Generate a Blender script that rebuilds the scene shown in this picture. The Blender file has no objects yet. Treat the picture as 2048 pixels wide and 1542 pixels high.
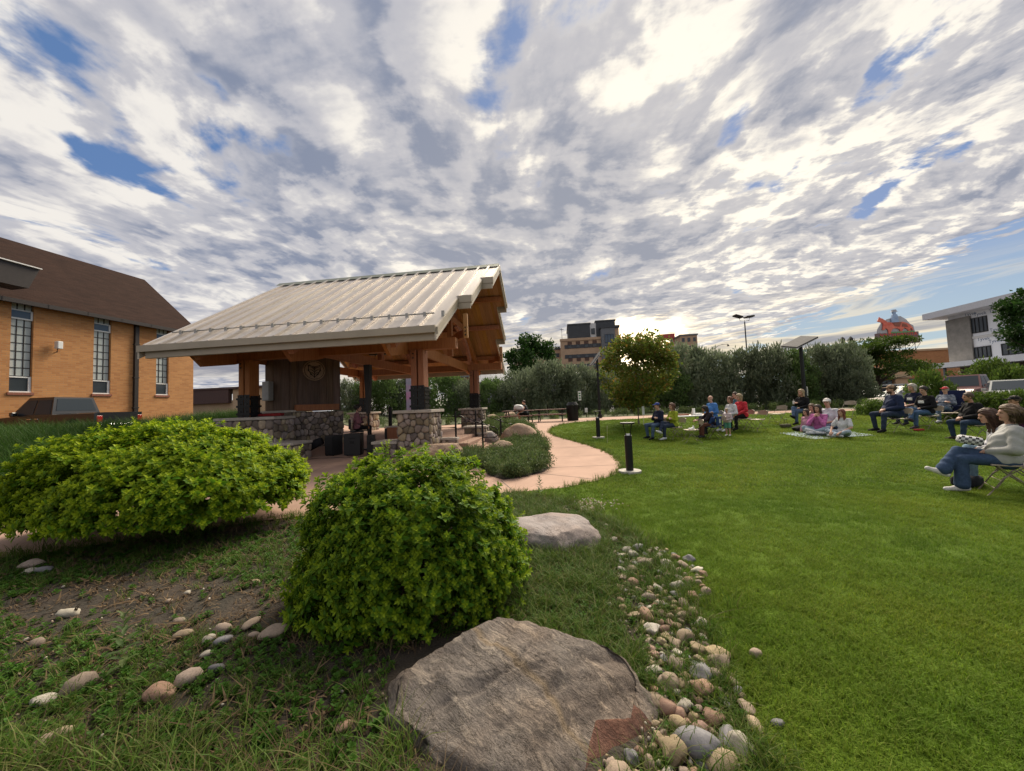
import bpy, bmesh, math, random
import numpy as np
from mathutils import Vector, Matrix, Euler, geometry
R = math.radians
random.seed(7); rng = np.random.default_rng(7)
scene = bpy.context.scene
COL = scene.collection

# ------------------------------------------------------------------ camera
F_PX, PITCH, ROLL, AZ, EYE = 722.0, .05283, -.03867, .13334, 1.55
cp, sp = math.cos(PITCH), math.sin(PITCH)
FWD = np.array([0, cp, sp]); _u0 = np.array([0, -sp, cp]); _r0 = np.array([1., 0, 0])
cr, sr = math.cos(ROLL), math.sin(ROLL)
RGT = cr*_r0 + sr*_u0; UPV = -sr*_r0 + cr*_u0
CAM = np.array([0, 0, EYE])
cd = bpy.data.cameras.new('camera'); cam = bpy.data.objects.new('camera', cd); COL.objects.link(cam)
cam.matrix_world = Matrix(((RGT[0], UPV[0], -FWD[0], 0), (RGT[1], UPV[1], -FWD[1], 0), (RGT[2], UPV[2], -FWD[2], EYE), (0, 0, 0, 1)))
cd.sensor_width = 36; cd.lens = 36*F_PX/2048; cd.clip_start = .05; cd.clip_end = 4000
scene.camera = cam

# ------------------------------------------------------------------ render / exposure
scene.view_settings.view_transform = 'Standard'; scene.view_settings.look = 'None'
scene.view_settings.exposure = EXPOSURE = 0.55; scene.view_settings.gamma = 1
scene.view_settings.use_curve_mapping = False
try:
    scene.cycles.use_denoising = True; scene.cycles.denoiser = 'OPENIMAGEDENOISE'
    scene.cycles.denoising_input_passes = 'RGB_ALBEDO_NORMAL'
    scene.cycles.max_bounces = 7; scene.cycles.transparent_max_bounces = 8
    scene.cycles.diffuse_bounces = 3; scene.cycles.glossy_bounces = 3; scene.cycles.transmission_bounces = 4
    scene.cycles.caustics_reflective = False; scene.cycles.caustics_refractive = False
    scene.cycles.sample_clamp_indirect = 6
except Exception: pass

# ------------------------------------------------------------------ sun + sky
SUN_AZ, SUN_EL = R(24), R(46)          # azimuth clockwise from +Y
sl = bpy.data.lights.new('sun', 'SUN'); sl.energy = 5.0; sl.angle = R(40); sl.color = (1, .88, .70)
so = bpy.data.objects.new('sun', sl); COL.objects.link(so)
sdir = Vector((math.sin(SUN_AZ)*math.cos(SUN_EL), math.cos(SUN_AZ)*math.cos(SUN_EL), math.sin(SUN_EL)))
so.rotation_euler = (-sdir).to_track_quat('-Z', 'Y').to_euler(); so.location = (0, -10, 60)

world = bpy.data.worlds.new('World'); scene.world = world; world.use_nodes = True
def ray(px, py): return RGT*(px-1024)/F_PX - UPV*(py-771)/F_PX + FWD
# openings and shaded stretches of the cloud deck: a direction (as picture point), size along and across the streets, amount
THIN = [(250, 340, .36, .16, .17), (470, 260, .5, .06, .10), (1480, 160, .5, .10, .16), (1850, 90, .8, .07, .12), (1720, 400, .7, .10, .15)]
DARK = [(470, 200, 1.1, .12, .3), (800, 560, 3.0, 1.3, .24), (1150, 600, 4.0, 1.2, .32), (650, 170, .5, .22, -.3), (330, 420, .9, .25, -.3), (1250, 120, .8, .45, -.28), (1500, 420, 1.4, .5, -.15)]
EDGE = (2.0, 2.75)
def build_sky():
    nt = world.node_tree; nt.nodes.clear(); L = nt.links.new
    def N(t, **k):
        n = nt.nodes.new(t)
        for a, b in k.items(): setattr(n, a, b)
        return n
    def val(x): return x
    def M(op, a, b=None, c=None, clamp=False):
        n = N('ShaderNodeMath', operation=op, use_clamp=clamp)
        for i, x in enumerate((a, b, c)):
            if x is None: continue
            if isinstance(x, (int, float)): n.inputs[i].default_value = x
            else: L(x, n.inputs[i])
        return n.outputs[0]
    def VM(op, a, b=None, s=None):
        n = N('ShaderNodeVectorMath', operation=op)
        for i, x in enumerate((a, b)):
            if x is None: continue
            if isinstance(x, (tuple, list)): n.inputs[i].default_value = x
            else: L(x, n.inputs[i])
        if s is not None: n.inputs['Scale'].default_value = s
        return n.outputs['Value'] if op in ('DOT_PRODUCT', 'LENGTH') else n.outputs[0]
    def SS(lo, hi, x, a=0., b=1.):
        n = N('ShaderNodeMapRange', interpolation_type='SMOOTHSTEP')
        if lo > hi: lo, hi, a, b = hi, lo, b, a
        L(x, n.inputs[0])
        for i, v in zip((1, 2, 3, 4), (lo, hi, a, b)): n.inputs[i].default_value = v
        return n.outputs[0]
    def MIX(f, a, b):
        n = N('ShaderNodeMix', data_type='RGBA')
        if isinstance(f, (int, float)): n.inputs[0].default_value = f
        else: L(f, n.inputs[0])
        for i, x in ((6, a), (7, b)):
            if isinstance(x, (tuple, list)): n.inputs[i].default_value = (*x, 1)
            else: L(x, n.inputs[i])
        return n.outputs[2]
    def NOISE(vec, scale, detail=4, rough=.55, dist=0., lac=2.):
        n = N('ShaderNodeTexNoise', noise_dimensions='2D')
        L(vec, n.inputs['Vector']); n.inputs['Scale'].default_value = scale
        n.inputs['Detail'].default_value = detail; n.inputs['Roughness'].default_value = rough
        n.inputs['Distortion'].default_value = dist; n.inputs['Lacunarity'].default_value = lac
        return n.outputs['Fac']
    tc = N('ShaderNodeTexCoord'); d = tc.outputs['Generated']
    d = VM('NORMALIZE', d)
    sx = N('ShaderNodeSeparateXYZ'); L(d, sx.inputs[0]); X, Y, Z = sx.outputs
    zz = M('MAXIMUM', Z, 0.0)
    inv = M('DIVIDE', 1.0, M('ADD', zz, .055))
    a = R(9)                                    # cloud streets run towards this azimuth
    s = M('ADD', M('MULTIPLY', X, math.sin(a)), M('MULTIPLY', Y, math.cos(a)))     # along
    t = M('SUBTRACT', M('MULTIPLY', X, math.cos(a)), M('MULTIPLY', Y, math.sin(a)))  # across
    S = M('MULTIPLY', s, inv); T_ = M('MULTIPLY', t, inv)
    cb = N('ShaderNodeCombineXYZ'); L(S, cb.inputs[0]); L(T_, cb.inputs[1]); P = cb.outputs[0]
    def dens(P):
        # warp, long streets, cells, ripples
        w = N('ShaderNodeTexNoise', noise_dimensions='2D'); L(P, w.inputs['Vector']); w.inputs['Scale'].default_value = .55; w.inputs['Detail'].default_value = 2
        wv = VM('SCALE', VM('SUBTRACT', w.outputs['Color'], (.5, .5, .5)), s=.62)
        Q = VM('ADD', P, wv)
        A = NOISE(VM('MULTIPLY', VM('ADD', Q, (3.1, 7.7, 0)), (.42, 1., 1)), 2.1, 5, .5)
        B = NOISE(VM('MULTIPLY', VM('ADD', Q, (13.7, 2.2, 0)), (.80, 1., 1)), 4.2, 6, .52)
        c = NOISE(VM('MULTIPLY', VM('ADD', Q, (5.2, 1.3, 0)), (1.35, 1., 1)), 8.5, 4, .6)
        rip = SS(-.2, 1.6, T_)                   # small cells grow towards the right of the deck
        v = M('ADD', M('MULTIPLY', A, .42), M('MULTIPLY', B, .58))
        v = M('ADD', v, M('MULTIPLY', M('SUBTRACT', c, .5), M('ADD', .15, M('MULTIPLY', rip, .26))))
        return v
    D = dens(P)
    D2 = dens(VM('ADD', P, (.13, .03, 0)))     # a step towards the sun
    # coverage: the deck ends at a street on the right, with two thinner places on the left
    def BLOB(px, py, rs, rt):
        d_ = ray(px, py); d_ = d_/np.linalg.norm(d_); i_ = 1/(max(d_[2], 0)+.055)
        s0 = (d_[0]*math.sin(a)+d_[1]*math.cos(a))*i_; t0 = (d_[0]*math.cos(a)-d_[1]*math.sin(a))*i_
        q = VM('MULTIPLY', VM('SUBTRACT', PW, (s0, t0, 0)), (1/rs, 1/rt, 0)); return SS(0, 1, VM('LENGTH', q), 1., 0.)
    wn = N('ShaderNodeTexNoise', noise_dimensions='2D'); L(P, wn.inputs['Vector']); wn.inputs['Scale'].default_value = 2.2; wn.inputs['Detail'].default_value = 5
    PW = VM('ADD', P, VM('SCALE', VM('SUBTRACT', wn.outputs['Color'], (.5, .5, .5)), s=.55))
    thin = None
    for b_ in THIN:
        q = M('MULTIPLY', BLOB(*b_[:4]), b_[4]); thin = q if thin is None else M('ADD', thin, q)
    edge = SS(EDGE[0], EDGE[1], M('ADD', T_, M('MULTIPLY', M('SUBTRACT', D, .5), 3.0)))
    cover = M('SUBTRACT', M('SUBTRACT', D, M('MULTIPLY', edge, .40)), thin)
    alpha = SS(.265, .40, cover)
    dk = None
    for b_ in DARK:
        q = M('MULTIPLY', BLOB(*b_[:4]), b_[4]); dk = q if dk is None else M('ADD', dk, q)
    lit = SS(-.10, .12, M('SUBTRACT', D, D2))
    f = M('ADD', M('SUBTRACT', SS(.26, .80, D), M('MULTIPLY', M('SUBTRACT', lit, .5), .72)), M('SUBTRACT', dk, .06), clamp=True)
    # sun glow behind the bank
    SG = Vector(ray(1268, 672)).normalized()
    dot = VM('DOT_PRODUCT', d, tuple(SG))
    near = SS(.55, 1.0, dot); hot = M('MULTIPLY', SS(.986, 1.0005, M('ADD', dot, M('MULTIPLY', M('SUBTRACT', D2, .5), .035))), SS(.225, .185, M('ADD', zz, M('MULTIPLY', M('SUBTRACT', D, .5), .12)))); side = SS(-.2, .95, dot)
    sky = N('ShaderNodeTexSky', sky_type='NISHITA', sun_disc=False)
    sky.sun_elevation = SUN_EL; sky.sun_rotation = SUN_AZ; sky.altitude = 900; sky.air_density = 1.0; sky.dust_density = .6; sky.ozone_density = 1.6
    K = .90/.1
    C = lambda *c: tuple(K*x for x in c)
    skyc = N('ShaderNodeMix', data_type='RGBA', blend_type='MULTIPLY'); skyc.inputs[0].default_value = 1
    L(sky.outputs[0], skyc.inputs[6]); skyc.inputs[7].default_value = (.55, .55, .66, 1)
    blue = MIX(.6, skyc.outputs[2], C(.105, .205, .40))
    blue = MIX(SS(.02, .34, zz), C(.33, .44, .50), blue)
    c_dark = C(.185, .215, .295); c_mid = C(.41, .408, .44)
    c_lit = MIX(near, C(.68, .65, .61), C(.88, .82, .71))
    body = MIX(SS(.0, .5, f), c_lit, c_mid); body = MIX(SS(.45, 1., f), body, c_dark)
    col = MIX(alpha, blue, body)
    # bank of low streaks close to the horizon
    cb2 = N('ShaderNodeCombineXYZ'); L(M('MULTIPLY', M('ARCTAN2', X, Y), 2.4), cb2.inputs[0]); L(M('MULTIPLY', M('SUBTRACT', zz, M('MULTIPLY', X, .09)), 26.), cb2.inputs[1])
    b2 = NOISE(VM('ADD', cb2.outputs[0], (2.3, .8, 0)), 1.15, 7, .6, .5)
    bank = M('MULTIPLY', SS(.43, .55, b2), M('SUBTRACT', 1., SS(.10, .25, zz)))
    bcol = MIX(SS(.50, .70, b2), MIX(near, C(.52, .49, .46), C(.80, .68, .47)), C(.20, .205, .245))
    col = MIX(M('MULTIPLY', bank, .9), col, bcol)
    col = MIX(M('MULTIPLY', near, .12), col, C(.85, .74, .55))
    col = MIX(M('MULTIPLY', M('POWER', hot, 1.5), .97), col, C(3.0, 2.4, 1.5))
    bg = N('ShaderNodeBackground'); bg.inputs['Strength'].default_value = .1
    L(col, bg.inputs['Color']); out = N('ShaderNodeOutputWorld'); L(bg.outputs[0], out.inputs[0])
build_sky()

# ------------------------------------------------------------------ terrain + picking points on it
def ss(a, b, x):
    t = np.clip((np.asarray(x, float)-a)/(b-a), 0, 1); return t*t*(3-2*t)
def zg(x, y):
    x = np.asarray(x, float); y = np.asarray(y, float)
    a = 11.5 - 3.0*ss(6, 12, x)
    w = 9.5 - 4.5*ss(2, -2, x)
    z = .42*ss(0, 1, (y-a)/w)
    z = z*(1-ss(-11, -15, x)) + .78*ss(-6.4-2.4*ss(8, 12, y), -10.5-2.4*ss(8, 12, y), x)*ss(4.8, 10, y)
    z = z - .10*np.exp(-(((x-.95)/.5)**2))*ss(6.5, 5., y)*0.6       # shallow swale of the stone bed
    return z
def Z(x, y): return float(zg(x, y))
def on_ground(px, py):
    d = ray(px, py); z = 0.
    for _ in range(50):
        p = CAM + d*(z-EYE)/d[2]; z = .5*z + .5*Z(p[0], p[1])
    return Vector((p[0], p[1], Z(p[0], p[1])))
def at_depth(px, py, y):
    d = ray(px, py); return Vector(CAM + d*y/d[1])

# ------------------------------------------------------------------ object helpers
def tag(o, label=None, cat=None, group=None, kind=None):
    for k, v in (('label', label), ('category', cat), ('group', group), ('kind', kind)):
        if v: o[k] = v
    return o
def empty(name, loc=(0, 0, 0), rz=0., label=None, cat=None, group=None):
    o = bpy.data.objects.new(name, None); COL.objects.link(o); o.location = loc; o.rotation_euler = (0, 0, rz)
    o.empty_display_size = .2
    return tag(o, label, cat, group)
def link(name, me, parent=None, mat=None):
    o = bpy.data.objects.new(name, me); COL.objects.link(o)
    if parent is not None: o.parent = parent
    if mat is not None and len(me.materials) == 0:
        for m in (mat if isinstance(mat, (list, tuple)) else [mat]): me.materials.append(m)
    return o
def copy_tree(o, parent=None):
    c = o.copy(); COL.objects.link(c); c.parent = parent
    for ch in list(o.children): copy_tree(ch, c)
    return c

class MB:
    """collects simple shapes into one mesh"""
    def __init__(s): s.v = []; s.f = []; s.mi = []
    def add(s, vs, fs, mi=0, X=None):
        b = len(s.v)
        s.v += [tuple(X @ Vector(p)) for p in vs] if X is not None else [tuple(p) for p in vs]
        s.f += [tuple(b+i for i in f) for f in fs]; s.mi += [mi]*len(fs); return s
    def box(s, lo, hi, mi=0, X=None):
        (a, b, c), (d, e, f) = lo, hi
        return s.add([(a,b,c),(d,b,c),(d,e,c),(a,e,c),(a,b,f),(d,b,f),(d,e,f),(a,e,f)],
                     [(0,3,2,1),(4,5,6,7),(0,1,5,4),(1,2,6,5),(2,3,7,6),(3,0,4,7)], mi, X)
    def bbox(s, lo, hi, bev=.01, mi=0, X=None):
        """box with chamfered edges"""
        lo = Vector(lo); hi = Vector(hi); c = (lo+hi)/2; h = (hi-lo)/2; bev = min(bev, min(h)*.45)
        bm = bmesh.new(); bmesh.ops.create_cube(bm, size=2)
        for v in bm.verts: v.co = Vector((v.co.x*h.x, v.co.y*h.y, v.co.z*h.z)) + c
        bmesh.ops.bevel(bm, geom=bm.edges[:], offset=bev, segments=1, affect='EDGES')
        s.bm(bm, mi, X); return s
    def bm(s, bm, mi=0, X=None):
        bm.verts.index_update()
        s.add([v.co.copy() for v in bm.verts], [tuple(v.index for v in f.verts) for f in bm.faces], mi, X); bm.free(); return s
    def tube(s, pts, r, n=8, mi=0, cap=True, X=None):
        pts = [Vector(p) for p in pts]; rs = r if isinstance(r, (list, tuple)) else [r]*len(pts)
        vs = []; fs = []
        ref = None
        for i, p in enumerate(pts):
            t = (pts[min(i+1, len(pts)-1)] - pts[max(i-1, 0)]).normalized()
            if ref is None: ref = Vector((0, 0, 1)) if abs(t.z) < .9 else Vector((1, 0, 0))
            a = t.cross(ref).normalized(); b = t.cross(a).normalized(); ref = b if abs(t.dot(b)) < .9 else ref
            ref = -a.cross(t) if False else ref
            for k in range(n):
                q = 2*math.pi*k/n; vs.append(p + (a*math.cos(q) + b*math.sin(q))*rs[i])
        for i in range(len(pts)-1):
            for k in range(n):
                fs.append((i*n+k, i*n+(k+1) % n, (i+1)*n+(k+1) % n, (i+1)*n+k))
        if cap: fs += [tuple(range(n-1, -1, -1)), tuple((len(pts)-1)*n+k for k in range(n))]
        return s.add(vs, fs, mi, X)
    def cyl(s, x, y, z0, z1, r0, r1=None, n=16, mi=0, X=None):
        r1 = r0 if r1 is None else r1
        vs = [(x+r0*math.cos(2*math.pi*k/n), y+r0*math.sin(2*math.pi*k/n), z0) for k in range(n)] + [(x+r1*math.cos(2*math.pi*k/n), y+r1*math.sin(2*math.pi*k/n), z1) for k in range(n)]
        return s.add(vs, [(k, (k+1) % n, n+(k+1) % n, n+k) for k in range(n)] + [tuple(range(n-1, -1, -1)), tuple(range(n, 2*n))], mi, X)
    def prism(s, poly, axis, a, b, mi=0, X=None):
        """polygon of 2-D points extruded along axis from a to b"""
        def P(p, w):
            return (w, p[0], p[1]) if axis == 0 else ((p[0], w, p[1]) if axis == 1 else (p[0], p[1], w))
        n = len(poly)
        vs = [P(p, a) for p in poly] + [P(p, b) for p in poly]
        ar = sum(poly[i][0]*poly[(i+1) % n][1] - poly[(i+1) % n][0]*poly[i][1] for i in range(n))
        fs = [tuple(range(n-1, -1, -1)), tuple(range(n, 2*n))] + [(i, (i+1) % n, n+(i+1) % n, n+i) for i in range(n)]
        flip = (ar < 0) ^ (axis == 1) ^ (b < a)
        if flip: fs = [tuple(reversed(f)) for f in fs]
        return s.add(vs, fs, mi, X)
    def mesh(s, name, mats, smooth=False):
        me = bpy.data.meshes.new(name); me.from_pydata(s.v, [], s.f)
        for m in (mats if isinstance(mats, (list, tuple)) else [mats]): me.materials.append(m)
        me.polygons.foreach_set('material_index', s.mi)
        if smooth: me.shade_smooth()
        me.update(); return me
    def build(s, name, mats, parent=None, smooth=False):
        o = link(name, s.mesh(name, mats, smooth), parent)
        return o
def bar(mb, a, b, w, h, mi=0, up=(0, 0, 1)):
    """rectangular bar from a to b; w sideways, h along up"""
    a = Vector(a); b = Vector(b); t = (b-a); l = t.length; t.normalize()
    up = Vector(up); sd = t.cross(up)
    if sd.length < 1e-4: sd = t.cross(Vector((1, 0, 0)))
    sd.normalize(); u = sd.cross(t).normalized()
    X = Matrix(((t.x, sd.x, u.x, a.x), (t.y, sd.y, u.y, a.y), (t.z, sd.z, u.z, a.z), (0, 0, 0, 1)))
    mb.box((0, -w/2, -h/2), (l, w/2, h/2), mi, X); return mb
def text_mesh(s, size, mat, depth=.0, align='CENTER'):
    c = bpy.data.curves.new('lettering', 'FONT'); c.body = s; c.size = size; c.extrude = depth; c.align_x = align; c.align_y = 'CENTER'; c.resolution_u = 2
    o = bpy.data.objects.new('lettering', c); COL.objects.link(o)
    bpy.context.view_layer.update()
    me = bpy.data.meshes.new_from_object(o.evaluated_get(bpy.context.evaluated_depsgraph_get()))
    bpy.data.objects.remove(o); me.materials.clear(); me.materials.append(mat); return me
# ------------------------------------------------------------------ materials
def mat(name, col, rough=.7, metal=0., var=.12, scale=8., bump=0., bscale=None, col2=None, rnd=0., spec=.5, stretch=None, detail=5, trans=0., coat=0., bdist=.02):
    """procedural surface: noise between col and col2 (or col darkened by var), optional bump and per-object variation"""
    m = bpy.data.materials.new(name); m.use_nodes = True; nt = m.node_tree; L = nt.links.new
    b = nt.nodes['Principled BSDF']; b.inputs['Roughness'].default_value = rough; b.inputs['Metallic'].default_value = metal
    b.inputs['Specular IOR Level'].default_value = spec
    if coat: b.inputs['Coat Weight'].default_value = coat; b.inputs['Coat Roughness'].default_value = .06
    tc = nt.nodes.new('ShaderNodeTexCoord'); vec = tc.outputs['Object']
    if stretch:
        mp = nt.nodes.new('ShaderNodeMapping'); mp.inputs['Scale'].default_value = stretch; L(vec, mp.inputs[0]); vec = mp.outputs[0]
    if rnd:
        oi = nt.nodes.new('ShaderNodeObjectInfo'); va = nt.nodes.new('ShaderNodeVectorMath'); va.operation = 'MULTIPLY_ADD'
        cbx = nt.nodes.new('ShaderNodeCombineXYZ'); L(oi.outputs['Random'], cbx.inputs[0]); L(oi.outputs['Random'], cbx.inputs[1]); L(cbx.outputs[0], va.inputs[0]); va.inputs[1].default_value = (31, 57, 0); L(vec, va.inputs[2]); vec = va.outputs[0]
    n = nt.nodes.new('ShaderNodeTexNoise'); n.inputs['Scale'].default_value = scale; n.inputs['Detail'].default_value = detail; n.inputs['Roughness'].default_value = .62
    L(vec, n.inputs['Vector'])
    r = nt.nodes.new('ShaderNodeMapRange'); r.inputs[1].default_value = .3; r.inputs[2].default_value = .7; L(n.outputs['Fac'], r.inputs[0])
    mx = nt.nodes.new('ShaderNodeMix'); mx.data_type = 'RGBA'; L(r.outputs[0], mx.inputs[0])
    c2 = col2 or tuple(c*(1-var) for c in col); c1 = col if col2 else tuple(min(1, c*(1+var*.6)) for c in col)
    mx.inputs[6].default_value = (*c1, 1); mx.inputs[7].default_value = (*c2, 1)
    out = mx.outputs[2]
    if rnd:
        hs = nt.nodes.new('ShaderNodeHueSaturation')
        mr = nt.nodes.new('ShaderNodeMapRange'); L(oi.outputs['Random'], mr.inputs[0]); mr.inputs[3].default_value = 1-rnd; mr.inputs[4].default_value = 1+rnd; L(mr.outputs[0], hs.inputs['Value'])
        fr = nt.nodes.new('ShaderNodeMath'); fr.operation = 'MULTIPLY'; fr.inputs[1].default_value = 7.13; L(oi.outputs['Random'], fr.inputs[0]); f2 = nt.nodes.new('ShaderNodeMath'); f2.operation = 'FRACT'; L(fr.outputs[0], f2.inputs[0])
        m2 = nt.nodes.new('ShaderNodeMapRange'); L(f2.outputs[0], m2.inputs[0]); m2.inputs[3].default_value = .5-rnd*.06; m2.inputs[4].default_value = .5+rnd*.06; L(m2.outputs[0], hs.inputs['Hue'])
        m3 = nt.nodes.new('ShaderNodeMapRange'); L(f2.outputs[0], m3.inputs[0]); m3.inputs[3].default_value = 1-rnd*.9; m3.inputs[4].default_value = 1+rnd*.5; L(m3.outputs[0], hs.inputs['Saturation'])
        L(out, hs.inputs['Color']); out = hs.outputs[0]
    L(out, b.inputs['Base Color'])
    if bump:
        n2 = nt.nodes.new('ShaderNodeTexNoise'); n2.inputs['Scale'].default_value = bscale or scale*3; n2.inputs['Detail'].default_value = 5; L(vec, n2.inputs['Vector'])
        bp = nt.nodes.new('ShaderNodeBump'); bp.inputs['Strength'].default_value = bump; bp.inputs['Distance'].default_value = bdist; L(n2.outputs['Fac'], bp.inputs['Height']); L(bp.outputs[0], b.inputs['Normal'])
    if trans:
        tr = nt.nodes.new('ShaderNodeBsdfTranslucent'); L(out, tr.inputs['Color']); ms = nt.nodes.new('ShaderNodeMixShader'); ms.inputs[0].default_value = trans
        L(b.outputs[0], ms.inputs[1]); L(tr.outputs[0], ms.inputs[2]); L(ms.outputs[0], nt.nodes['Material Output'].inputs[0])
    return m
def leaf_mat(name, cols, trans=.35, rough=.55, tip=None, patch=0):
    """leaves: colour varies leaf by leaf (random per island) and, where tip is set, along attribute tip"""
    m = bpy.data.materials.new(name); m.use_nodes = True; nt = m.node_tree; L = nt.links.new
    b = nt.nodes['Principled BSDF']; b.inputs['Roughness'].default_value = rough; b.inputs['Specular IOR Level'].default_value = .25
    g = nt.nodes.new('ShaderNodeNewGeometry'); cr_ = nt.nodes.new('ShaderNodeValToRGB'); L(g.outputs['Random Per Island'], cr_.inputs[0])
    els = cr_.color_ramp.elements
    while len(els) < len(cols): els.new(.5)
    for i, c in enumerate(cols): els[i].position = i/(len(cols)-1); els[i].color = (*c, 1)
    out = cr_.outputs[0]
    oi = nt.nodes.new('ShaderNodeObjectInfo'); hs = nt.nodes.new('ShaderNodeHueSaturation'); mr = nt.nodes.new('ShaderNodeMapRange'); L(oi.outputs['Random'], mr.inputs[0]); mr.inputs[3].default_value = .8; mr.inputs[4].default_value = 1.2; L(mr.outputs[0], hs.inputs['Value']); L(out, hs.inputs['Color']); out = hs.outputs[0]
    if patch:
        pn = nt.nodes.new('ShaderNodeTexNoise'); pn.inputs['Scale'].default_value = patch; pn.inputs['Detail'].default_value = 4; L(oi.outputs['Location'], pn.inputs['Vector'])
        pr_ = nt.nodes.new('ShaderNodeMapRange'); L(pn.outputs['Fac'], pr_.inputs[0]); pr_.inputs[1].default_value = .35; pr_.inputs[2].default_value = .65
        pm_ = nt.nodes.new('ShaderNodeMix'); pm_.data_type = 'RGBA'; pm_.blend_type = 'MULTIPLY'; L(pr_.outputs[0], pm_.inputs[0]); L(out, pm_.inputs[6]); pm_.inputs[7].default_value = (.66, .80, .68, 1); out = pm_.outputs[2]
        p2 = nt.nodes.new('ShaderNodeTexNoise'); p2.inputs['Scale'].default_value = patch*.38; p2.inputs['Detail'].default_value = 5; L(oi.outputs['Location'], p2.inputs['Vector'])
        q2 = nt.nodes.new('ShaderNodeMapRange'); L(p2.outputs['Fac'], q2.inputs[0]); q2.inputs[1].default_value = .45; q2.inputs[2].default_value = .68
        m4 = nt.nodes.new('ShaderNodeMix'); m4.data_type = 'RGBA'; m4.blend_type = 'MULTIPLY'; L(q2.outputs[0], m4.inputs[0]); L(out, m4.inputs[6]); m4.inputs[7].default_value = (1.34, 1.14, 1.1, 1); out = m4.outputs[2]
    if tip:
        at = nt.nodes.new('ShaderNodeAttribute'); at.attribute_name = 'tip'
        mx = nt.nodes.new('ShaderNodeMix'); mx.data_type = 'RGBA'; L(at.outputs['Fac'], mx.inputs[0]); L(out, mx.inputs[6]); mx.inputs[7].default_value = (*tip, 1); out = mx.outputs[2]
    L(out, b.inputs['Base Color'])
    tr = nt.nodes.new('ShaderNodeBsdfTranslucent'); L(out, tr.inputs['Color']); ms = nt.nodes.new('ShaderNodeMixShader'); ms.inputs[0].default_value = trans
    b.inputs['Specular IOR Level'].default_value = .15
    L(b.outputs[0], ms.inputs[1]); L(tr.outputs[0], ms.inputs[2]); L(ms.outputs[0], nt.nodes['Material Output'].inputs[0])
    return m
def glass_mat(name, tint=(.05, .06, .07), rough=.04):
    m = bpy.data.materials.new(name); m.use_nodes = True; b = m.node_tree.nodes['Principled BSDF']
    b.inputs['Base Color'].default_value = (*tint, 1); b.inputs['Roughness'].default_value = rough; b.inputs['Specular IOR Level'].default_value = .45
    return m
def brick_mat(name, c1, c2, mortar, w=.28, h=.085):
    m = bpy.data.materials.new(name); m.use_nodes = True; nt = m.node_tree; L = nt.links.new; b = nt.nodes['Principled BSDF']; b.inputs['Roughness'].default_value = .85
    tc = nt.nodes.new('ShaderNodeTexCoord'); sx = nt.nodes.new('ShaderNodeSeparateXYZ'); L(tc.outputs['Object'], sx.inputs[0])
    ad = nt.nodes.new('ShaderNodeMath'); ad.operation = 'ADD'; L(sx.outputs[0], ad.inputs[0]); L(sx.outputs[1], ad.inputs[1])
    cb = nt.nodes.new('ShaderNodeCombineXYZ'); L(ad.outputs[0], cb.inputs[0]); L(sx.outputs[2], cb.inputs[1])
    br = nt.nodes.new('ShaderNodeTexBrick'); L(cb.outputs[0], br.inputs['Vector']); br.inputs['Scale'].default_value = 1; br.inputs['Brick Width'].default_value = w; br.inputs['Row Height'].default_value = h
    br.inputs['Mortar Size'].default_value = .007; br.inputs['Color1'].default_value = (*c1, 1); br.inputs['Color2'].default_value = (*c2, 1); br.inputs['Mortar'].default_value = (*mortar, 1); br.inputs['Bias'].default_value = -.1
    n = nt.nodes.new('ShaderNodeTexNoise'); n.inputs['Scale'].default_value = .55; n.inputs['Detail'].default_value = 6; L(cb.outputs[0], n.inputs['Vector'])
    mx = nt.nodes.new('ShaderNodeMix'); mx.data_type = 'RGBA'; mx.blend_type = 'MULTIPLY'; mr = nt.nodes.new('ShaderNodeMapRange'); L(n.outputs['Fac'], mr.inputs[0]); mr.inputs[1].default_value = .3; mr.inputs[2].default_value = .7; mr.inputs[3].default_value = 0; mr.inputs[4].default_value = .55
    L(mr.outputs[0], mx.inputs[0]); L(br.outputs[0], mx.inputs[6]); mx.inputs[7].default_value = (.78, .70, .62, 1); L(mx.outputs[2], b.inputs['Base Color'])
    bp = nt.nodes.new('ShaderNodeBump'); bp.inputs['Strength'].default_value = .5; bp.inputs['Distance'].default_value = .01; bp.invert = True; L(br.outputs['Fac'], bp.inputs['Height']); L(bp.outputs[0], b.inputs['Normal'])
    return m
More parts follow.
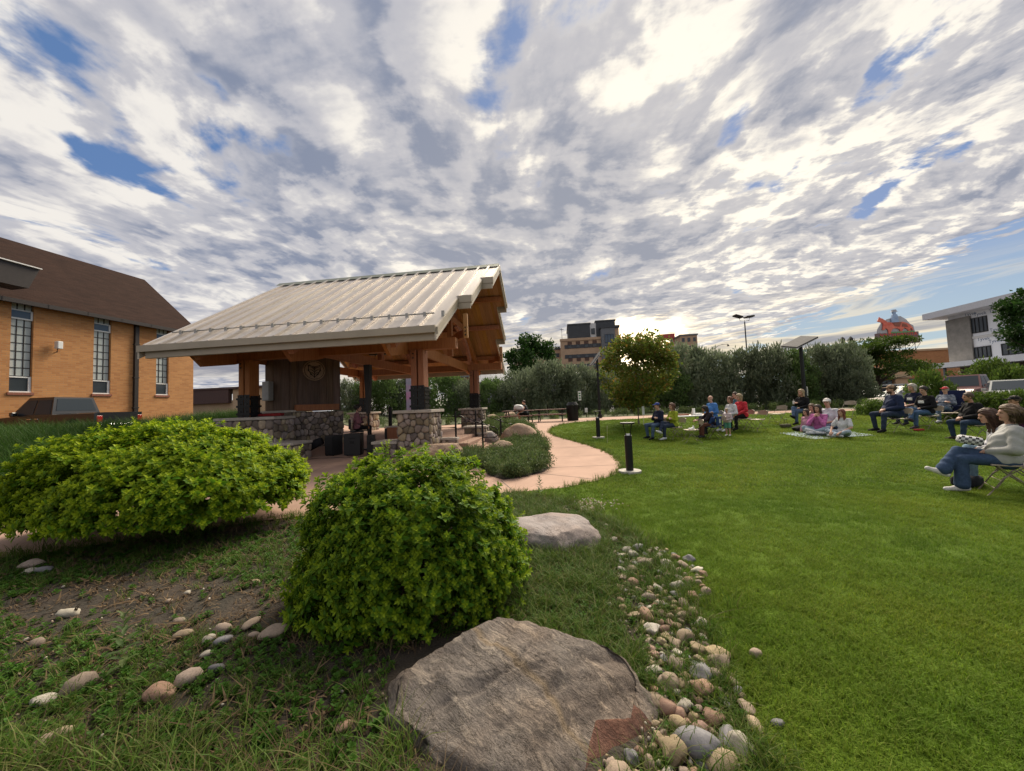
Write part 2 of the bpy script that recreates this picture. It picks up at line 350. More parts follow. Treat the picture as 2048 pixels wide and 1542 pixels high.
def rock_mat(name, cols, band=2.2, bump=.6, vein=None, direction=(1, .3, .35)):
    """banded rock: distorted wave foliation, blotches, grain and optional pale vein colour"""
    m = bpy.data.materials.new(name); m.use_nodes = True; nt = m.node_tree; L = nt.links.new; b = nt.nodes['Principled BSDF']; b.inputs['Roughness'].default_value = .88; b.inputs['Specular IOR Level'].default_value = .25
    tc = nt.nodes.new('ShaderNodeTexCoord'); mp = nt.nodes.new('ShaderNodeMapping'); L(tc.outputs['Object'], mp.inputs[0]); mp.inputs['Rotation'].default_value = (.3, -.35, .62)
    st = nt.nodes.new('ShaderNodeMapping'); L(mp.outputs[0], st.inputs[0]); st.inputs['Scale'].default_value = (band*.42, band*1.7, band*1.7)
    n1 = nt.nodes.new('ShaderNodeTexNoise'); L(st.outputs[0], n1.inputs['Vector']); n1.inputs['Scale'].default_value = 2.2; n1.inputs['Detail'].default_value = 9; n1.inputs['Roughness'].default_value = .72; n1.inputs['Distortion'].default_value = .35
    n2 = nt.nodes.new('ShaderNodeTexNoise'); L(tc.outputs['Object'], n2.inputs['Vector']); n2.inputs['Scale'].default_value = 3.; n2.inputs['Detail'].default_value = 8
    n3 = nt.nodes.new('ShaderNodeTexNoise'); L(tc.outputs['Object'], n3.inputs['Vector']); n3.inputs['Scale'].default_value = 85.; n3.inputs['Detail'].default_value = 9; n3.inputs['Roughness'].default_value = .75
    rp = nt.nodes.new('ShaderNodeValToRGB'); L(n1.outputs['Fac'], rp.inputs[0]); e = rp.color_ramp.elements
    while len(e) < len(cols): e.new(.5)
    for i, c in enumerate(cols): e[i].position = .30 + .42*i/(len(cols)-1); e[i].color = (*c, 1)
    mr = nt.nodes.new('ShaderNodeMapRange'); L(n2.outputs['Fac'], mr.inputs[0]); mr.inputs[1].default_value = .42; mr.inputs[2].default_value = .62
    mx = nt.nodes.new('ShaderNodeMix'); mx.data_type = 'RGBA'; mx.blend_type = 'MULTIPLY'; mf = nt.nodes.new('ShaderNodeMath'); mf.operation = 'MULTIPLY'; mf.inputs[1].default_value = .55; L(mr.outputs[0], mf.inputs[0]); L(mf.outputs[0], mx.inputs[0]); L(rp.outputs[0], mx.inputs[6]); mx.inputs[7].default_value = (.92, .80, .70, 1)
    m3 = nt.nodes.new('ShaderNodeMix'); m3.data_type = 'RGBA'; m3.blend_type = 'OVERLAY'; m3.inputs[0].default_value = .85; L(mx.outputs[2], m3.inputs[6]); L(n3.outputs['Fac'], m3.inputs[7])
    out = m3.outputs[2]
    n4 = nt.nodes.new('ShaderNodeTexNoise'); L(st.outputs[0], n4.inputs['Vector']); n4.inputs['Scale'].default_value = 1.1; n4.inputs['Detail'].default_value = 6; n4.inputs['Roughness'].default_value = .7
    cp_ = nt.nodes.new('ShaderNodeMath'); cp_.operation = 'PINGPONG'; cp_.inputs[1].default_value = .075; L(n4.outputs['Fac'], cp_.inputs[0])
    ck_ = nt.nodes.new('ShaderNodeMapRange'); L(cp_.outputs[0], ck_.inputs[0]); ck_.inputs[1].default_value = 0; ck_.inputs[2].default_value = .006; ck_.inputs[3].default_value = .75; ck_.inputs[4].default_value = 0
    mk = nt.nodes.new('ShaderNodeMix'); mk.data_type = 'RGBA'; mk.blend_type = 'MULTIPLY'; L(ck_.outputs[0], mk.inputs[0]); L(out, mk.inputs[6]); mk.inputs[7].default_value = (.35, .32, .3, 1); out = mk.outputs[2]
    if vein:
        sx = nt.nodes.new('ShaderNodeSeparateXYZ'); L(mp.outputs[0], sx.inputs[0])
        w = nt.nodes.new('ShaderNodeMath'); w.operation = 'ADD'; L(sx.outputs[1], w.inputs[0]); wn = nt.nodes.new('ShaderNodeMath'); wn.operation = 'MULTIPLY'; wn.inputs[1].default_value = .12; L(n2.outputs['Fac'], wn.inputs[0]); L(wn.outputs[0], w.inputs[1])
        pp = nt.nodes.new('ShaderNodeMath'); pp.operation = 'PINGPONG'; pp.inputs[1].default_value = .42; L(w.outputs[0], pp.inputs[0])
        v1 = nt.nodes.new('ShaderNodeMapRange'); L(pp.outputs[0], v1.inputs[0]); v1.inputs[1].default_value = .0; v1.inputs[2].default_value = .022; v1.inputs[3].default_value = .8; v1.inputs[4].default_value = 0
        mv = nt.nodes.new('ShaderNodeMix'); mv.data_type = 'RGBA'; L(v1.outputs[0], mv.inputs[0]); L(out, mv.inputs[6]); mv.inputs[7].default_value = (*vein, 1); out = mv.outputs[2]
    L(out, b.inputs['Base Color'])
    ad = nt.nodes.new('ShaderNodeMath'); ad.operation = 'MULTIPLY_ADD'; L(n3.outputs['Fac'], ad.inputs[0]); ad.inputs[1].default_value = .22; L(n1.outputs['Fac'], ad.inputs[2])
    a2 = nt.nodes.new('ShaderNodeMath'); a2.operation = 'MULTIPLY_ADD'; L(ck_.outputs[0], a2.inputs[0]); a2.inputs[1].default_value = -.35; L(ad.outputs[0], a2.inputs[2]); ad = a2
    bp = nt.nodes.new('ShaderNodeBump'); bp.inputs['Strength'].default_value = bump; bp.inputs['Distance'].default_value = .06; L(ad.outputs[0], bp.inputs['Height']); L(bp.outputs[0], b.inputs['Normal'])
    return m
M = {}
M['soil'] = mat('soil', (.042, .028, .018), .95, var=.5, scale=2.5, bump=.9, bscale=40, col2=(.015, .014, .008), bdist=.03)
M['lawn'] = mat('lawn_green', (.095, .155, .014), .95, scale=1.1, bump=1., bscale=60, col2=(.066, .115, .010), detail=8, bdist=.04, spec=.1)
M['concrete_pink'] = mat('pink_concrete', (.40, .255, .19), .9, scale=1.3, bump=.25, bscale=160, col2=(.30, .19, .14), detail=10, bdist=.004)
M['asphalt'] = mat('asphalt', (.055, .055, .058), .95, var=.3, scale=3, bump=.3, bscale=200)
M['concrete'] = mat('grey_concrete', (.40, .38, .34), .9, var=.25, scale=5, bump=.3, bscale=90, bdist=.005)
M['dry_ground'] = mat('dry_ground', (.10, .105, .05), .95, scale=.2, col2=(.06, .075, .03), detail=8)
M['brick'] = brick_mat('golden_brick', (.57, .275, .098), (.44, .19, .065), (.46, .285, .15), .30, .095)
M['brick_orange'] = brick_mat('orange_brick', (.42, .19, .075), (.32, .13, .05), (.35, .22, .13))
M['brick_red'] = brick_mat('red_brick', (.30, .10, .06), (.24, .08, .05), (.3, .2, .15))
M['shingle'] = mat('brown_shingle', (.038, .021, .016), .95, scale=1.4, col2=(.021, .012, .010), bump=.8, bscale=9, stretch=(1, 1, 6), detail=9, bdist=.03, spec=.08)
M['dark_metal'] = mat('dark_bronze_metal', (.035, .028, .026), .5, .3, var=.2)
M['black_metal'] = mat('black_metal', (.012, .012, .013), .45, .4, var=.2, scale=30)
M['black_matte'] = mat('black_plastic', (.012, .012, .013), .55, var=.3, scale=60, bump=.2, bscale=300, bdist=.002)
M['white_trim'] = mat('white_paint', (.78, .78, .76), .55, var=.06)
M['window_film'] = mat('frosted_pane', (.56, .60, .57), .5, var=.15, scale=1.2, col2=(.46, .51, .49))
M['glass'] = glass_mat('dark_glass')
M['glass_blue'] = glass_mat('blue_glass', (.06, .09, .13))
M['car_glass'] = glass_mat('car_glass', (.035, .045, .055), .16); M['car_glass'].node_tree.nodes['Principled BSDF'].inputs['Specular IOR Level'].default_value = .25
M['roof_metal'] = mat('tan_standing_seam', (.56, .505, .455), .40, .35, scale=.8, col2=(.43, .385, .345), stretch=(4, .5, .5), rnd=.10, detail=7)
M['fascia'] = mat('tan_fascia', (.37, .315, .24), .5, .15, var=.1, scale=2)
M['fascia_light'] = mat('cream_trim', (.50, .44, .36), .5, .1, var=.1, scale=2)
M['timber'] = mat('cedar_timber', (.42, .165, .068), .7, scale=3, col2=(.29, .10, .04), bump=.3, bscale=40, stretch=(6, 6, .6), rnd=.14, bdist=.006)
M['pine'] = mat('pine_plank', (.47, .235, .085), .65, scale=2.2, col2=(.34, .15, .05), bump=.15, stretch=(7, .6, .6), rnd=.16, detail=8)
M['board'] = mat('weathered_board', (.175, .115, .085), .85, scale=2.4, col2=(.095, .062, .047), bump=.4, bscale=30, stretch=(7, 7, .5), rnd=.2, bdist=.006)
M['stone'] = mat('field_stone', (.36, .28, .215), .9, scale=5, col2=(.20, .155, .125), bump=.7, bscale=22, rnd=.5, detail=8, bdist=.02)
M['mortar'] = mat('mortar', (.13, .11, .095), .95, var=.3, scale=30, bump=.4, bscale=80)
M['capstone'] = mat('cap_stone', (.46, .41, .355), .85, var=.2, scale=7, bump=.3, bscale=50, bdist=.006)
M['river_tan'] = mat('river_stone', (.31, .23, .155), .85, scale=9, col2=(.19, .14, .095), bump=.45, bscale=30, rnd=.3, detail=9, bdist=.006)
M['river_grey'] = mat('grey_river_stone', (.17, .16, .165), .65, scale=9, col2=(.10, .098, .11), bump=.25, bscale=40, rnd=.3, detail=8, bdist=.005)
M['river_white'] = mat('pale_river_stone', (.44, .40, .34), .85, scale=9, col2=(.30, .26, .21), bump=.3, bscale=30, rnd=.2, bdist=.005)
M['river_red'] = mat('red_quartzite', (.24, .115, .08), .85, scale=12, col2=(.30, .21, .15), bump=.5, bscale=25, rnd=.15, detail=8, bdist=.01)
M['gneiss'] = rock_mat('banded_gneiss', [(.085, .075, .068), (.235, .20, .172), (.15, .130, .116), (.34, .29, .24), (.25, .212, .18)], 3.0, 1.0, vein=(.27, .20, .125))
M['gneiss_flat'] = rock_mat('grey_slab', [(.11, .097, .10), (.22, .195, .19), (.31, .275, .265), (.25, .215, .21)], .9, .5)
M['red_rock'] = rock_mat('red_broken_rock', [(.06, .034, .028), (.16, .082, .06), (.22, .135, .095)], 2.5, .8)
M['boulder'] = rock_mat('tan_boulder', [(.22, .15, .11), (.36, .26, .19), (.42, .32, .25)], 1.2, .6)
M['bark'] = mat('bark', (.075, .055, .042), .95, var=.4, scale=14, bump=.8, bscale=20, stretch=(3, 3, .6))
M['bark_pale'] = mat('pale_bark', (.22, .19, .16), .9, var=.3, scale=10, bump=.5, bscale=20, stretch=(3, 3, .6))
M['shrub_leaf'] = leaf_mat('shrub_leaf', [(.080, .18, .010), (.125, .235, .012), (.095, .21, .011), (.165, .27, .014)], .4, .55, tip=(.35, .43, .018), patch=2.2)
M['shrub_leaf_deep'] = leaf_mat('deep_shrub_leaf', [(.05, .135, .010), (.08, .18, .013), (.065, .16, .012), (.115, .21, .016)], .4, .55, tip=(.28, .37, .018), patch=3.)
M['maple_leaf'] = leaf_mat('maple_leaf', [(.07, .115, .02), (.105, .15, .024), (.15, .155, .028), (.085, .13, .02), (.24, .135, .032)], .5)
M['olive_leaf'] = leaf_mat('silver_leaf', [(.105, .140, .076), (.145, .178, .105), (.12, .152, .09), (.21, .24, .17)], .42, .8)
M['tree_leaf'] = leaf_mat('tree_leaf', [(.020, .055, .012), (.035, .085, .016), (.05, .10, .02)], .3)
M['locust_leaf'] = leaf_mat('locust_leaf', [(.035, .075, .012), (.06, .11, .016), (.09, .13, .02)], .45)
M['low_leaf'] = leaf_mat('low_shrub_leaf', [(.05, .095, .018), (.085, .14, .022), (.11, .16, .03)], .4)
M['weed_leaf'] = leaf_mat('weed_leaf', [(.035, .10, .010), (.055, .135, .014), (.08, .145, .018), (.045, .115, .012)], .4)
M['bed_leaf'] = leaf_mat('bed_plant_leaf', [(.06, .105, .035), (.09, .135, .05), (.12, .15, .055), (.07, .12, .03)], .35)
M['blade'] = leaf_mat('grass_blade', [(.126, .205, .018), (.162, .24, .023), (.110, .182, .016), (.205, .245, .042)], .42, .75, patch=.9)
M['blade_wild'] = leaf_mat('wild_grass_blade', [(.05, .11, .012), (.08, .14, .018), (.12, .145, .03), (.06, .125, .014), (.20, .18, .07)], .4)
M['blade_tall'] = leaf_mat('tall_grass_blade', [(.035, .085, .016), (.05, .11, .02), (.075, .13, .03)], .35)
M['litter'] = leaf_mat('dry_litter', [(.10, .068, .038), (.065, .042, .025), (.15, .105, .06), (.045, .03, .02)], .1, .9)
M['skin'] = mat('skin', (.52, .30, .215), .55, var=.08, scale=20, spec=.35)
M['skin_tan'] = mat('tanned_skin', (.44, .235, .16), .55, var=.08, scale=20, spec=.35)
M['lip'] = mat('lips', (.36, .13, .11), .5)
M['eye'] = mat('eye', (.035, .025, .02), .2)
M['chair_metal'] = mat('beige_chair_metal', (.27, .225, .175), .45, .3, var=.1, scale=20)
M['chair_seat'] = mat('beige_chair_seat', (.36, .30, .235), .4, .2, var=.12, scale=12)
M['tyre'] = mat('tyre_rubber', (.016, .016, .017), .9)
M['rim'] = mat('alloy_rim', (.5, .5, .52), .3, .9)
M['lamp_glass'] = mat('lamp_lens', (.75, .75, .75), .12, .1)
M['tail_red'] = mat('tail_lens', (.35, .02, .02), .2)
M['chrome'] = mat('chrome', (.6, .6, .6), .18, 1.)
def paint(name, c, rough=.32): return mat(name, c, rough, 0., var=.04, coat=.6)
def cloth(name, c, c2=None, scale=14, stretch=None): return mat(name, c, .9, 0., var=.28, scale=scale, bump=.35, bscale=22, col2=c2, spec=.2, stretch=stretch, bdist=.012)
# ------------------------------------------------------------------ ground sheets
def grid_sheet(name, xs, ys, dz, m, kind='structure'):
    nx, ny = len(xs), len(ys); Xg, Yg = np.meshgrid(xs, ys, indexing='ij'); Zg = zg(Xg, Yg) + dz
    v = np.stack([Xg, Yg, Zg], -1).reshape(-1, 3)
    i, j = np.meshgrid(np.arange(nx-1), np.arange(ny-1), indexing='ij'); a = (i*ny+j).ravel()
    f = np.stack([a, a+ny, a+ny+1, a+1], 1)
    me = bpy.data.meshes.new(name); me.from_pydata(v.tolist(), [], f.tolist()); me.shade_smooth()
    o = link(name, me, None, m); return tag(o, kind=kind)
def region(name, poly, dz, m, step=.5, kind='structure', label=None):
    P = [Vector(p) for p in poly]; n = len(P); pts = []
    per = []
    for i in range(n):
        a, b = P[i], P[(i+1) % n]; k = max(1, int((b-a).length/step))
        for q in range(k): per.append(a + (b-a)*q/k)
    xs = [p.x for p in P]; ys = [p.y for p in P]
    gx = np.arange(min(xs)+step*.5, max(xs), step); gy = np.arange(min(ys)+step*.5, max(ys), step)
    A = np.array([(p.x, p.y) for p in P]); inside = []
    GX, GY = np.meshgrid(gx, gy); q = np.stack([GX.ravel(), GY.ravel()], 1); c = np.zeros(len(q), bool)
    for i in range(n):
        x1, y1 = A[i]; x2, y2 = A[(i+1) % n]
        if y1 == y2: continue
        cond = ((y1 > q[:, 1]) != (y2 > q[:, 1])) & (q[:, 0] < (x2-x1)*(q[:, 1]-y1)/(y2-y1)+x1); c ^= cond
    q = q[c]
    co = per + [Vector((a, b)) for a, b in q]
    r = geometry.delaunay_2d_cdt(co, [], [list(range(len(per)))], 1, 1e-4)
    vs = [(p.x, p.y, Z(p.x, p.y)+dz) for p in r[0]]
    me = bpy.data.meshes.new(name); me.from_pydata(vs, [], [tuple(f) for f in r[2]]); me.shade_smooth()
    o = link(name, me, None, m); tag(o, label=label, kind=kind); return o
def inside_poly(poly, x, y):
    A = np.array(poly, float); c = np.zeros(np.shape(x), bool); n = len(A)
    for i in range(n):
        x1, y1 = A[i]; x2, y2 = A[(i+1) % n]
        if y1 == y2: continue
        c ^= ((y1 > y) != (y2 > y)) & (x < (x2-x1)*(y-y1)/(y2-y1)+x1)
    return c
far = lambda a, b, n: list(np.geomspace(a, b, n))
xs = np.array([-1500, -700, -300, -150, -80, -50, -36, -28, -22, -18] + list(np.arange(-16, 34, .3)) + [36, 40, 46, 55, 70, 100, 150, 300, 700, 1500], float)
ys = np.array([-60, -30, -15, -8, -4, -2] + list(np.arange(-1, 30, .3)) + [31, 33, 36, 40, 46, 55, 70, 100, 150, 300, 700, 1500, 2600], float)
grid_sheet('ground', xs, ys, -.012, M['soil'])
ONPATH = [(-.02, 6.46), (.9, 6.69), (1.66, 7.21), (2.1, 7.68), (2.37, 8.15), (2.58, 8.8), (2.70, 9.52), (2.80, 10.5), (2.79, 11.54), (2.66, 12.5), (2.43, 13.5), (2.05, 14.5), (1.75, 15.4), (1.6, 16.4), (1.85, 17.8), (2.65, 19.4), (3.6, 20.3), (4.8, 21.0), (8.7, 21.8), (14.4, 21.5), (19.7, 20.8), (28, 19.6), (45, 16.5)]
PATH = [(-13, 2.0), (-9, 3.2), (-5.8, 4.32), (-3.85, 5.3), (-2, 5.95)] + ONPATH + [(45, 20.5), (30, 23.4), (26, 24.0), (17, 24.8), (10, 25.2), (6.6, 25.4), (2, 25.2), (-.6, 24.6), (-3, 23), (-5, 22.2), (-12, 22.2), (-12, 16), (-10.6, 12.6), (-9.4, 11.0), (-7.2, 8.3), (-6.8, 6.6), (-9, 5.0), (-13, 4.2)]
region('concrete_path', PATH, .004, M['concrete_pink'], .45)
_path = [o for o in scene.objects if o.name == 'concrete_path'][0]
for a_, b_ in (((-3.85, 5.3), (-6.8, 6.6)), ((-2, 5.95), (-7.2, 8.3)), ((-.02, 6.46), (-.3, 7.5)), ((1.66, 7.21), (.55, 8.1)), ((2.58, 8.8), (.85, 8.75)), ((2.80, 10.5), (.65, 10.4)), ((2.66, 12.5), (1.1, 12.3)), ((2.05, 14.5), (1.05, 14.3)), ((1.6, 16.4), (.9, 16.6)), ((2.65, 19.4), (.3, 20.2)), ((4.8, 21.0), (3.2, 25.2)), ((8.7, 21.8), (8.4, 25.2)), ((12, 21.7), (12.2, 25.0)), ((-5.4, 10.4), (-5.0, 7.5)), ((-8.6, 10.8), (-.8, 9.75))):
    jb = MB(); n_ = 14; pr = Vector((b_[1]-a_[1], a_[0]-b_[0])).normalized()*.008; vs = []
    for k in range(n_+1):
        t = k/n_; x, y = a_[0]+(b_[0]-a_[0])*t, a_[1]+(b_[1]-a_[1])*t
        for s in (-1, 1): vs.append((x+pr.x*s, y+pr.y*s, Z(x, y)+.0075))
    jb.add(vs, [(2*k, 2*k+1, 2*k+3, 2*k+2) for k in range(n_)]); jb.build('joint', M['mortar'], _path)
LAWN = ONPATH + [(45, -2.5), (.5, -2.5), (.98, 1.2), (1.12, 2.0), (1.30, 2.6), (1.45, 3.2), (1.40, 3.9), (1.35, 4.6), (1.1, 5.3), (.75, 5.9), (.2, 6.25)]
region('lawn', LAWN, 0, M['lawn'], .4)
BED = [(-.25, 7.55), (.15, 7.75), (.62, 8.2), (.82, 8.7), (.72, 9.3), (.45, 9.9), (.62, 10.5), (.98, 11.2), (1.08, 12.2), (1.0, 14.4), (.85, 17.3), (.2, 20), (-.7, 21), (-1.5, 19.5), (-1.3, 17), (-.6, 15.2), (-.2, 13.9), (-.45, 12.7), (-1.0, 11.4), (-2.4, 10.95), (-2.5, 10.2), (-1.6, 9.7), (-.8, 9.0), (-.6, 8.1)]
region('planting_bed', BED, .02, M['soil'], .4)
region('parking_lot', [(-80, 28), (-40, 27), (-24, 22), (-14.2, 17), (-13.2, 11), (-16, 8), (-30, 7), (-80, 9)], .004, M['asphalt'], 2.5)
region('street', [(24, 30.5), (60, 22), (140, 12), (220, 60), (120, 130), (20, 110), (-30, 75), (-30, 46), (0, 40)], .006, M['asphalt'], 5)
region('grass_verge', [(-30, 29), (-12.3, 22.6), (-5, 22.6), (-3, 23.4), (-.6, 25.0), (6.6, 25.8), (17, 25.2), (30, 23.8), (45, 20.9), (60, 18), (60, 21.6), (24, 30), (0, 39.5), (-30, 45)], .0, M['dry_ground'], 1.2)

# ------------------------------------------------------------------ church
def church():
    C0 = Vector((-22.13, 25.0, 0)); r = empty('church_building', C0, -AZ, 'golden brick church hall with brown shingle roof and tall narrow gridded windows', 'building')
    L_, W_, E, B, RZ = 19., 9., 7.48, .6, 11.5
    wins = [(-8.45, -7.72), (-5.43, -4.66), (-2.33, -1.6), (-11.5, -10.75), (-14.5, -13.75)]
    w = MB(); cuts = sorted(wins); z0, z1 = 3.02, 7.36; t = .28
    prev = -L_
    for a, b in cuts:
        w.box((-t, prev, B), (0, a, E)); w.box((-t, a, B), (0, b, z0)); w.box((-t, a, z1), (0, b, E)); prev = b
    w.box((-t, prev, B), (0, 0, E))
    w.prism([(-W_, B), (-t, B), (-t, E), (-W_/2, RZ-.15), (-W_, E)], 1, -.28, -.002)
    w.box((-W_, -L_, B), (-W_+t, -.3, E))
    w.build('wall', M['brick'], r)
    for a, b in cuts:
        f = MB(); f.box((-.20, a, z1-.05), (-.13, b, z1)); fo = f.build('window', M['dark_metal'], r)
        zs = np.linspace(z0+.78, z1-.02, 10)      # gridded part: rows of three frosted lights
        g = MB(); 
        for zz in zs: g.box((-.17, a, zz-.016), (-.12, b, zz+.016))
        for k in range(4): y = a+(b-a)*k/3; g.box((-.172, y-.016, z0+.76), (-.118, y+.016, z1))
        g.build('muntin', M['dark_metal'], fo)
        for i in range(9):
            if i == 7: continue
            for k in range(3):
                y0 = a+(b-a)*k/3+.018; y1 = a+(b-a)*(k+1)/3-.018
                p = MB(); p.box((-.155, y0, zs[i]+.018), (-.14, y1, zs[i+1]-.018)); p.build('pane', M['window_film'], fo)
        s = MB(); zc, zd = zs[7], zs[8]
        s.build('sash', M['white_trim'], fo) if False else None; s.box((-.10, a, zc-.05), (-.06, b, zc+.02)); s.box((-.1, a, zd-.03), (-.06, b, zd+.02)); s.box((-.1, b-.07, zc), (-.06, b, zd)); s.box((-.1, a, zc), (-.06, a+.03, zd)); s.build('sash', M['white_trim'], fo); s = MB()
        s.box((-.1, a, z0), (-.02, b, z0+.06)); s.box((-.1, b-.09, z0), (-.05, b, z0+.76)); s.box((-.1, a, z0+.70), (-.06, b, z0+.76)); s.box((-.1, a, z0), (-.06, a+.03, z0+.76))
        s.build('sash', M['white_trim'], fo)
        p = MB(); p.box((-.11, a+.03, zc+.02), (-.09, b-.07, zd-.03)); p.build('pane', M['glass_blue'], fo)
        p = MB(); p.box((-.11, a+.03, z0+.06), (-.09, b-.09, z0+.70)); p.build('pane', M['glass'], fo)
        q = MB(); q.box((-.1, a-.06, z0-.13), (.05, b+.06, z0-.002)); q.build('window_sill', M['brick_red'], fo)
    ov = .35; e2 = E-.02
    sl = (RZ-E)/(W_/2)
    rf = MB(); 
    for s in (0, 1):
        if s == 0: pr = [(ov, E-sl*ov+.02), (ov, E-sl*ov+.2), (-W_/2, RZ+.2), (-W_/2, RZ)]
        else: pr = [(-W_-ov, E-sl*ov+.02), (-W_/2, RZ), (-W_/2, RZ+.2), (-W_-ov, E-sl*ov+.2)]
        rf.prism(pr, 1, -L_, .30)
    ro = rf.build('roof', M['shingle'], r)
    g = MB(); g.box((ov, -L_, E-sl*ov-.02), (ov+.14, .3, E-sl*ov+.17))
    for k in range(12): g.box((ov+.14, -L_+1+k*1.5, E-sl*ov-.03), (ov+.15, -L_+1.06+k*1.5, E-sl*ov+.18))
    g.build('gutter', M['dark_metal'], r)
    sf = MB(); sf.box((.004, -L_, E-.10), (ov, .2, E-.02-sl*ov+.10)); sf.build('soffit', M['dark_metal'], r)
    d = MB(); d.box((.01, -3.58, B+.2), (.15, -3.38, E-.2)); 
    for z in (2.2, 4., 6.): d.box((.0, -3.62, z), (.16, -3.34, z+.06))
    d.build('drainpipe', M['dark_metal'], r)
    c = MB(); c.tube([(.0, -6.98, 5.05), (.18, -6.98, 5.08), (.22, -6.98, 5.25)], .025, 6); c.bbox((.12, -7.06, 5.24), (.36, -6.86, 5.62), .02, 1); c.build('security_camera', [M['dark_metal'], M['white_trim']], r)
    p = MB(); p.prism([(-17, 7.75), (-8.75, 7.68), (-8.42, 8.66), (-17, 8.86)], 0, .55, 1.5); po = p.build('porch_roof', M['dark_metal'], r)
    p = MB(); p.prism([(-17, 8.862), (-8.39, 8.665), (-8.39, 8.71), (-17, 8.91)], 0, .5, 1.6); p.build('edge_flashing', M['white_trim'], po)
church()

# ------------------------------------------------------------------ stones for masonry: rounded cells of an uneven tiling
def cells(w, h, n, jit=1.0, asp=1.0):
    """n-ish stone outlines filling w x h"""
    ny = max(1, round(math.sqrt(n*h/w)*asp)); nx = max(1, round(n/ny)); pts = []
    for j in range(ny):
        for i in range(nx):
            pts.append(((i+.5+.5*(j % 2)-.25 + random.uniform(-.38, .38)*jit)*w/nx, (j+.5+random.uniform(-.38, .38)*jit)*h/ny))
    out = []
    for i, (px, py) in enumerate(pts):
        poly = [(0, 0), (w, 0), (w, h), (0, h)]
        for k, (qx, qy) in enumerate(pts):
            if k == i or (qx-px)**2+(qy-py)**2 > (3.2*max(w/nx, h/ny))**2: continue
            mx, my, dx, dy = (px+qx)/2, (py+qy)/2, qx-px, qy-py; new = []
            for a in range(len(poly)):
                p, q = poly[a], poly[(a+1) % len(poly)]
                sp_, sq = (p[0]-mx)*dx+(p[1]-my)*dy, (q[0]-mx)*dx+(q[1]-my)*dy
                if sp_ <= 0: new.append(p)
                if sp_*sq < 0: t = sp_/(sp_-sq); new.append((p[0]+(q[0]-p[0])*t, p[1]+(q[1]-p[1])*t))
            poly = new
            if len(poly) < 3: break
        if len(poly) >= 3: out.append(poly)
    return out
def stone_mesh(poly, X, m, depth):
    P = [Vector((a, b)) for a, b in poly]; c = sum(P, Vector((0, 0)))/len(P)
    # drop corners: midpoint subdivision once gives a rounder outline
    Q = []
    for i in range(len(P)):
        a, b = P[i], P[(i+1) % len(P)]
        if (b-a).length < .03: continue
        Q += [a.lerp(b, .22), a.lerp(b, .78)]
    if len(Q) < 3: return None
    n = len(Q); vs = []; d = depth*random.uniform(.6, 1.25); tilt = Vector((random.uniform(-.12, .12), random.uniform(-.12, .12)))
    for s, z in ((.93, -.03), (.92, d*.55), (.80, d*.92), (.42, d)):
        for p in Q:
            q = c + (p-c)*s; q = q + Vector((random.uniform(-.006, .006), random.uniform(-.006, .006)))
            vs.append(X @ Vector((q.x, q.y, z + (tilt.dot(q-c) if z > 0 else 0)+random.uniform(-.004, .004))))
    fs = [(r*n+i, r*n+(i+1) % n, (r+1)*n+(i+1) % n, (r+1)*n+i) for r in range(3) for i in range(n)] + [tuple(3*n+i for i in range(n))]
    me = bpy.data.meshes.new('stone'); me.from_pydata([tuple(v) for v in vs], [], fs); me.materials.append(m); me.shade_smooth(); return me
def masonry(parent, origin, ax, w, h, n, depth=.06, asp=1., m=None):
    """stones on a vertical face: origin, horizontal direction ax (2-D, local); outward is to the right of ax"""
    ax = Vector((ax[0], ax[1], 0)).normalized(); up = Vector((0, 0, 1)); out = ax.cross(up)
    o = Vector(origin); X = Matrix(((ax.x, up.x, out.x, o.x), (ax.y, up.y, out.y, o.y), (ax.z, up.z, out.z, o.z), (0, 0, 0, 1)))
    for poly in cells(w, h, n, 1., asp):
        me = stone_mesh(poly, X, m or M['stone'], depth)
        if me: link('stone', me, parent)

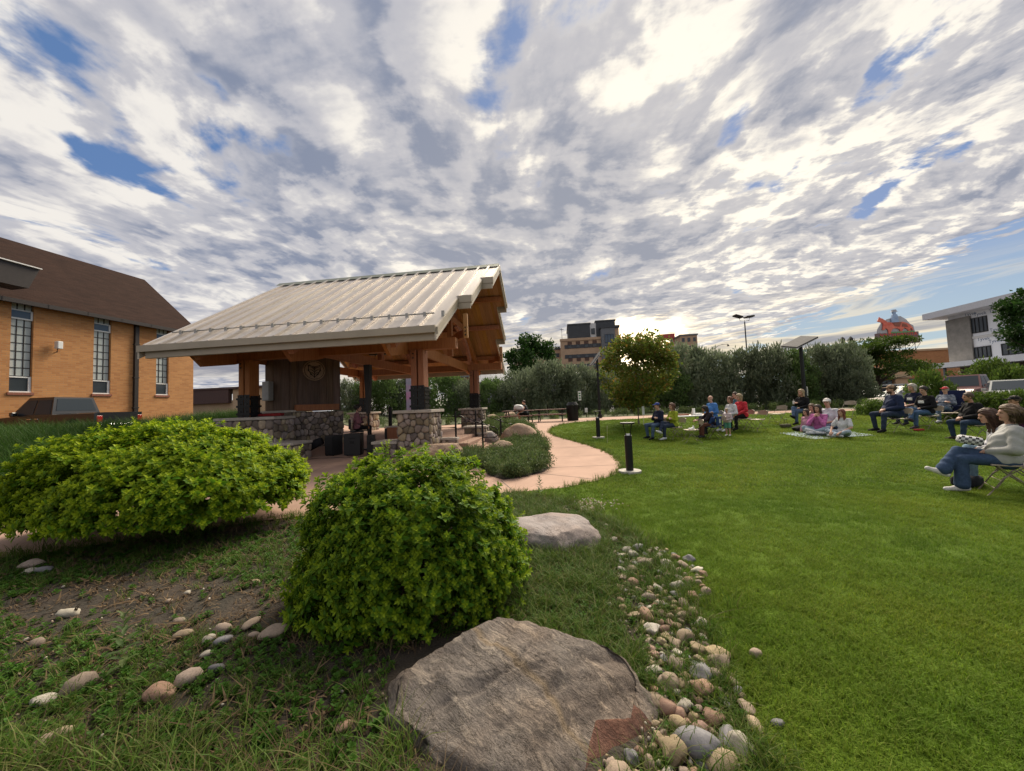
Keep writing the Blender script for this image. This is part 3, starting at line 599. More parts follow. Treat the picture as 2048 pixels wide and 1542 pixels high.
# ------------------------------------------------------------------ pavilion
PAV = Vector((-2.6, 11.3, 0))
PM = Matrix.Translation(PAV) @ Matrix.Rotation(-AZ, 4, 'Z')
def pavilion():
    r = empty('park_pavilion', PAV, -AZ, 'timber park pavilion with tan standing seam roof on fieldstone piers', 'pavilion')
    # piers
    def pier(u0, u1, v0, v1, z0, z1, nf, ns, left=0):
        p = MB(); p.box((u0+.05, v0+.05, z0-.2), (u1-.05, v1-.05, z1-.1)); po = p.build('stone_pier', M['mortar'], r)
        masonry(po, (u0+.05, v0+.05, z0), (1, 0), u1-u0-.1, z1-z0-.1, nf)
        masonry(po, (u1-.05, v0+.05, z0), (0, 1), v1-v0-.1, z1-z0-.1, ns)
        if left: masonry(po, (u0+.05, v1-.05, z0), (0, -1), v1-v0-.1, z1-z0-.1, left)
        mu = (u0+u1)/2 + .1
        for a, b in ((u0-.07, mu-.003), (mu+.003, u1+.07)):
            c = MB(); c.bbox((a, v0-.07, z1-.098), (b, v1+.07, z1), .012); c.build('cap_stone', M['capstone'], po)
        return po
    pier(-1.13, 0, 0, 1.15, -.05, 1.5, 34, 40, 24)
    pier(-1.22, -.05, 7.6, 8.75, .3, 1.45, 22, 20)
    pier(-7.5, -6.3, 7.6, 8.75, .3, 1.45, 14, 12)
    # low wall at the left front with a return, and a seat ledge
    w = MB(); w.box((-7.6, .05, -.2), (-5.45, .95, 1.36)); lo = w.build('low_wall', M['mortar'], r)
    masonry(lo, (-7.6, .05, 0), (1, 0), 2.15, 1.36, 46); masonry(lo, (-5.45, .05, 0), (0, 1), .9, 1.36, 22)
    for a, b in ((-7.68, -6.9), (-6.894, -6.15), (-6.144, -5.37)):
        c = MB(); c.bbox((a, -.02, 1.362), (b, .98, 1.46), .012); c.build('cap_stone', M['capstone'], lo)
    w = MB(); w.box((-5.55, -.35, -.2), (-4.45, .5, .52)); le = w.build('seat_ledge', M['mortar'], r)
    masonry(le, (-5.55, -.35, 0), (1, 0), 1.1, .5, 12); masonry(le, (-4.45, -.35, 0), (0, 1), .85, .5, 9)
    c = MB(); c.bbox((-5.6, -.42, .522), (-4.39, .55, .61), .012); c.build('cap_stone', M['capstone'], le)
    w = MB(); w.box((-1.95, .1, -.2), (-1.16, .9, .44)); le = w.build('seat_ledge', M['mortar'], r)
    masonry(le, (-1.95, .1, 0), (1, 0), .79, .44, 8)
    c = MB(); c.bbox((-2.0, .04, .442), (-1.14, .95, .53), .012); c.build('cap_stone', M['capstone'], le)
    # corner wall: left leg along u, right leg turning back 50 degrees; stone below, boards above
    K = Vector((-5.79, 1.3, 0)); dr = Vector((math.cos(R(50)), math.sin(R(50)), 0)); nr = Vector((dr.y, -dr.x, 0)); RL = 1.78
    w = MB(); bk = Vector((-.1, .6, 0)); E_ = K + dr*RL
    w.prism([(-7.2, 1.34), (K.x, 1.34), (E_.x-.03*nr.x, E_.y-.03*nr.y), (E_.x-.55*nr.x, E_.y-.55*nr.y), (K.x-.3, 2.0), (-7.2, 1.9)], 2, -.2, 1.58)
    sw = w.build('stone_wall', M['mortar'], r)
    masonry(sw, (-7.2, 1.34, 0), (1, 0), 1.41, 1.58, 24); masonry(sw, (K.x, K.y+.03, 0), (dr.x, dr.y), RL, 1.58, 78, asp=.85)
    e2 = E_ - nr*.03; masonry(sw, tuple(e2), (-nr.x, -nr.y), .5, 1.58, 14)
    c = MB(); c.prism([(-7.25, 1.25), (K.x+.03, 1.25), (K.x+.3, 1.60), (K.x+.2, 1.8), (-7.25, 1.95)], 2, 1.582, 1.66); c.build('cap_stone', M['capstone'], sw)
    bw = MB(); bw.prism([(-7.15, 1.62), (K.x+.02, 1.62), (E_.x-.27*nr.x, E_.y-.27*nr.y), (E_.x-.33*nr.x, E_.y-.33*nr.y), (K.x-.02, 1.70), (-7.15, 1.70)], 2, 1.60, 4.6); bo = bw.build('board_wall', M['board'], r)
    n = 4
    for i in range(n):
        a = -7.15 + i*1.36/n; b = MB(); b.box((a+.008, 1.585+.008*(i % 2), 1.665), (a+1.36/n-.008, 1.618, 4.55)); b.build('board', M['board'], bo)
    for i in range(7):
        a = .03 + i*1.72/7; s = K + dr*(a+.006) - nr*.26; e = K + dr*(a+1.72/7-.02) - nr*.26; q = .03 + .012*(i % 2)
        b = MB(); b.prism([(s.x, s.y), (e.x, e.y), (e.x+nr.x*q, e.y+nr.y*q), (s.x+nr.x*q, s.y+nr.y*q)], 2, 1.665, 4.55); b.build('board', M['board'], bo)
        s = K + dr*(a+1.72/7-.02) - nr*.255; e = s + dr*.03
        if i < 6: b = MB(); b.prism([(s.x, s.y), (e.x, e.y), (e.x+nr.x*.06, e.y+nr.y*.06), (s.x+nr.x*.06, s.y+nr.y*.06)], 2, 1.665, 4.55); b.build('batten', M['board'], bo)
    # mantel on the right leg
    s = K + dr*.12 - nr*.20; e = K + dr*1.6 - nr*.2
    b = MB(); b.prism([(s.x, s.y), (e.x, e.y), (e.x+nr.x*.36, e.y+nr.y*.36), (s.x+nr.x*.36, s.y+nr.y*.36)], 2, 1.62, 1.85); b.build('mantel', M['timber'], r)
    # round carved emblem
    c = K + dr*.80 - nr*.20 + Vector((0, 0, 3.18)); X = Matrix(((dr.x, 0, nr.x, c.x), (dr.y, 0, nr.y, c.y), (0, 1, 0, c.z), (0, 0, 0, 1)))
    em = MB(); em.cyl(0, 0, 0, .05, .40, .39, 36, 0, X); eo = em.build('emblem', mat('emblem_wood', (.36, .25, .175), .7, var=.3), r)
    g = MB()
    ring = lambda R_, rr, cx=0, cy=0, n=24: [(cx+R_*math.cos(2*math.pi*k/n), cy+R_*math.sin(2*math.pi*k/n), .055) for k in range(n+1)]
    g.tube(ring(.345, .012), .014, 5, X=X)
    g.tube([(-.20, .20, .055), (-.21, .0, .055), (-.12, -.15, .055), (0, -.27, .055), (.12, -.15, .055), (.21, .0, .055), (.20, .20, .055), (.0, .12, .055), (-.20, .20, .055)], .030, 6, X=X)
    g.tube([(0, .12, .055), (0, -.26, .055)], .020, 6, X=X)
    for k in range(3):
        for s in (-1, 1): g.tube([(0, -.18+k*.10, .055), (s*.06, -.10+k*.10, .055), (s*.14, -.07+k*.10, .055)], .018, 5, X=X)
    g.build('carved_relief', mat('carved_dark', (.035, .022, .017), .8), eo)
    # electrical box
    b = MB(); b.bbox((-7.08, 1.36, 2.05), (-6.78, 1.58, 2.78), .015); bo2 = b.build('electrical_box', mat('grey_enclosure', (.42, .44, .45), .5, var=.1), r)
    b = MB(); b.bbox((-7.06, 1.345, 2.08), (-6.80, 1.358, 2.75), .004); b.build('box_door', mat('grey_door', (.46, .48, .49), .5, var=.1), bo2)
    # posts: two timbers side by side, black steel shoe with bolts
    def post(u, v, z0, z1, w=.19, gap=.05):
        e = MB()
        for s in (-1, 1): e.bbox((u+s*(gap/2+w/2)-w/2, v-.21, z0), (u+s*(gap/2+w/2)+w/2, v+.21, z1), .012)
        po = e.build('post', M['timber'], r)
        k = MB()
        for s in (-1, 1):
            a = u+s*(gap/2+w/2); k.box((a-w/2-.014, v-.226, z0+.004), (a+w/2+.014, v-.212, z0+.78)); k.box((a-w/2-.014, v+.212, z0+.004), (a+w/2+.014, v+.226, z0+.78))
            for side in (-1, 1):
                k.box((a+side*(w/2+.002), v-.17, z0+.006), (a+side*(w/2+.016), v+.17, z0+.74)) if side*s > 0 else None
        for zz in (.08, .34, .60): k.box((u-w-gap/2-.05, v-.25, z0+zz), (u+w+gap/2+.05, v+.25, z0+zz+.07))
        k.build('post_shoe', M['black_metal'], po)
        bt = MB()
        for zz in (.2, .46, .7):
            for s in (-1, 1): bt.cyl(0, 0, 0, .03, .02, .02, 8, 0, Matrix.Translation((u+s*.12, v-.226, z0+zz)) @ Matrix.Rotation(R(90), 4, 'X')); bt.cyl(0, 0, 0, .03, .02, .02, 8, 0, Matrix.Translation((u+w+gap/2+.016, v+s*.1, z0+zz)) @ Matrix.Rotation(R(90), 4, 'Y'))
        for s in (-1, 1): bt.cyl(0, 0, 0, .03, .025, .025, 8, 0, Matrix.Translation((u-.12, v-.212, z1-.2+s*.07)) @ Matrix.Rotation(R(90), 4, 'X'))
        bt.build('bolt', mat('steel_bolt', (.06, .06, .06), .4, .8), po)
    US = (-6.75, -.48)
    post(US[0], .45, 1.462, 3.45); post(US[1], .45, 1.502, 3.45); post(US[0], 8.05, 1.452, 3.45); post(US[1], 8.05, 1.452, 3.45)
    # roof geometry
    VR, VF, VB, ZR = 3.9, -1.70, 9.5, 7.40; SL = (ZR-3.70)/(VR-VF)
    top = lambda v: ZR - SL*abs(v-VR)
    # longitudinal plates
    for v in (.45, 8.05):
        b = MB(); bar(b, (-7.7, v, 3.62), (1.02 if v > 4 else .80, v, 3.62), .30, .335); b.build('plate_beam', M['timber'], r)
    # trusses
    for u in (-6.75, -3.62, -.48):
        b = MB(); b.prism([(-1.30, 3.47), (-1.52, 3.82), (9.32, 3.82), (9.1, 3.47), (8.3, 3.30), (7.8, 3.44), (.7, 3.44), (.2, 3.30), (-.9, 3.12)], 0, u-.44, u-.32); b.prism([(-1.30, 3.47), (-1.52, 3.82), (9.32, 3.82), (9.1, 3.47)], 0, u+.32, u+.44) if False else None
        b.build('tie_beam', M['timber'], r)
        for s in (-1, 1):
            b = MB(); ve = VR + s*5.35; bar(b, (u, ve, top(ve)-.47), (u, VR, top(VR)-.47), .16, .30); b.build('rafter', M['timber'], r)
            b = MB(); pts = [(u, VR+s*3.3, 3.9), (u, VR+s*2.7, 4.55), (u, VR+s*1.9, 5.0), (u, VR+s*.9, 5.25)]
            for i in range(3): bar(b, pts[i], pts[i+1], .14, .24)
            b.build('curved_brace', M['timber'], r)
        b = MB(); bar(b, (u, VR, 3.7), (u, VR, 6.9), .2, .2, up=(0, 1, 0)); b.build('king_post', M['timber'], r)
        b = MB(); bar(b, (u, 1.9, 5.35), (u, 5.9, 5.35), .16, .26); b.build('collar_beam', M['timber'], r)
    # purlins running out to the gable, and the hanging post with bolts at the front step
    for v, ue in ((-.6, .85), (1.3, 1.22), (2.75, 1.6), (VR, 1.62), (5.05, 1.6), (6.5, 1.22), (8.4, .85)):
        b = MB(); bar(b, (-7.9, v, top(v)-.30), (ue, v, top(v)-.30), .16, .2); b.build('purlin', M['timber'], r)
    for v in (.42, 7.4):
        b = MB(); b.bbox((1.06, v-.06, 3.75), (1.2, v+.06, 4.55), .01); hb = b.build('hanging_post', M['pine'], r)
        k = MB()
        for z in (3.85, 3.97, 4.09): k.cyl(0, 0, 0, .02, .025, .025, 8, 0, Matrix.Translation((1.13, v-.06, z)) @ Matrix.Rotation(R(90), 4, 'X'))
        k.build('bolt', M['black_metal'], hb)
        b = MB(); pts = [(1.1, v+.2, 3.95), (.7, v+.9, 4.05), (.25, v+1.25, 3.9)]
        for i in range(2): bar(b, pts[i], pts[i+1], .12, .26)
        b.build('curved_brace', M['timber'], r)
    # deck planks (visible underneath), then the metal panels
    th = .05
    def slope_piece(ua, ub, va, vb, off, t, mb, X=None):
        s = -1 if va < VR else 1
        za, zb = top(va)+off, top(vb)+off
        lo = [(ua, va, za), (ub, va, za), (ub, vb, zb), (ua, vb, zb)]
        vs = lo + [(a, b, c+t) for a, b, c in lo]
        fs = [(0, 3, 2, 1), (4, 5, 6, 7), (0, 1, 5, 4), (1, 2, 6, 5), (2, 3, 7, 6), (3, 0, 4, 7)]
        if vb < va: fs = [tuple(reversed(f)) for f in fs]
        mb.add(vs, fs)
    def v_start(u):     # how far down the slope reaches at u: the gable steps back twice
        return (VF, VB) if u <= .875 else ((.40, 7.40) if u <= 1.305 else (2.2, 5.6))
    edges = list(np.linspace(-8.15, .87, 46)) + list(np.linspace(.87, 1.30, 4))[1:] + list(np.linspace(1.30, 1.70, 3))[1:]
    for a, b in zip(edges[:-1], edges[1:]):
        f, bk = v_start(b)
        for e in ((f+.03), (bk-.03)):
            q = MB(); slope_piece(a+.004, b-.004, e, VR, -.16-random.uniform(0, .004), th, q); q.build('ceiling_plank', M['pine'], r)
    pe = list(np.linspace(-8.2, .87, 18)) + [1.30, 1.70]
    for k, (a, b) in enumerate(zip(pe[:-1], pe[1:])):
        f, bk = v_start(b)
        for e in (f-.04, bk+.04):
            q = MB(); slope_piece(a+.0015, b-.0015, e, VR, 0, .012, q); slope_piece(a, a+.085, e, VR, .0125, .075, q); q.build('roof_panel', M['roof_metal'], r)
    q = MB(); q.prism([(VR-.22, top(VR-.22)+.065), (VR, ZR+.115), (VR+.22, top(VR+.22)+.065), (VR, ZR+.08)], 0, -8.5, 1.74); q.build('ridge_cap', mat('sage_trim', (.235, .25, .20), .5, .2, var=.1), r)
    # eave fascias: gutter board plus recessed lower board
    for v, s in ((VF, -1), (VB, 1)):
        q = MB(); z = 3.70
        lo, hi = sorted((v+s*.05, v+s*.17)); q.box((-8.25, lo, z-.18), (.90, hi, z+.01)); q.build('gutter', M['fascia'], r)
        lo, hi = sorted((v-s*.06, v+s*.045)); q = MB(); q.box((-8.1, lo, z-.36), (.86, hi, z-.13)); q.build('fascia_board', M['fascia'], r)
    # gable rakes with the two steps, front and back
    def rake(ua, ub, va, vb, m, zo=.0, h=.30, name='rake_trim'):
        q = MB(); za, zb = top(va), top(vb)
        vs = [(ua, va, za-h), (ub, va, za-h), (ub, vb, zb-h), (ua, vb, zb-h), (ua, va, za+.04), (ub, va, za+.04), (ub, vb, zb+.04), (ua, vb, zb+.04)]
        fs = [(0, 3, 2, 1), (4, 5, 6, 7), (0, 1, 5, 4), (1, 2, 6, 5), (2, 3, 7, 6), (3, 0, 4, 7)]
        q.add(vs, fs if vb > va else [tuple(reversed(f)) for f in fs]); return q.build(name, m, r)
    for f, e1, e2, tp in ((VF, .40, 2.2, VR), (VB, 7.40, 5.6, VR)):
        sgn = 1 if f < VR else -1
        for ua, a, b in ((.872, f-sgn*.12, e1), (1.302, e1, e2), (1.702, e2, tp)):
            rake(ua, ua+.05, a, b, M['fascia_light']); rake(ua+.052, ua+.085, a+sgn*.02, b, M['fascia'], h=.16)
        for ua, ub, e in ((.925, 1.39, e1), (1.355, 1.79, e2)):
            q = MB(); z = top(e); lo, hi = sorted((e-sgn*.13, e-sgn*.03)); q.box((ua, lo, z-.20), (ub, hi, z+.03)); q.box((ua, lo+.02, z-.40), (ub-.05, hi-.02 if sgn > 0 else hi, z-.205)); q.build('step_fascia', M['fascia'], r)
    for f in (VF, VB):
        sgn = 1 if f < VR else -1; rake(-8.27, -8.21, f-sgn*.12, VR, M['fascia_light'])
    # snow guard rail on the front slope
    vg = VF+.62; g = MB(); g.tube([(-8.0, vg, top(vg)+.13), (.62, vg, top(vg)+.13)], .022, 6); go = g.build('snow_guard_rail', mat('guard_metal', (.34, .33, .31), .45, .5), r)
    for u in pe[1:18]:
        g = MB(); g.box((u-.03, vg-.05, top(vg)+.01), (u+.05, vg+.06, top(vg)+.17)); g.build('clamp', bpy.data.materials['guard_metal'], go)
    # two dark radiant heaters under the ceiling
    for u, v, z in ((-1.3, 4.6, 4.15), (-4.0, 5.2, 4.15)):
        g = MB(); g.prism([(v-.09, z), (v+.09, z), (v+.14, z+.10), (v-.14, z+.10)], 0, u-.85, u+.85); g.box((u-.6, v-.02, z-.07), (u-.56, v+.02, z)); g.box((u+.56, v-.02, z-.07), (u+.6, v+.02, z)); 
        for s in (-.6, .6): g.tube([(u+s, v, z+.1), (u+s, v, z+1.3)], .012, 5)
        g.build('radiant_heater', M['black_metal'], r)
pavilion()
def P(u, v, z=None):
    q = PM @ Vector((u, v, 0)); q.z = Z(q.x, q.y) if z is None else z; return q
# ------------------------------------------------------------------ scattering: one object per kind of stuff, copies of a few source tufts placed by a point cloud
HID = bpy.data.collections.new('tuft_sources')
def scatter(name, pts, rot, scl, idx, sources, label=None, parent=None, kind='stuff'):
    key = 'src_' + '_'.join(s.name for s in sources)
    col = bpy.data.collections.get(key)
    if col is None:
        col = bpy.data.collections.new(key)
        for k, s in enumerate(sources): s.name = '%02d_%s' % (k, s.name); col.objects.link(s)      # the collection lists by name
    me = bpy.data.meshes.new(name); me.from_pydata([tuple(p) for p in pts], [], [])
    a = me.attributes.new('rot', 'FLOAT_VECTOR', 'POINT'); a.data.foreach_set('vector', np.asarray(rot, np.float32).ravel())
    a = me.attributes.new('scl', 'FLOAT', 'POINT'); a.data.foreach_set('value', np.asarray(scl, np.float32))
    a = me.attributes.new('idx', 'INT', 'POINT'); a.data.foreach_set('value', np.asarray(idx, np.int32))
    ng = bpy.data.node_groups.new(name, 'GeometryNodeTree')
    ng.interface.new_socket('Geometry', in_out='INPUT', socket_type='NodeSocketGeometry'); ng.interface.new_socket('Geometry', in_out='OUTPUT', socket_type='NodeSocketGeometry')
    N = ng.nodes.new; L = ng.links.new
    gi, go, ip, ci = N('NodeGroupInput'), N('NodeGroupOutput'), N('GeometryNodeInstanceOnPoints'), N('GeometryNodeCollectionInfo')
    ci.inputs['Collection'].default_value = col; ci.inputs['Separate Children'].default_value = True; ci.inputs['Reset Children'].default_value = True
    L(gi.outputs[0], ip.inputs['Points']); L(ci.outputs[0], ip.inputs['Instance']); ip.inputs['Pick Instance'].default_value = True
    for nm, ty, so_ in (('rot', 'FLOAT_VECTOR', 'Rotation'), ('scl', 'FLOAT', 'Scale'), ('idx', 'INT', 'Instance Index')):
        na = N('GeometryNodeInputNamedAttribute'); na.data_type = ty; na.inputs['Name'].default_value = nm; L(na.outputs['Attribute'], ip.inputs[so_])
    L(ip.outputs[0], go.inputs[0])
    o = link(name, me, parent); md = o.modifiers.new('scatter', 'NODES'); md.node_group = ng
    return tag(o, label=label, kind=kind)
def src(name, me): return bpy.data.objects.new(name, me)
def blades(name, n, rad, hmin, hmax, w, m, bend=.5, seg=2):
    v = []; f = []
    for _ in range(n):
        a = random.uniform(0, 6.283); r_ = rad*math.sqrt(random.random()); x, y = r_*math.cos(a), r_*math.sin(a)
        h = random.uniform(hmin, hmax); d = random.uniform(0, 6.283); b = bend*h*random.uniform(.3, 1.2); dx, dy = math.cos(d), math.sin(d); px, py = -dy*w/2, dx*w/2
        base = len(v)
        for k in range(seg+1):
            t = k/seg; cx, cy, cz = x+dx*b*t*t, y+dy*b*t*t, h*t*(1-.25*t*min(1, bend)); q = 1-t
            if k < seg: v += [(cx-px*(q*.6+.4), cy-py*(q*.6+.4), cz), (cx+px*(q*.6+.4), cy+py*(q*.6+.4), cz)]
            else: v.append((cx, cy, cz))
        for k in range(seg-1): f.append((base+2*k, base+2*k+1, base+2*k+3, base+2*k+2))
        f.append((base+2*seg-2, base+2*seg-1, base+2*seg))
    me = bpy.data.meshes.new(name); me.from_pydata(v, [], f); me.materials.append(m); return me
def leaf_verts(o, d, n_, l, w, fold=.25, curl=.15):
    """one folded leaf: base o, direction d, normal n_, length l, width w"""
    d = d.normalized(); s = d.cross(n_).normalized(); n_ = s.cross(d)
    m1 = o + d*l*.30 - n_*l*0.02; m2 = o + d*l*.68 - n_*curl*l*.3; tip = o + d*l - n_*curl*l
    return [o, m1 + s*w*.42 + n_*w*fold, m2 + s*w*.46 + n_*w*fold, tip, m2 - s*w*.46 + n_*w*fold, m1 - s*w*.42 + n_*w*fold, m1, m2]
LEAF_F = [(0, 6, 1), (0, 5, 6), (6, 7, 2, 1), (6, 5, 4, 7), (7, 3, 2), (7, 4, 3)]
def sprig(name, n, L_, l, w, m, up=.55):
    """a leafy shoot: pairs of leaves climbing a short stem, young ones at the tip"""
    v = []; f = []; tips = []
    for k in range(n):
        t = k/(n-1); a = k*2.4; z = L_*(t**.8)
        el = .15 + up*1.5*t; d = Vector((math.cos(a)*math.cos(el), math.sin(a)*math.cos(el), math.sin(el)))
        nn = Vector((-math.cos(a)*math.sin(el), -math.sin(a)*math.sin(el), math.cos(el)))
        sc = (1-.45*t)*random.uniform(.8, 1.2)
        b = len(v); v += leaf_verts(Vector((0, 0, z)), d, nn, l*sc, w*sc); f += [tuple(b+i for i in q) for q in LEAF_F]; tips += [t**1.6]*8
    me = bpy.data.meshes.new(name); me.from_pydata([tuple(p) for p in v], [], f); me.materials.append(m)
    at = me.attributes.new('tip', 'FLOAT', 'POINT'); at.data.foreach_set('value', tips); me.shade_smooth(); return me
def leaf_cloud(name, centers, radii, n, l, w, m, flat=.0, seed=0, droop=.0):
    """n simple leaves (two triangles each) spread over clumps"""
    g = np.random.default_rng(seed); c = np.asarray(centers, float); r_ = np.asarray(radii, float); pr = r_**2; pr = pr/pr.sum()
    k = g.choice(len(c), n, p=pr); d = g.normal(size=(n, 3)); d /= np.linalg.norm(d, axis=1, keepdims=True)
    rad = r_[k]*(g.random(n)**.45); p = c[k] + d*rad[:, None]*np.array([1, 1, 1-flat])
    a = d*.8 + g.normal(size=(n, 3))*.8; a[:, 2] += .25 - droop; a /= np.linalg.norm(a, axis=1, keepdims=True)
    b = np.cross(a, g.normal(size=(n, 3))); b /= np.linalg.norm(b, axis=1, keepdims=True)
    nn = np.cross(a, b); s = g.uniform(.65, 1.3, n)[:, None]
    v = np.stack([p, p + a*l*s*.5 + b*w*s*.5 + nn*w*s*.15, p + a*l*s, p + a*l*s*.5 - b*w*s*.5 + nn*w*s*.15], 1).reshape(-1, 3)
    i = np.arange(n)[:, None]*4; f = np.concatenate([i + np.array([[0, 1, 2]]), i + np.array([[0, 2, 3]])], 1).reshape(-1, 3)
    me = bpy.data.meshes.new(name); me.vertices.add(len(v)); me.vertices.foreach_set('co', v.ravel()); me.loops.add(f.size); me.loops.foreach_set('vertex_index', f.ravel().astype(np.int32))
    me.polygons.add(len(f)); me.polygons.foreach_set('loop_start', np.arange(0, f.size, 3, dtype=np.int32)); me.update(calc_edges=True); me.materials.append(m); return me
def in_view(x, y, mg=60, z=0.):
    q = np.stack([x, y, np.full_like(x, z)-EYE], -1); dz = q@FWD; px = 1024+F_PX*(q@RGT)/np.maximum(dz, .01); py = 771-F_PX*(q@UPV)/np.maximum(dz, .01)
    return (dz > .2) & (px > -mg) & (px < 2048+mg) & (py < 1542+mg*2)

# lawn: mown blades, finer and denser close by
def lawn_grass():
    S = [src('lawn_tuft', blades('lawn_tuft', 26, .075, .022, .052, .0042, M['blade'], .9)) for _ in range(3)] + [src('lawn_tuft', blades('lawn_tuft', 20, .12, .025, .05, .008, M['blade'], .9)) for _ in range(2)]
    out = []
    for y0, y1, dens, far_ in ((.2, 3.2, 560, 0), (3.2, 6, 330, 0), (6, 10, 130, 1), (10, 16, 70, 1), (16, 22, 36, 1)):
        n = int((y1-y0)*46*dens); x = rng.uniform(-1, 45, n); y = rng.uniform(y0, y1, n)
        k = in_view(x, y, 450) & inside_poly(LAWN, x, y); x, y = x[k], y[k]; out.append((x, y, np.full(len(x), far_)))
    x = np.concatenate([o[0] for o in out]); y = np.concatenate([o[1] for o in out]); fr = np.concatenate([o[2] for o in out]); n = len(x)
    rot = np.zeros((n, 3)); rot[:, 2] = rng.uniform(0, 6.28, n)
    sc = rng.uniform(.75, 1.25, n)*np.where(fr > 0, 1+.035*y, 1.)
    idx = np.where(fr > 0, rng.integers(3, 5, n), rng.integers(0, 3, n))
    scatter('lawn_grass', np.stack([x, y, zg(x, y)-.004], 1), rot, sc, idx, S, 'short mown green grass of the park lawn')
lawn_grass()

# ------------------------------------------------------------------ rocks
def rock(name, dims, seed, rough=.25, flat=0., sub=4, m=None, parent=None, angular=.0):
    """boulder: icosphere pushed by noise, cut by random planes for angular faces"""
    from mathutils import noise
    bm = bmesh.new(); bmesh.ops.create_icosphere(bm, subdivisions=sub, radius=1); g = random.Random(seed); of = Vector((g.uniform(-50, 50), g.uniform(-50, 50), g.uniform(-50, 50)))
    pl = []
    for _ in range(int(angular)):
        d = Vector((g.gauss(0, 1), g.gauss(0, 1), g.gauss(0, .8))).normalized(); pl.append((d, g.uniform(.62, .9)))
    for v in bm.verts:
        p = v.co.copy()
        for d, o in pl:
            e = p.dot(d)-o
            if e > 0: p -= d*e*.92
        n = noise.fractal(p*1.3+of, 1., 2., 4)*rough + noise.fractal(p*5+of, 1., 2., 3)*rough*.18
        p *= 1+n
        if flat and p.z > flat: p.z = flat + (p.z-flat)*.18
        v.co = Vector((p.x*dims[0], p.y*dims[1], p.z*dims[2]))
    me = bpy.data.meshes.new(name); bm.to_mesh(me); bm.free(); me.shade_smooth(); me.materials.append(m)
    return me
def place(name, me, x, y, dz, rz, label, cat, group=None, tilt=(0, 0)):
    o = link(name, me); o.location = (x, y, Z(x, y)+dz); o.rotation_euler = (tilt[0], tilt[1], rz); return tag(o, label, cat, group)

def hero_boulder():
    """large slab in the foreground: outline traced on the ground plane, lofted upward with a sloping top and a broken red corner"""
    from mathutils import noise
    base = [(775, 1445), (765, 1400), (790, 1330), (850, 1275), (930, 1262), (1010, 1262), (1100, 1285), (1180, 1320), (1262, 1366), (1312, 1412), (1318, 1448), (1310, 1486), (1222, 1488), (1205, 1545), (1190, 1660), (1000, 1690), (880, 1600), (830, 1500)]
    bw = [on_ground(*p) for p in base]
    topz = [.09, .155, .20, .235, .245, .24, .215, .185, .165, .165, .175, .18, .185, .175, .15, .09, .08, .07]
    n = len(bw); c = sum(bw, Vector())/n
    def sm(seq, t):
        i = int(t) % n; f = t-int(t); return seq[i]*(1-f)+seq[(i+1) % n]*f
    NR, NA = 36, 190; vs = []; fs = []
    FAC = [(Vector(d_).normalized(), o_) for d_, o_ in (((-.08, -.30, .95), .165), ((-.78, -.15, .62), .56), ((-.35, -.75, .6), .36), ((.25, .55, .8), .36), ((-.45, .6, .66), .44), ((.3, -.45, .84), .215))]
    for a in range(NA):
        t = a/NA*n; B = sm(bw, t); h = sm(topz, t)
        for k in range(NR+1):
            q = k/NR
            if q < .30: s_, z = 1.02-.06*(q/.3)**2, -.06 + (h+.06)*(q/.3)
            else:
                w = (q-.3)/.7; s_ = .96*(1-w); z = h*(1-w) + .175*w + .02*math.sin(w*3.1)
            if .24 < q < .38: z -= .012
            p = c + (B-c)*s_; p.z = z
            for d_, o_ in FAC:
                e_ = (p-c).dot(d_)-o_-.012*noise.noise(p*3.1)
                if e_ > 0: p -= d_*e_*.93
            d = noise.fractal(Vector((p.x*2.2+p.y*1.2, p.y*5.5-p.x*2.5, p.z*6)), 1., 2., 6)*.022 - .02*abs(noise.noise(p*4.3+Vector((3, 1, 2)))) - .012*abs(noise.noise(p*11.)) + noise.fractal(p*26, 1., 2., 3)*.005
            rg = abs(math.sin((p.y*.8-p.x*.55)*17+noise.noise(p*4)*2.2)); d += -.014*(1-rg)**4 - .016*max(0, noise.noise(Vector((p.x*3, p.y*9, 3.)))-.18)
            if q < .3: out = (p-Vector((c.x, c.y, p.z))).normalized(); p += out*d*1.2
            else: p.z += d
            vs.append(tuple(p-c))
    for a in range(NA):
        for k in range(NR):
            i, j = a*(NR+1), ((a+1) % NA)*(NR+1); fs.append((i+k, i+k+1, j+k+1, j+k) if k < NR-1 else (i+k, i+k+1, j+k))
    fs = [tuple(reversed(f)) for f in fs]
    me = bpy.data.meshes.new('boulder'); me.from_pydata(vs, [], fs); me.shade_smooth(); me.materials.append(M['gneiss']); me.materials.append(M['red_rock'])
    # broken side towards the cobbles is red
    for p in me.polygons:
        k = p.vertices[0] % (NR+1); a_ = p.vertices[0]//(NR+1)/NA*n
        if k < 11 and 10.3 < a_ < 14.2 and p.normal.z < .5: p.material_index = 1
    o = link('boulder', me); o.location = c; tag(o, 'big banded grey boulder with a red broken corner in the foreground', 'boulder')
hero_boulder()
g1 = on_ground(1120, 1105)
place('boulder', rock('flat_boulder', (.66, .44, .36), 5, .16, .45, 5, M['gneiss_flat'], angular=5), g1.x-.02, g1.y+.42, .0, R(-12), 'flat topped grey boulder beside the front green shrub', 'boulder')
q = P(.35, -.75); place('boulder', rock('long_boulder', (.95, .5, .62), 11, .14, .7, 5, M['boulder'], angular=5), q.x, q.y, .06, -AZ-.12, 'long low tan boulder in front of the stone pier', 'boulder')
q = on_ground(1000, 908); place('boulder', rock('round_boulder', (.5, .4, .42), 21, .12, 0, 4, M['boulder'], angular=3), q.x, q.y, .02, .4, 'small rounded boulder at the foot of the handrail', 'boulder')
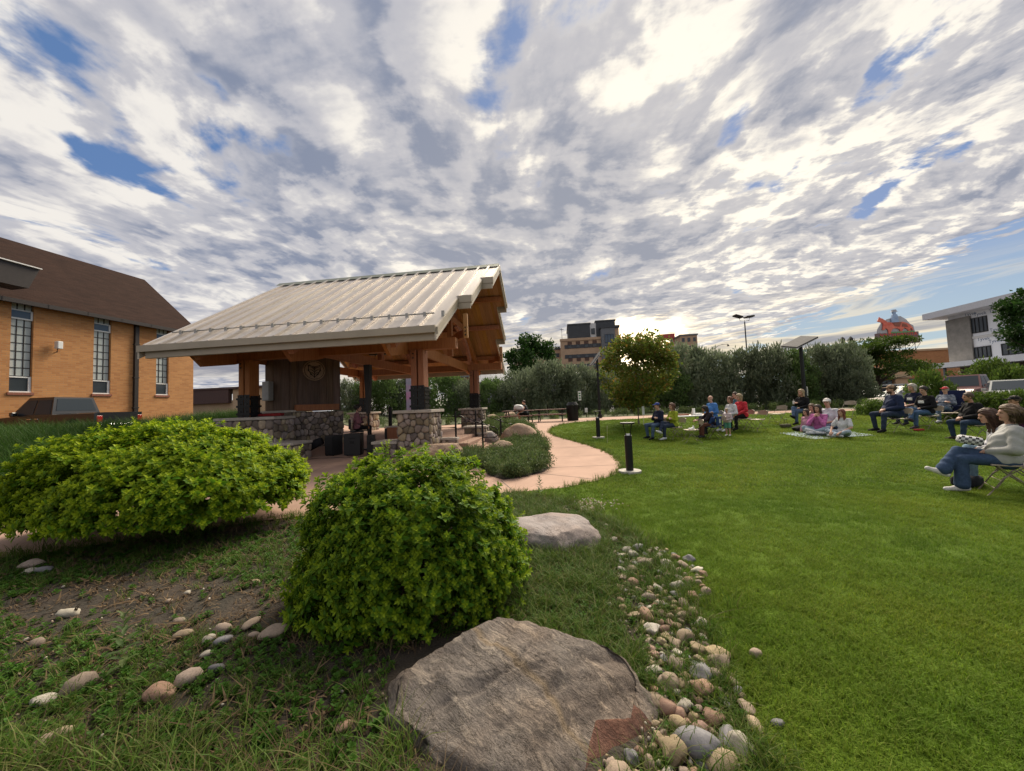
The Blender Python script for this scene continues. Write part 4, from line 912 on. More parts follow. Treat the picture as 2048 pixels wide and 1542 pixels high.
q = on_ground(1040, 884); place('boulder', rock('oval_boulder', (.72, .5, .50), 31, .10, 0, 4, M['boulder'], angular=2), q.x, q.y+.3, .14, -.1, 'brown oval boulder behind the handrail loop', 'boulder')
q = on_ground(985, 896); place('boulder', rock('grey_rock', (.3, .25, .28), 33, .2, 0, 3, M['gneiss_flat'], angular=6), q.x-.1, q.y+1.2, .1, .7, 'grey angular rock beside the stair cheek', 'boulder')
q = on_ground(985, 842); place('boulder', rock('pale_rock', (.6, .5, .4), 41, .2, 0, 3, M['boulder'], angular=6), q.x, q.y, .1, .7, 'pale rock behind the rear stone pier', 'boulder')
q = on_ground(1024, 838); place('boulder', rock('pale_rock', (.6, .5, .42), 43, .2, 0, 3, M['boulder'], angular=6), q.x-.2, q.y, .15, .2, 'pale rock beside the occupied picnic table', 'boulder')
q = on_ground(1757, 824); place('boulder', rock('white_rock', (1.0, .7, .55), 47, .2, 0, 4, M['river_white'], angular=6), q.x, q.y, .2, .2, 'white landscaping rock across the path below the white car', 'boulder')

# cobbles of the dry bed: every stone an object, a few shared shapes
COB = {k: [rock('cobble', (1, .78+.1*(i % 3), .55+.06*(i % 4)), 100+i*7+j*31, .14+.06*(i % 3), 0, 3, M[k], angular=(2, 7, 11)[i % 3]) for i in range(9)] for j, k in enumerate(('river_tan', 'river_grey', 'river_white', 'river_red'))}
CTXT = {'river_tan': 'tan river cobble in the dry stone bed beside the lawn', 'river_grey': 'dark grey river cobble in the dry stone bed beside the lawn', 'river_white': 'pale cream river cobble in the dry stone bed beside the lawn', 'river_red': 'reddish broken cobble in the dry stone bed beside the lawn'}
def CLAB(k, s, y, w):
    c = {'river_tan': 'tan', 'river_grey': 'dark grey', 'river_white': 'pale cream', 'river_red': 'reddish broken'}[k]; z = 'tiny' if s < .026 else 'small' if s < .038 else 'middling' if s < .052 else 'large'
    where = 'at the bottom of the stone bed' if y < 1.72 else 'beside the big boulder' if y < 2.25 else 'in the grassy middle of the stone bed' if y < 3.0 else 'at the upper end of the stone bed'
    return '%s %s cobble on the %s, %s' % (z, c, 'boulder side' if w < .3 else 'lawn side' if w > .7 else 'centre line', where)
def cobble(x, y, s, kind, label, group, sink=.2, rz=None, tilt=None):
    me = random.choice(COB[kind][::3] if group is None else COB[kind]); o = link('cobble', me); o.scale = (s*random.uniform(.85, 1.35), s, s*random.uniform(.8, 1.1))
    o.location = (x, y, Z(x, y)+s*.55*(1-2*sink)*.7); o.rotation_euler = ((random.uniform(-.35, .35), random.uniform(-.35, .35)) if tilt is None else tilt) + ((random.uniform(0, 6.28) if rz is None else rz),)
    return tag(o, label, 'cobble', group)
def cobble_bed():
    line = [(1270, 1560, 1560), (1240, 1500, 1560), (1300, 1460, 1545), (1310, 1400, 1520), (1300, 1340, 1490), (1290, 1310, 1450), (1310, 1250, 1400), (1270, 1205, 1370), (1245, 1150, 1400), (1240, 1120, 1370), (1225, 1085, 1300)]
    rows = [(1600, 1170, 1600, 1.), (1530, 1215, 1540, 1.), (1500, 1290, 1530, 1.), (1470, 1310, 1530, 1.), (1420, 1310, 1500, 1.), (1370, 1310, 1470, .95), (1325, 1300, 1450, .9), (1290, 1290, 1420, .6), (1250, 1290, 1410, .35), (1215, 1210, 1380, .22), (1180, 1240, 1420, .5), (1150, 1240, 1410, .7), (1120, 1235, 1380, .5), (1095, 1225, 1330, .2)]
    A, B = [], []
    for py, l, r_, d in rows: A.append((on_ground(l, py), d)); B.append(on_ground(r_, py))
    done = []
    tries = 0
    while len(done) < 250 and tries < 26000:
        tries += 1; t = random.random()**1.0*(len(A)-1.001); i = int(t); f = t-i
        if random.random() > A[i][1]*(1-f)+A[i+1][1]*f: continue
        a = A[i][0].lerp(A[i+1][0], f); b = B[i].lerp(B[i+1], f); w = random.random(); p = a.lerp(b, w)
        s = random.choice((.02, .024, .03, .036, .044, .053, .062))*random.uniform(.85, 1.2)
        if any((p.x-x)**2+(p.y-y)**2 < (.80*(s+r_))**2 for x, y, r_ in done): continue
        done.append((p.x, p.y, s)); k = random.choices(('river_tan', 'river_grey', 'river_white', 'river_red'), (.56, .16, .14, .14))[0]
        cobble(p.x, p.y, s, k, CLAB(k, s, p.y, w), 'cobbles in the dry stone bed')
    for px, py, s, k, rz, lb in ((1395, 1500, .085, 'river_grey', -.5, 'largest smooth dark grey cobble of the stone bed'), (1440, 1530, .075, 'river_tan', .2, 'largest rounded ochre cobble at the bottom of the stone bed'), (1437, 1330, .065, 'river_tan', .3, 'plump pinkish cobble at the lawn edge of the stone bed'), (1340, 1370, .06, 'river_tan', .1, 'tan and grey cobble close to the big boulder corner'), (1480, 1500, .07, 'river_white', 1.9, 'long pale cobble beside the largest dark cobble'), (1335, 1420, .055, 'river_red', .2, 'pink blocky cobble touching the big boulder'), (1405, 1385, .075, 'river_red', -.6, 'long red slab cobble with a grey end'), (1402, 1352, .07, 'river_grey', -.5, 'slate grey oval cobble above the long red slab')):
        q = on_ground(px, py); cobble(q.x, q.y, s, k, lb, 'cobbles in the dry stone bed', .12, rz, (.1, -.1))
    # loose stones in the shrub bed on the left, each one of a kind
    for px, py, s, k, rz, lb in ((318, 1392, .075, 'river_red', .2, 'red blocky stone in the weeds below the left shrub'), (373, 1362, .068, 'river_tan', .3, 'yellowish rounded stone beside the red blocky stone'), (155, 1375, .085, 'river_tan', .35, 'long tan stone in the clover at the left'), (85, 1405, .055, 'river_white', .6, 'pale jagged stone left of the long tan stone'), (548, 1270, .085, 'river_tan', .35, 'long grey tan stone under the edge of the front shrub'), (502, 1250, .055, 'river_tan', 1.2, 'round brown stone behind the long grey tan stone'), (510, 1272, .035, 'river_tan', .3, 'small pinkish stone wedged against the long grey tan stone'), (443, 1260, .05, 'river_tan', .1, 'flat pinkish stone in the middle of the weeds'), (357, 1245, .04, 'river_tan', .2, 'half buried round stone left of the flat pinkish stone'), (446, 1283, .045, 'river_grey', .9, 'grey angular stone below the flat pinkish stone'), (415, 1282, .05, 'river_white', .1, 'white crumbly stone among the weeds'), (365, 1272, .05, 'river_tan', .7, 'tilted tan stone beside the white crumbly stone'), (136, 1229, .06, 'river_white', .25, 'flat bluish white stone on bare soil'), (72, 1290, .05, 'river_tan', 0, 'brown lumpy stone at the left edge of the clover'), (52, 1280, .02, 'river_white', 0, 'small white stone above the brown lumpy stone'), (432, 1340, .035, 'river_grey', .2, 'small grey stone in a grass tuft'), (413, 1310, .03, 'river_white', .5, 'small white stone above the grass tuft'), (86, 1490, .045, 'river_tan', .2, 'round stone in the dry grass at lower left'), (112, 1478, .045, 'river_tan', .7, 'long stone behind the round stone at lower left'), (688, 1455, .035, 'river_red', .9, 'small orange stone in the dry grass beside the boulder'), (375, 1187, .03, 'river_white', 0, 'small cream stone on the bare soil patch'), (338, 1203, .025, 'river_tan', 0, 'small tan stone on the bare soil patch'), (510, 1165, .035, 'river_tan', 0, 'tan stone at the left foot of the front shrub'), (65, 1133, .10, 'river_tan', .2, 'long pale stone beside the path under the left shrub'), (88, 1143, .06, 'river_grey', .4, 'grey stone in the pile under the left shrub'), (58, 1145, .055, 'river_white', .1, 'white flat stone in the pile under the left shrub'), (1228, 1080, .05, 'river_white', 1.6, 'upright white stone at the end of the flat boulder'), (1212, 1052, .03, 'river_white', 0, 'small cream stone behind the flat boulder'), (1220, 1210, .022, 'river_white', 0, 'round cream pebble in the grass between the boulders'), (1315, 1208, .03, 'river_white', 0, 'pale greenish stone in the grass above the stone bed'), (1282, 1217, .024, 'river_grey', 0, 'small grey pebble in the grass above the stone bed'), (1512, 1310, .04, 'river_tan', 0, 'brown stone half hidden in the lawn'), (1555, 1448, .03, 'river_grey', 0, 'grey pebble in the lawn at the right of the bed'), (1325, 1107, .035, 'river_grey', 0, 'grey topped stone at the upper end of the stone bed')):
        q = on_ground(px, py); cobble(q.x, q.y, s, k, lb, None, .2, rz, (random.uniform(-.2, .2), random.uniform(-.2, .2)))
cobble_bed()
def gravel():
    S = [src('pebble', rock('pebble', (1, .8, .6), 300+i, .15, 0, 1, M['river_white' if i == 2 else 'river_tan'])) for i in range(3)]
    n = 420; c = on_ground(1165, 1012); x = c.x + rng.normal(0, .22, n); y = c.y + rng.normal(0, .16, n)
    n2 = 700; t = rng.random(n2); x2 = np.interp(t, [0, .5, 1], [.55, .9, .95]) + rng.normal(0, .14, n2); y2 = np.interp(t, [0, .5, 1], [1.4, 2.4, 3.9]) + rng.normal(0, .1, n2)
    n3 = 260; x3 = rng.uniform(-4.5, -.6, n3); y3 = rng.uniform(1.2, 4.6, n3)
    x = np.concatenate([x, x2, x3]); y = np.concatenate([y, y2, y3]); n = len(x)
    sc = np.where(np.arange(n) < 420, rng.uniform(.012, .028, n), rng.uniform(.006, .015, n))
    scatter('gravel', np.stack([x, y, zg(x, y)], 1), rng.uniform(0, 6, (n, 3)), sc, rng.integers(0, 3, n), S, 'loose pebbles scattered over the stone bed and bare soil')
gravel()

# ------------------------------------------------------------------ the two big foreground shrubs
def shrub(center, rx, ry, h, lean, m, n, label, seed, base=.12, sprigs=240, size=.075):
    random.seed(seed); g = np.random.default_rng(seed); r = empty('green_shrub', (center[0], center[1], Z(*center[:2])), 0, label, 'shrub', 'mounded foreground shrubs')
    st = MB()
    for k in range(46):
        a = random.uniform(0, 6.28); q = random.uniform(.05, .34); t = random.uniform(.5, .85)
        p0 = Vector((q*math.cos(a)*rx*.5, q*math.sin(a)*ry*.5, -.03)); p2 = Vector((math.cos(a)*rx*t, math.sin(a)*ry*t, h*random.uniform(.45, .8))); p1 = p0.lerp(p2, .45) + Vector((0, 0, h*.16))
        st.tube([p0, p1, p2], [.012, .009, .005], 5)
    st.build('stem', M['bark'], r)
    S = [sprig('leaf_sprig', 11, size*.75, size, size*.48, m) for _ in range(4)]
    lump = [(g.uniform(0, 6.28), g.uniform(-.1, 1.3), g.uniform(-.17, .15)) for _ in range(30)]
    def dome(n_, depth):
        a = g.uniform(0, 6.283, n_); u = g.random(n_); el = np.arcsin(u*1.16-.16)     # down a little under the rim
        k = np.ones(n_)
        for la, le, amp in lump: k += amp*np.exp(-(((a-la+math.pi) % 6.283-math.pi)**2+(el-le)**2)/.09)
        k = k*(1-depth*g.random(n_)**1.6); ce = np.cos(el)**1.02
        x = rx*ce*np.cos(a)*k; y = ry*ce*np.sin(a)*k; z = base*h + h*(1-base)*np.maximum(np.sin(el), -.13)*k + (h*.16)
        nrm = np.stack([np.cos(a)*np.cos(el)/rx, np.sin(a)*np.cos(el)/ry, np.sin(el)/h+.35], 1); nrm /= np.linalg.norm(nrm, axis=1, keepdims=True)
        z = z + lean*x/rx*h
        return np.stack([x, y, z], 1), nrm
    def eul(nrm):
        out = np.zeros((len(nrm), 3)); d = nrm + g.normal(size=nrm.shape)*.28; d /= np.linalg.norm(d, axis=1, keepdims=True)
        for i, q in enumerate(d): out[i] = Vector(q).to_track_quat('Z', 'Y').to_euler()
        return out
    p, nr = dome(int(n*1.25), .42); gap = np.sin(p[:, 0]*7.1+p[:, 2]*5.3+seed)*np.sin(p[:, 1]*6.3-p[:, 2]*8.1+1.) + .5*np.sin(p[:, 0]*13.-p[:, 2]*11.); p, nr = p[gap > -.62], nr[gap > -.62]; n = len(p); e = eul(nr)
    scatter('foliage', p, e, g.uniform(.6, 1.25, n), g.integers(0, 4, n), [src('leaf_sprig', s) for s in S], None, r)
    p, nr = dome(sprigs*2, -.07); vis = (nr[:, 1] < .25); p, nr = p[vis][:sprigs], nr[vis][:sprigs]; e = eul(nr)
    for i in range(len(p)):
        o = link('leaf_sprig', S[i % 4], r); o.location = p[i]+nr[i]*.02; o.rotation_euler = e[i]; s = random.uniform(.85, 1.3); o.scale = (s, s, s)
    SH = sprig('long_shoot', 22, size*3.6, size*.85, size*.36, m, .5)
    p, nr = dome(90, -.02); vis = nr[:, 2] > .15; p, nr = p[vis][:38], nr[vis][:38]; e = eul(nr*.6+np.array([0, 0, .6]))
    for i in range(len(p)): o = link('long_shoot', SH, r); o.location = p[i]-nr[i]*size*1.2; o.rotation_euler = e[i]; s = random.uniform(.7, 1.15); o.scale = (s, s, s)
    return r
shrub((-4.95, 5.15), 1.78, 1.15, 1.24, .0, M['shrub_leaf'], 8200, 'wide bright green shrub on the left spreading over the path', 3, .20, 260, .072)
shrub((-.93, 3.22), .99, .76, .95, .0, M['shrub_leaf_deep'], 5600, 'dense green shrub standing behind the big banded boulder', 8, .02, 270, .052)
# ------------------------------------------------------------------ ground cover
BOULDER_OUT = [tuple(on_ground(*p).xy) for p in ((775, 1445), (765, 1400), (790, 1330), (850, 1275), (930, 1262), (1100, 1285), (1262, 1372), (1312, 1420), (1312, 1500), (1215, 1560), (1190, 1700), (900, 1700), (830, 1500))]
def fbm(x, y, s, seed=0):
    g = np.random.default_rng(seed); out = np.zeros_like(x)
    for k in range(5):
        a = g.uniform(0, 6.28, 3); f = s*(1.7**k)
        for q in a: out += np.sin((x*math.cos(q)+y*math.sin(q))*f + g.uniform(0, 6.28))*(.6**k)/3
    return out
def ground_cover():
    S = [src('wild_tuft', blades('wild_tuft', 16, .05, .06, .19, .005, M['blade_wild'], .9, 3)) for _ in range(3)] \
      + [src('clover', sprig('clover', 10, .035, .034, .026, M['weed_leaf'], .35)) for _ in range(3)] \
      + [src('short_tuft', blades('short_tuft', 18, .07, .03, .09, .0045, M['blade_wild'], 1.0)) for _ in range(2)] \
      + [src('dry_straw', blades('dry_straw', 12, .08, .05, .16, .005, M['litter'], 2.6, 3)) for _ in range(2)]
    n = 68000; x = rng.uniform(-8, 1.6, n); y = rng.uniform(.75, 7.2, n); 
    ok = in_view(x, y, 600) & ~inside_poly(LAWN, x, y) & ~inside_poly(PATH, x, y) & ~inside_poly(BOULDER_OUT, x, y); x, y = x[ok], y[ok]; n = len(x)
    f = fbm(x, y, 2.2, 4); f2 = fbm(x, y, 3.5, 9); u = rng.random(n)
    near = ss(2.1, 1.3, y)*ss(.2, -.5, x)                 # dry wild grass at the bottom of the picture
    right = ss(-.35, .15, x)                              # greener grass between the boulders and the stone bed
    bed = np.exp(-((x-np.interp(y, [1.4, 2.4, 4.], [.62, .92, 1.0]))/.30)**2)
    bare = np.maximum(np.exp(-(((x+2.55)/.75)**2+((y-3.05)/.40)**2)), np.exp(-(((x+3.7)/.9)**2+((y-3.2)/.35)**2))*.85)
    sh = np.exp(-(((x+.92)/.8)**2+((y-3.3)/.6)**2)) + np.exp(-(((x+4.3)/1.7)**2+((y-5.2)/1.0)**2))
    dens = np.clip(.55+.35*f + near*.35 + right*.45 - bare*.95 - bed*.75*(y < 2.9) - bed*.35*(y >= 2.9) - sh*.5, .03, 1)
    k = u < dens*1.0; x, y, f, f2, near, right = (q[k] for q in (x, y, f, f2, near, right)); n = len(x)
    t = rng.random(n); idx = np.full(n, 3)
    pw = np.clip(.26 + near*.36 + right*.42 + f2*.15, 0.03, .9); pd = np.clip(.0 + near*.10 - right*.05 + (-f)*.03, 0.01, .3)
    idx = np.where(t < pw*.5, rng.integers(0, 3, n), np.where(t < pw, rng.integers(6, 8, n), np.where(t < pw+pd, rng.integers(8, 10, n), rng.integers(3, 6, n))))
    sc = rng.uniform(.55, 1.15, n)*np.where((idx < 3) & (near > .4), 1.3, 1.)*np.where((idx < 3) & (near < .3) & (right < .3), .8, 1.)
    rot = np.zeros((n, 3)); rot[:, 2] = rng.uniform(0, 6.28, n); rot[:, 0] = rng.normal(0, .15, n); rot[:, 1] = rng.normal(0, .15, n)
    scatter('ground_cover', np.stack([x, y, zg(x, y)-.01], 1), rot, sc, idx, S, 'weeds, clover and wild grass of the rock bed')
    # wood chips and dead leaves on the bare soil
    C = [src('chip', blades('chip', 7, .07, .015, .05, .012, M['litter'], 3.5, 2)) for _ in range(3)]
    m = 3400; x = rng.uniform(-6.5, .2, m); y = rng.uniform(1., 5.5, m); k = in_view(x, y) & ~inside_poly(PATH, x, y) & ~inside_poly(BOULDER_OUT, x, y); x, y = x[k], y[k]; m = len(x)
    r_ = rng.normal(0, .25, (m, 3)); r_[:, 2] = rng.uniform(0, 6.28, m)
    scatter('fallen_leaves', np.stack([x, y, zg(x, y)-.008], 1), r_, rng.uniform(.5, 1.2, m), rng.integers(0, 3, m), C, 'dead leaves and chips lying on the bare soil')
ground_cover()
def edge_grass():
    """ragged tufts along the path and lawn edges and round the stone bed"""
    S = [src('edge_tuft', blades('edge_tuft', 14, .05, .05, .13, .006, M['blade'], .8, 2)) for _ in range(2)] + [src('edge_wild', blades('edge_wild', 14, .06, .08, .22, .007, M['blade_wild'], .7, 3)) for _ in range(2)]
    pts = []
    for line, w, d in ((ONPATH[1:18], .05, 40), ([(-13, 2.), (-9, 3.2), (-5.8, 4.32), (-3.85, 5.3), (-2, 5.95), (-.02, 6.46)], .14, 60), (LAWN[-11:], .10, 55)):
        for (a, b), (c, e) in zip(line[:-1], line[1:]):
            for _ in range(int(math.hypot(c-a, e-b)*d)):
                t = random.random(); pts.append((a+(c-a)*t+random.gauss(0, w), b+(e-b)*t+random.gauss(0, w)))
    p = np.array(pts); n = len(p); rot = np.zeros((n, 3)); rot[:, 2] = rng.uniform(0, 6.28, n)
    scatter('edge_grass', np.stack([p[:, 0], p[:, 1], zg(p[:, 0], p[:, 1])-.01], 1), rot, rng.uniform(.4, 1., n), rng.integers(0, 4, n), S, 'ragged grass along the path and lawn edges')
edge_grass()
def tall_grass():
    S = [src('tall_tuft', blades('tall_tuft', 40, .16, .45, .85, .011, M['blade_tall'], .55, 4)) for _ in range(3)] + [src('tall_dry', blades('tall_dry', 22, .14, .4, .8, .009, M['blade_wild'], .5, 4))]
    poly = [(-20, 6.2), (-9.2, 5.6), (-7.6, 7.3), (-8.0, 9.0), (-9.9, 11.2), (-10.9, 12.7), (-11.4, 15), (-12.2, 17.5), (-14.5, 17.4), (-13.4, 12), (-17, 9)]
    n = 9000; x = rng.uniform(-20, -7, n); y = rng.uniform(5.5, 17.5, n); k = inside_poly(poly, x, y) & in_view(x, y, 200); x, y = x[k], y[k]; n = len(x)
    rot = rng.normal(0, .12, (n, 3)); rot[:, 2] = rng.uniform(0, 6.28, n)
    scatter('tall_grass', np.stack([x, y, zg(x, y)-.02], 1), rot, rng.uniform(.65, 1.05, n)*(1+.28*ss(-8.5, -10.5, x)), np.where(rng.random(n) < .12, 3, rng.integers(0, 3, n)), S, 'tall dark green grass on the bank left of the pavilion')
tall_grass()
def bed_planting():
    S = [src('bed_plant', leaf_cloud('bed_plant', [(0, 0, .12), (.08, .05, .2), (-.07, .03, .22), (.02, -.08, .16)], [.14, .12, .12, .12], 260, .055, .02, M['bed_leaf'], 0, i)) for i in range(3)] \
      + [src('bed_stalk', sprig('bed_stalk', 15, .5, .06, .018, M['bed_leaf'], .7)), src('bed_tussock', blades('bed_grass', 26, .1, .2, .5, .008, M['blade_wild'], .7, 3))]
    n = 2600; x = rng.uniform(-2.6, 1.2, n); y = rng.uniform(7.4, 21, n); k = inside_poly(BED, x, y) & (rng.random(n) < .85); x, y = x[k], y[k]; n = len(x)
    rot = rng.normal(0, .15, (n, 3)); rot[:, 2] = rng.uniform(0, 6.28, n)
    scatter('bed_planting', np.stack([x, y, zg(x, y)], 1), rot, rng.uniform(.55, 1.25, n), rng.choice([0, 1, 2, 0, 1, 2, 3, 4], n), S, 'leafy perennials filling the bed inside the path')
    n = 900; x = rng.uniform(-30, 40, n); y = rng.uniform(22.6, 27, n); k = inside_poly([(-12, 22.8), (-5, 22.8), (-3, 23.6), (-.6, 25.2), (6.6, 25.9), (17, 25.3), (30, 23.9), (45, 21), (45, 24), (28, 27), (0, 27), (-12, 26)], x, y); x, y = x[k], y[k]; n = len(x)
    rot = np.zeros((n, 3)); rot[:, 2] = rng.uniform(0, 6.28, n)
    scatter('verge_plants', np.stack([x, y, zg(x, y)], 1), rot, rng.uniform(1., 2., n), rng.choice([0, 1, 2, 4, 4], n), S, 'low plants at the foot of the silvery hedge')
bed_planting()
def stalk(px, py, h, label):
    q = on_ground(px, py); me = sprig('mullein', 26, h, .10, .032, M['bed_leaf'], .5); o = link('tall_weed', me); o.location = q; tag(o, label, 'weed')
stalk(1080, 992, .32, 'upright leafy weed on the corner of the path behind the front shrub')
stalk(245, 1345, .34, 'pale green upright weed in the clover on the left')

# ------------------------------------------------------------------ bushes and trees
def clumps(n, rx, ry, z0, z1, seed, shell=.6, prof=None):
    g = np.random.default_rng(seed); c = []
    while len(c) < n:
        a = g.uniform(0, 6.28); q = g.uniform(shell, 1)**.6 if g.random() < .75 else g.random(); z = g.uniform(0, 1); w = (prof(z) if prof else math.sqrt(max(0, 1-(2*z-1)**2)))
        c.append((rx*q*w*math.cos(a), ry*q*w*math.sin(a), z0+(z1-z0)*z))
    return np.array(c)
def bush_mesh(name, m, seed, n=8500, l=.085, w=.032):
    c = clumps(110, .92, .92, .04, .93, seed, .45, lambda z: math.sqrt(max(0., 1-max(0, z-.35)**2/.46))*(.9+.1*z)); g = np.random.default_rng(seed+5)
    return leaf_cloud(name, c, g.uniform(.09, .22, len(c)), n, l, w, m, .2, seed)
HB = [bush_mesh('silver_bush', M['olive_leaf'], 50+i) for i in range(4)]
M['hedge_green'] = leaf_mat('hedge_green_leaf', [(.065, .12, .032), (.095, .155, .044), (.078, .135, .038), (.13, .175, .07)], .42, .8)
HG = [bush_mesh('green_bush', M['hedge_green'], 60+i) for i in range(2)]
TWIG = MB()
for k in range(14): a = k*2.4; TWIG.tube([(0, 0, 0), (.3*math.cos(a), .3*math.sin(a), .4), (.6*math.cos(a), .6*math.sin(a), .75)], [.02, .014, .006], 5)
TWIG = TWIG.mesh('stem', M['bark'])
def bush(px, by, ty, wpx, label, meshes, name='bush', cat='bush', group=None, depth=1.0, part='foliage'):
    q = on_ground(px, by); pxm = F_PX/float((np.array(q)-CAM) @ FWD); h = (by-ty)/pxm; w = wpx/pxm/2
    r = empty(name, (q.x, q.y, q.z), random.uniform(0, 6.28), label, cat, group)
    f = link(part, random.choice(meshes), r); f.scale = (w*1.05, w*depth*1.05, h*1.0)
    s = link('stem', TWIG, r); s.scale = (w*.8, w*.8*depth, h*.9); return r
GH = 'silvery bushes along the back of the park'
for px, by, ty, w, lb in ((700, 838, 772, 70, 'silvery bush seen behind the guitarist through the pavilion'), (762, 838, 758, 95, 'silvery bush between the rear post and the front post of the pavilion'), (812, 836, 766, 70, 'silvery bush behind the front right pavilion post'), (882, 836, 752, 110, 'silvery bush seen between the two right pavilion posts'), (935, 834, 768, 80, 'silvery bush behind the rear right pavilion post'),
        (985, 832, 768, 80, 'silvery bush just right of the pavilion roof'), (1040, 830, 752, 110, 'silvery bush behind the man on the picnic bench'), (1100, 830, 735, 110, 'silvery bush behind the empty picnic table'), (1160, 828, 742, 100, 'silvery bush behind the green and white sign'), (1212, 826, 752, 80, 'silvery bush at the left edge of the maple crown'), (1268, 825, 748, 90, 'silvery bush hidden behind the maple crown'),
        (1330, 824, 742, 100, 'silvery bush behind the maple trunk'), (1372, 822, 702, 110, 'tall silvery bush just right of the maple crown'), (1432, 820, 716, 110, 'silvery bush under the small street lamp'), (1488, 818, 712, 100, 'silvery bush below the twin floodlight pole'), (1540, 817, 704, 110, 'silvery bush behind the seated woman in black'), (1592, 815, 712, 100, 'silvery bush left of the solar lamp pole'), (1640, 813, 706, 110, 'silvery bush right of the solar lamp pole'), (1688, 811, 700, 110, 'tallest silvery bush beside the flat topped tree'), (1715, 812, 755, 60, 'small silvery bush at the right end of the row')):
    bush(px, by, ty-9, w*1.18, lb, HG if px in (762, 882, 985, 1330, 1592) else HB, 'bush', 'bush', GH, .8)
LB = [bush_mesh('low_bush', M['low_leaf'], 80+i, 3800, .12, .05) for i in range(2)]
for px, by, ty, w, lb in ((1862, 822, 745, 75, 'loose green bush behind the folding camp chair'), (1905, 838, 792, 70, 'low green shrub below the red pickup'), (1952, 838, 788, 80, 'low green shrub behind the man in the black jacket'), (2000, 842, 786, 80, 'low green shrub in front of the silver car'), (2045, 846, 784, 80, 'low green shrub at the right picture edge'), (1985, 800, 722, 80, 'taller leafy bush above the silver car'), (1745, 830, 800, 50, 'low shrub across the path beside the white rock'), (1555+470, 800, 735, 70, 'leafy bush in front of the unfinished building entrance')):
    bush(px, by, ty, w*1.1, lb, LB, 'low_shrub', 'shrub', 'low green shrubs on the right', .9)

def limbs(mb, p0, h, spread, n, r0, seed, up=.9):
    g = random.Random(seed); tips = []
    for k in range(n):
        a = k*2.4+g.uniform(-.4, .4); z = p0.z + h*g.uniform(0., .45); s = Vector((p0.x, p0.y, z)); e = Vector((p0.x+spread*math.cos(a)*g.uniform(.6, 1), p0.y+spread*math.sin(a)*g.uniform(.6, 1), z+h*g.uniform(.3, up))); m = s.lerp(e, .45)+Vector((0, 0, h*.06))
        mb.tube([s, m, e], [r0*.55, r0*.36, r0*.14], 6); tips.append(e)
        for j in range(2):
            e2 = m + Vector((g.uniform(-1, 1), g.uniform(-1, 1), g.uniform(.2, 1)))*spread*.5; mb.tube([m, e2], [r0*.26, r0*.08], 5); tips.append(e2)
    return tips
def tree(name, loc, label, th, tr, crown_c, crown_r, leaf, nleaf, l, w, seed, barkm, flat=0., prof=None, group=None, shell=.5, trunk_top=None, extra=None):
    r = empty(name, loc, 0, label, 'tree', group); mb = MB()
    tt = trunk_top or th*1.5
    mb.tube([(0, 0, -.1), (tr*.3, 0, th*.5), (0, tr*.3, th), (0, 0, tt)], [tr*1.25, tr, tr*.9, tr*.45], 9)
    limbs(mb, Vector((0, 0, th*.85)), crown_r[2]*1.5, crown_r[0]*.75, 8, tr, seed); mb.build('trunk', barkm, r)
    c = clumps(70 if not extra else extra, crown_r[0]*.9, crown_r[1]*.9, crown_c-crown_r[2]*.92, crown_c+crown_r[2]*.92, seed, shell, prof); g = np.random.default_rng(seed)
    k = min(crown_r)*.26
    link('crown', leaf_cloud('crown', c, g.uniform(k*.55, k*1.25, len(c)), nleaf, l, w, leaf, flat, seed), r); return r
q = on_ground(1283, 846); q.y -= .3; q.x -= .25
tree('maple_tree', q, 'young maple with a thin pale trunk and orange tinted crown on the lawn', 1.4, .055, 2.60, (2.05, 1.9, 1.75), M['maple_leaf'], 11500, .14, .11, 12, M['bark_pale'], .2, lambda z: math.sqrt(max(0, 1-(1.75*z-.95)**2)), None, .25, 2.6, 130)
q = on_ground(1806, 804); q.y += 2
def locust():
    r = empty('honey_locust_tree', q, 0, 'spreading flat layered tree on the verge before the orange brick building', 'tree'); mb = MB(); g = random.Random(4)
    mb.tube([(0, 0, -.2), (.05, 0, 1.2), (-.05, 0, 2.2), (0, 0, 3.9)], [.26, .2, .17, .07], 9)
    cs = []; rs = []
    for k in range(44):
        a = g.uniform(0, 6.28); d = g.uniform(.12, 1)**.7*5.9; z = 2.3 + g.choice((0, .5, 1.1, 1.7, 2.3, 2.9)) + d*.08; d *= 1-.10*max(0, z-3.0); a = a if z < 3.9 or math.cos(a) < .1 else a+math.pi
        e = Vector((d*math.cos(a), d*.8*math.sin(a), z)); mb.tube([(0, 0, max(1.6, z-1.3)), Vector((e.x*.5, e.y*.5, z-.3)), e], [.08, .05, .015], 5)
        for j in range(7): cs.append((e.x+g.gauss(0, .75), e.y+g.gauss(0, .6), e.z+g.gauss(0, .12))); rs.append(g.uniform(.35, .75))
    mb.build('trunk', M['bark'], r); link('crown', leaf_cloud('crown', cs, rs, 22000, .22, .09, M['locust_leaf'], .72, 3), r)
locust()
q = at_depth(1066, 790, 46); tree('broadleaf_tree', (q.x, q.y, Z(q.x, q.y)), 'dark green tree standing left of the tan hotel', 3., .25, 6.6, (3.3, 3, 3.1), M['tree_leaf'], 7000, .34, .24, 31, M['bark'], .1, trunk_top=5)
q = at_depth(2098, 790, 33); tree('broadleaf_tree', (q.x, q.y, Z(q.x, q.y)), 'dark leafy tree cut by the right picture edge before the unfinished building', 3., .2, 7.1, (3.0, 2.6, 2.9), M['tree_leaf'], 6500, .26, .2, 37, M['bark'], .1, trunk_top=5)
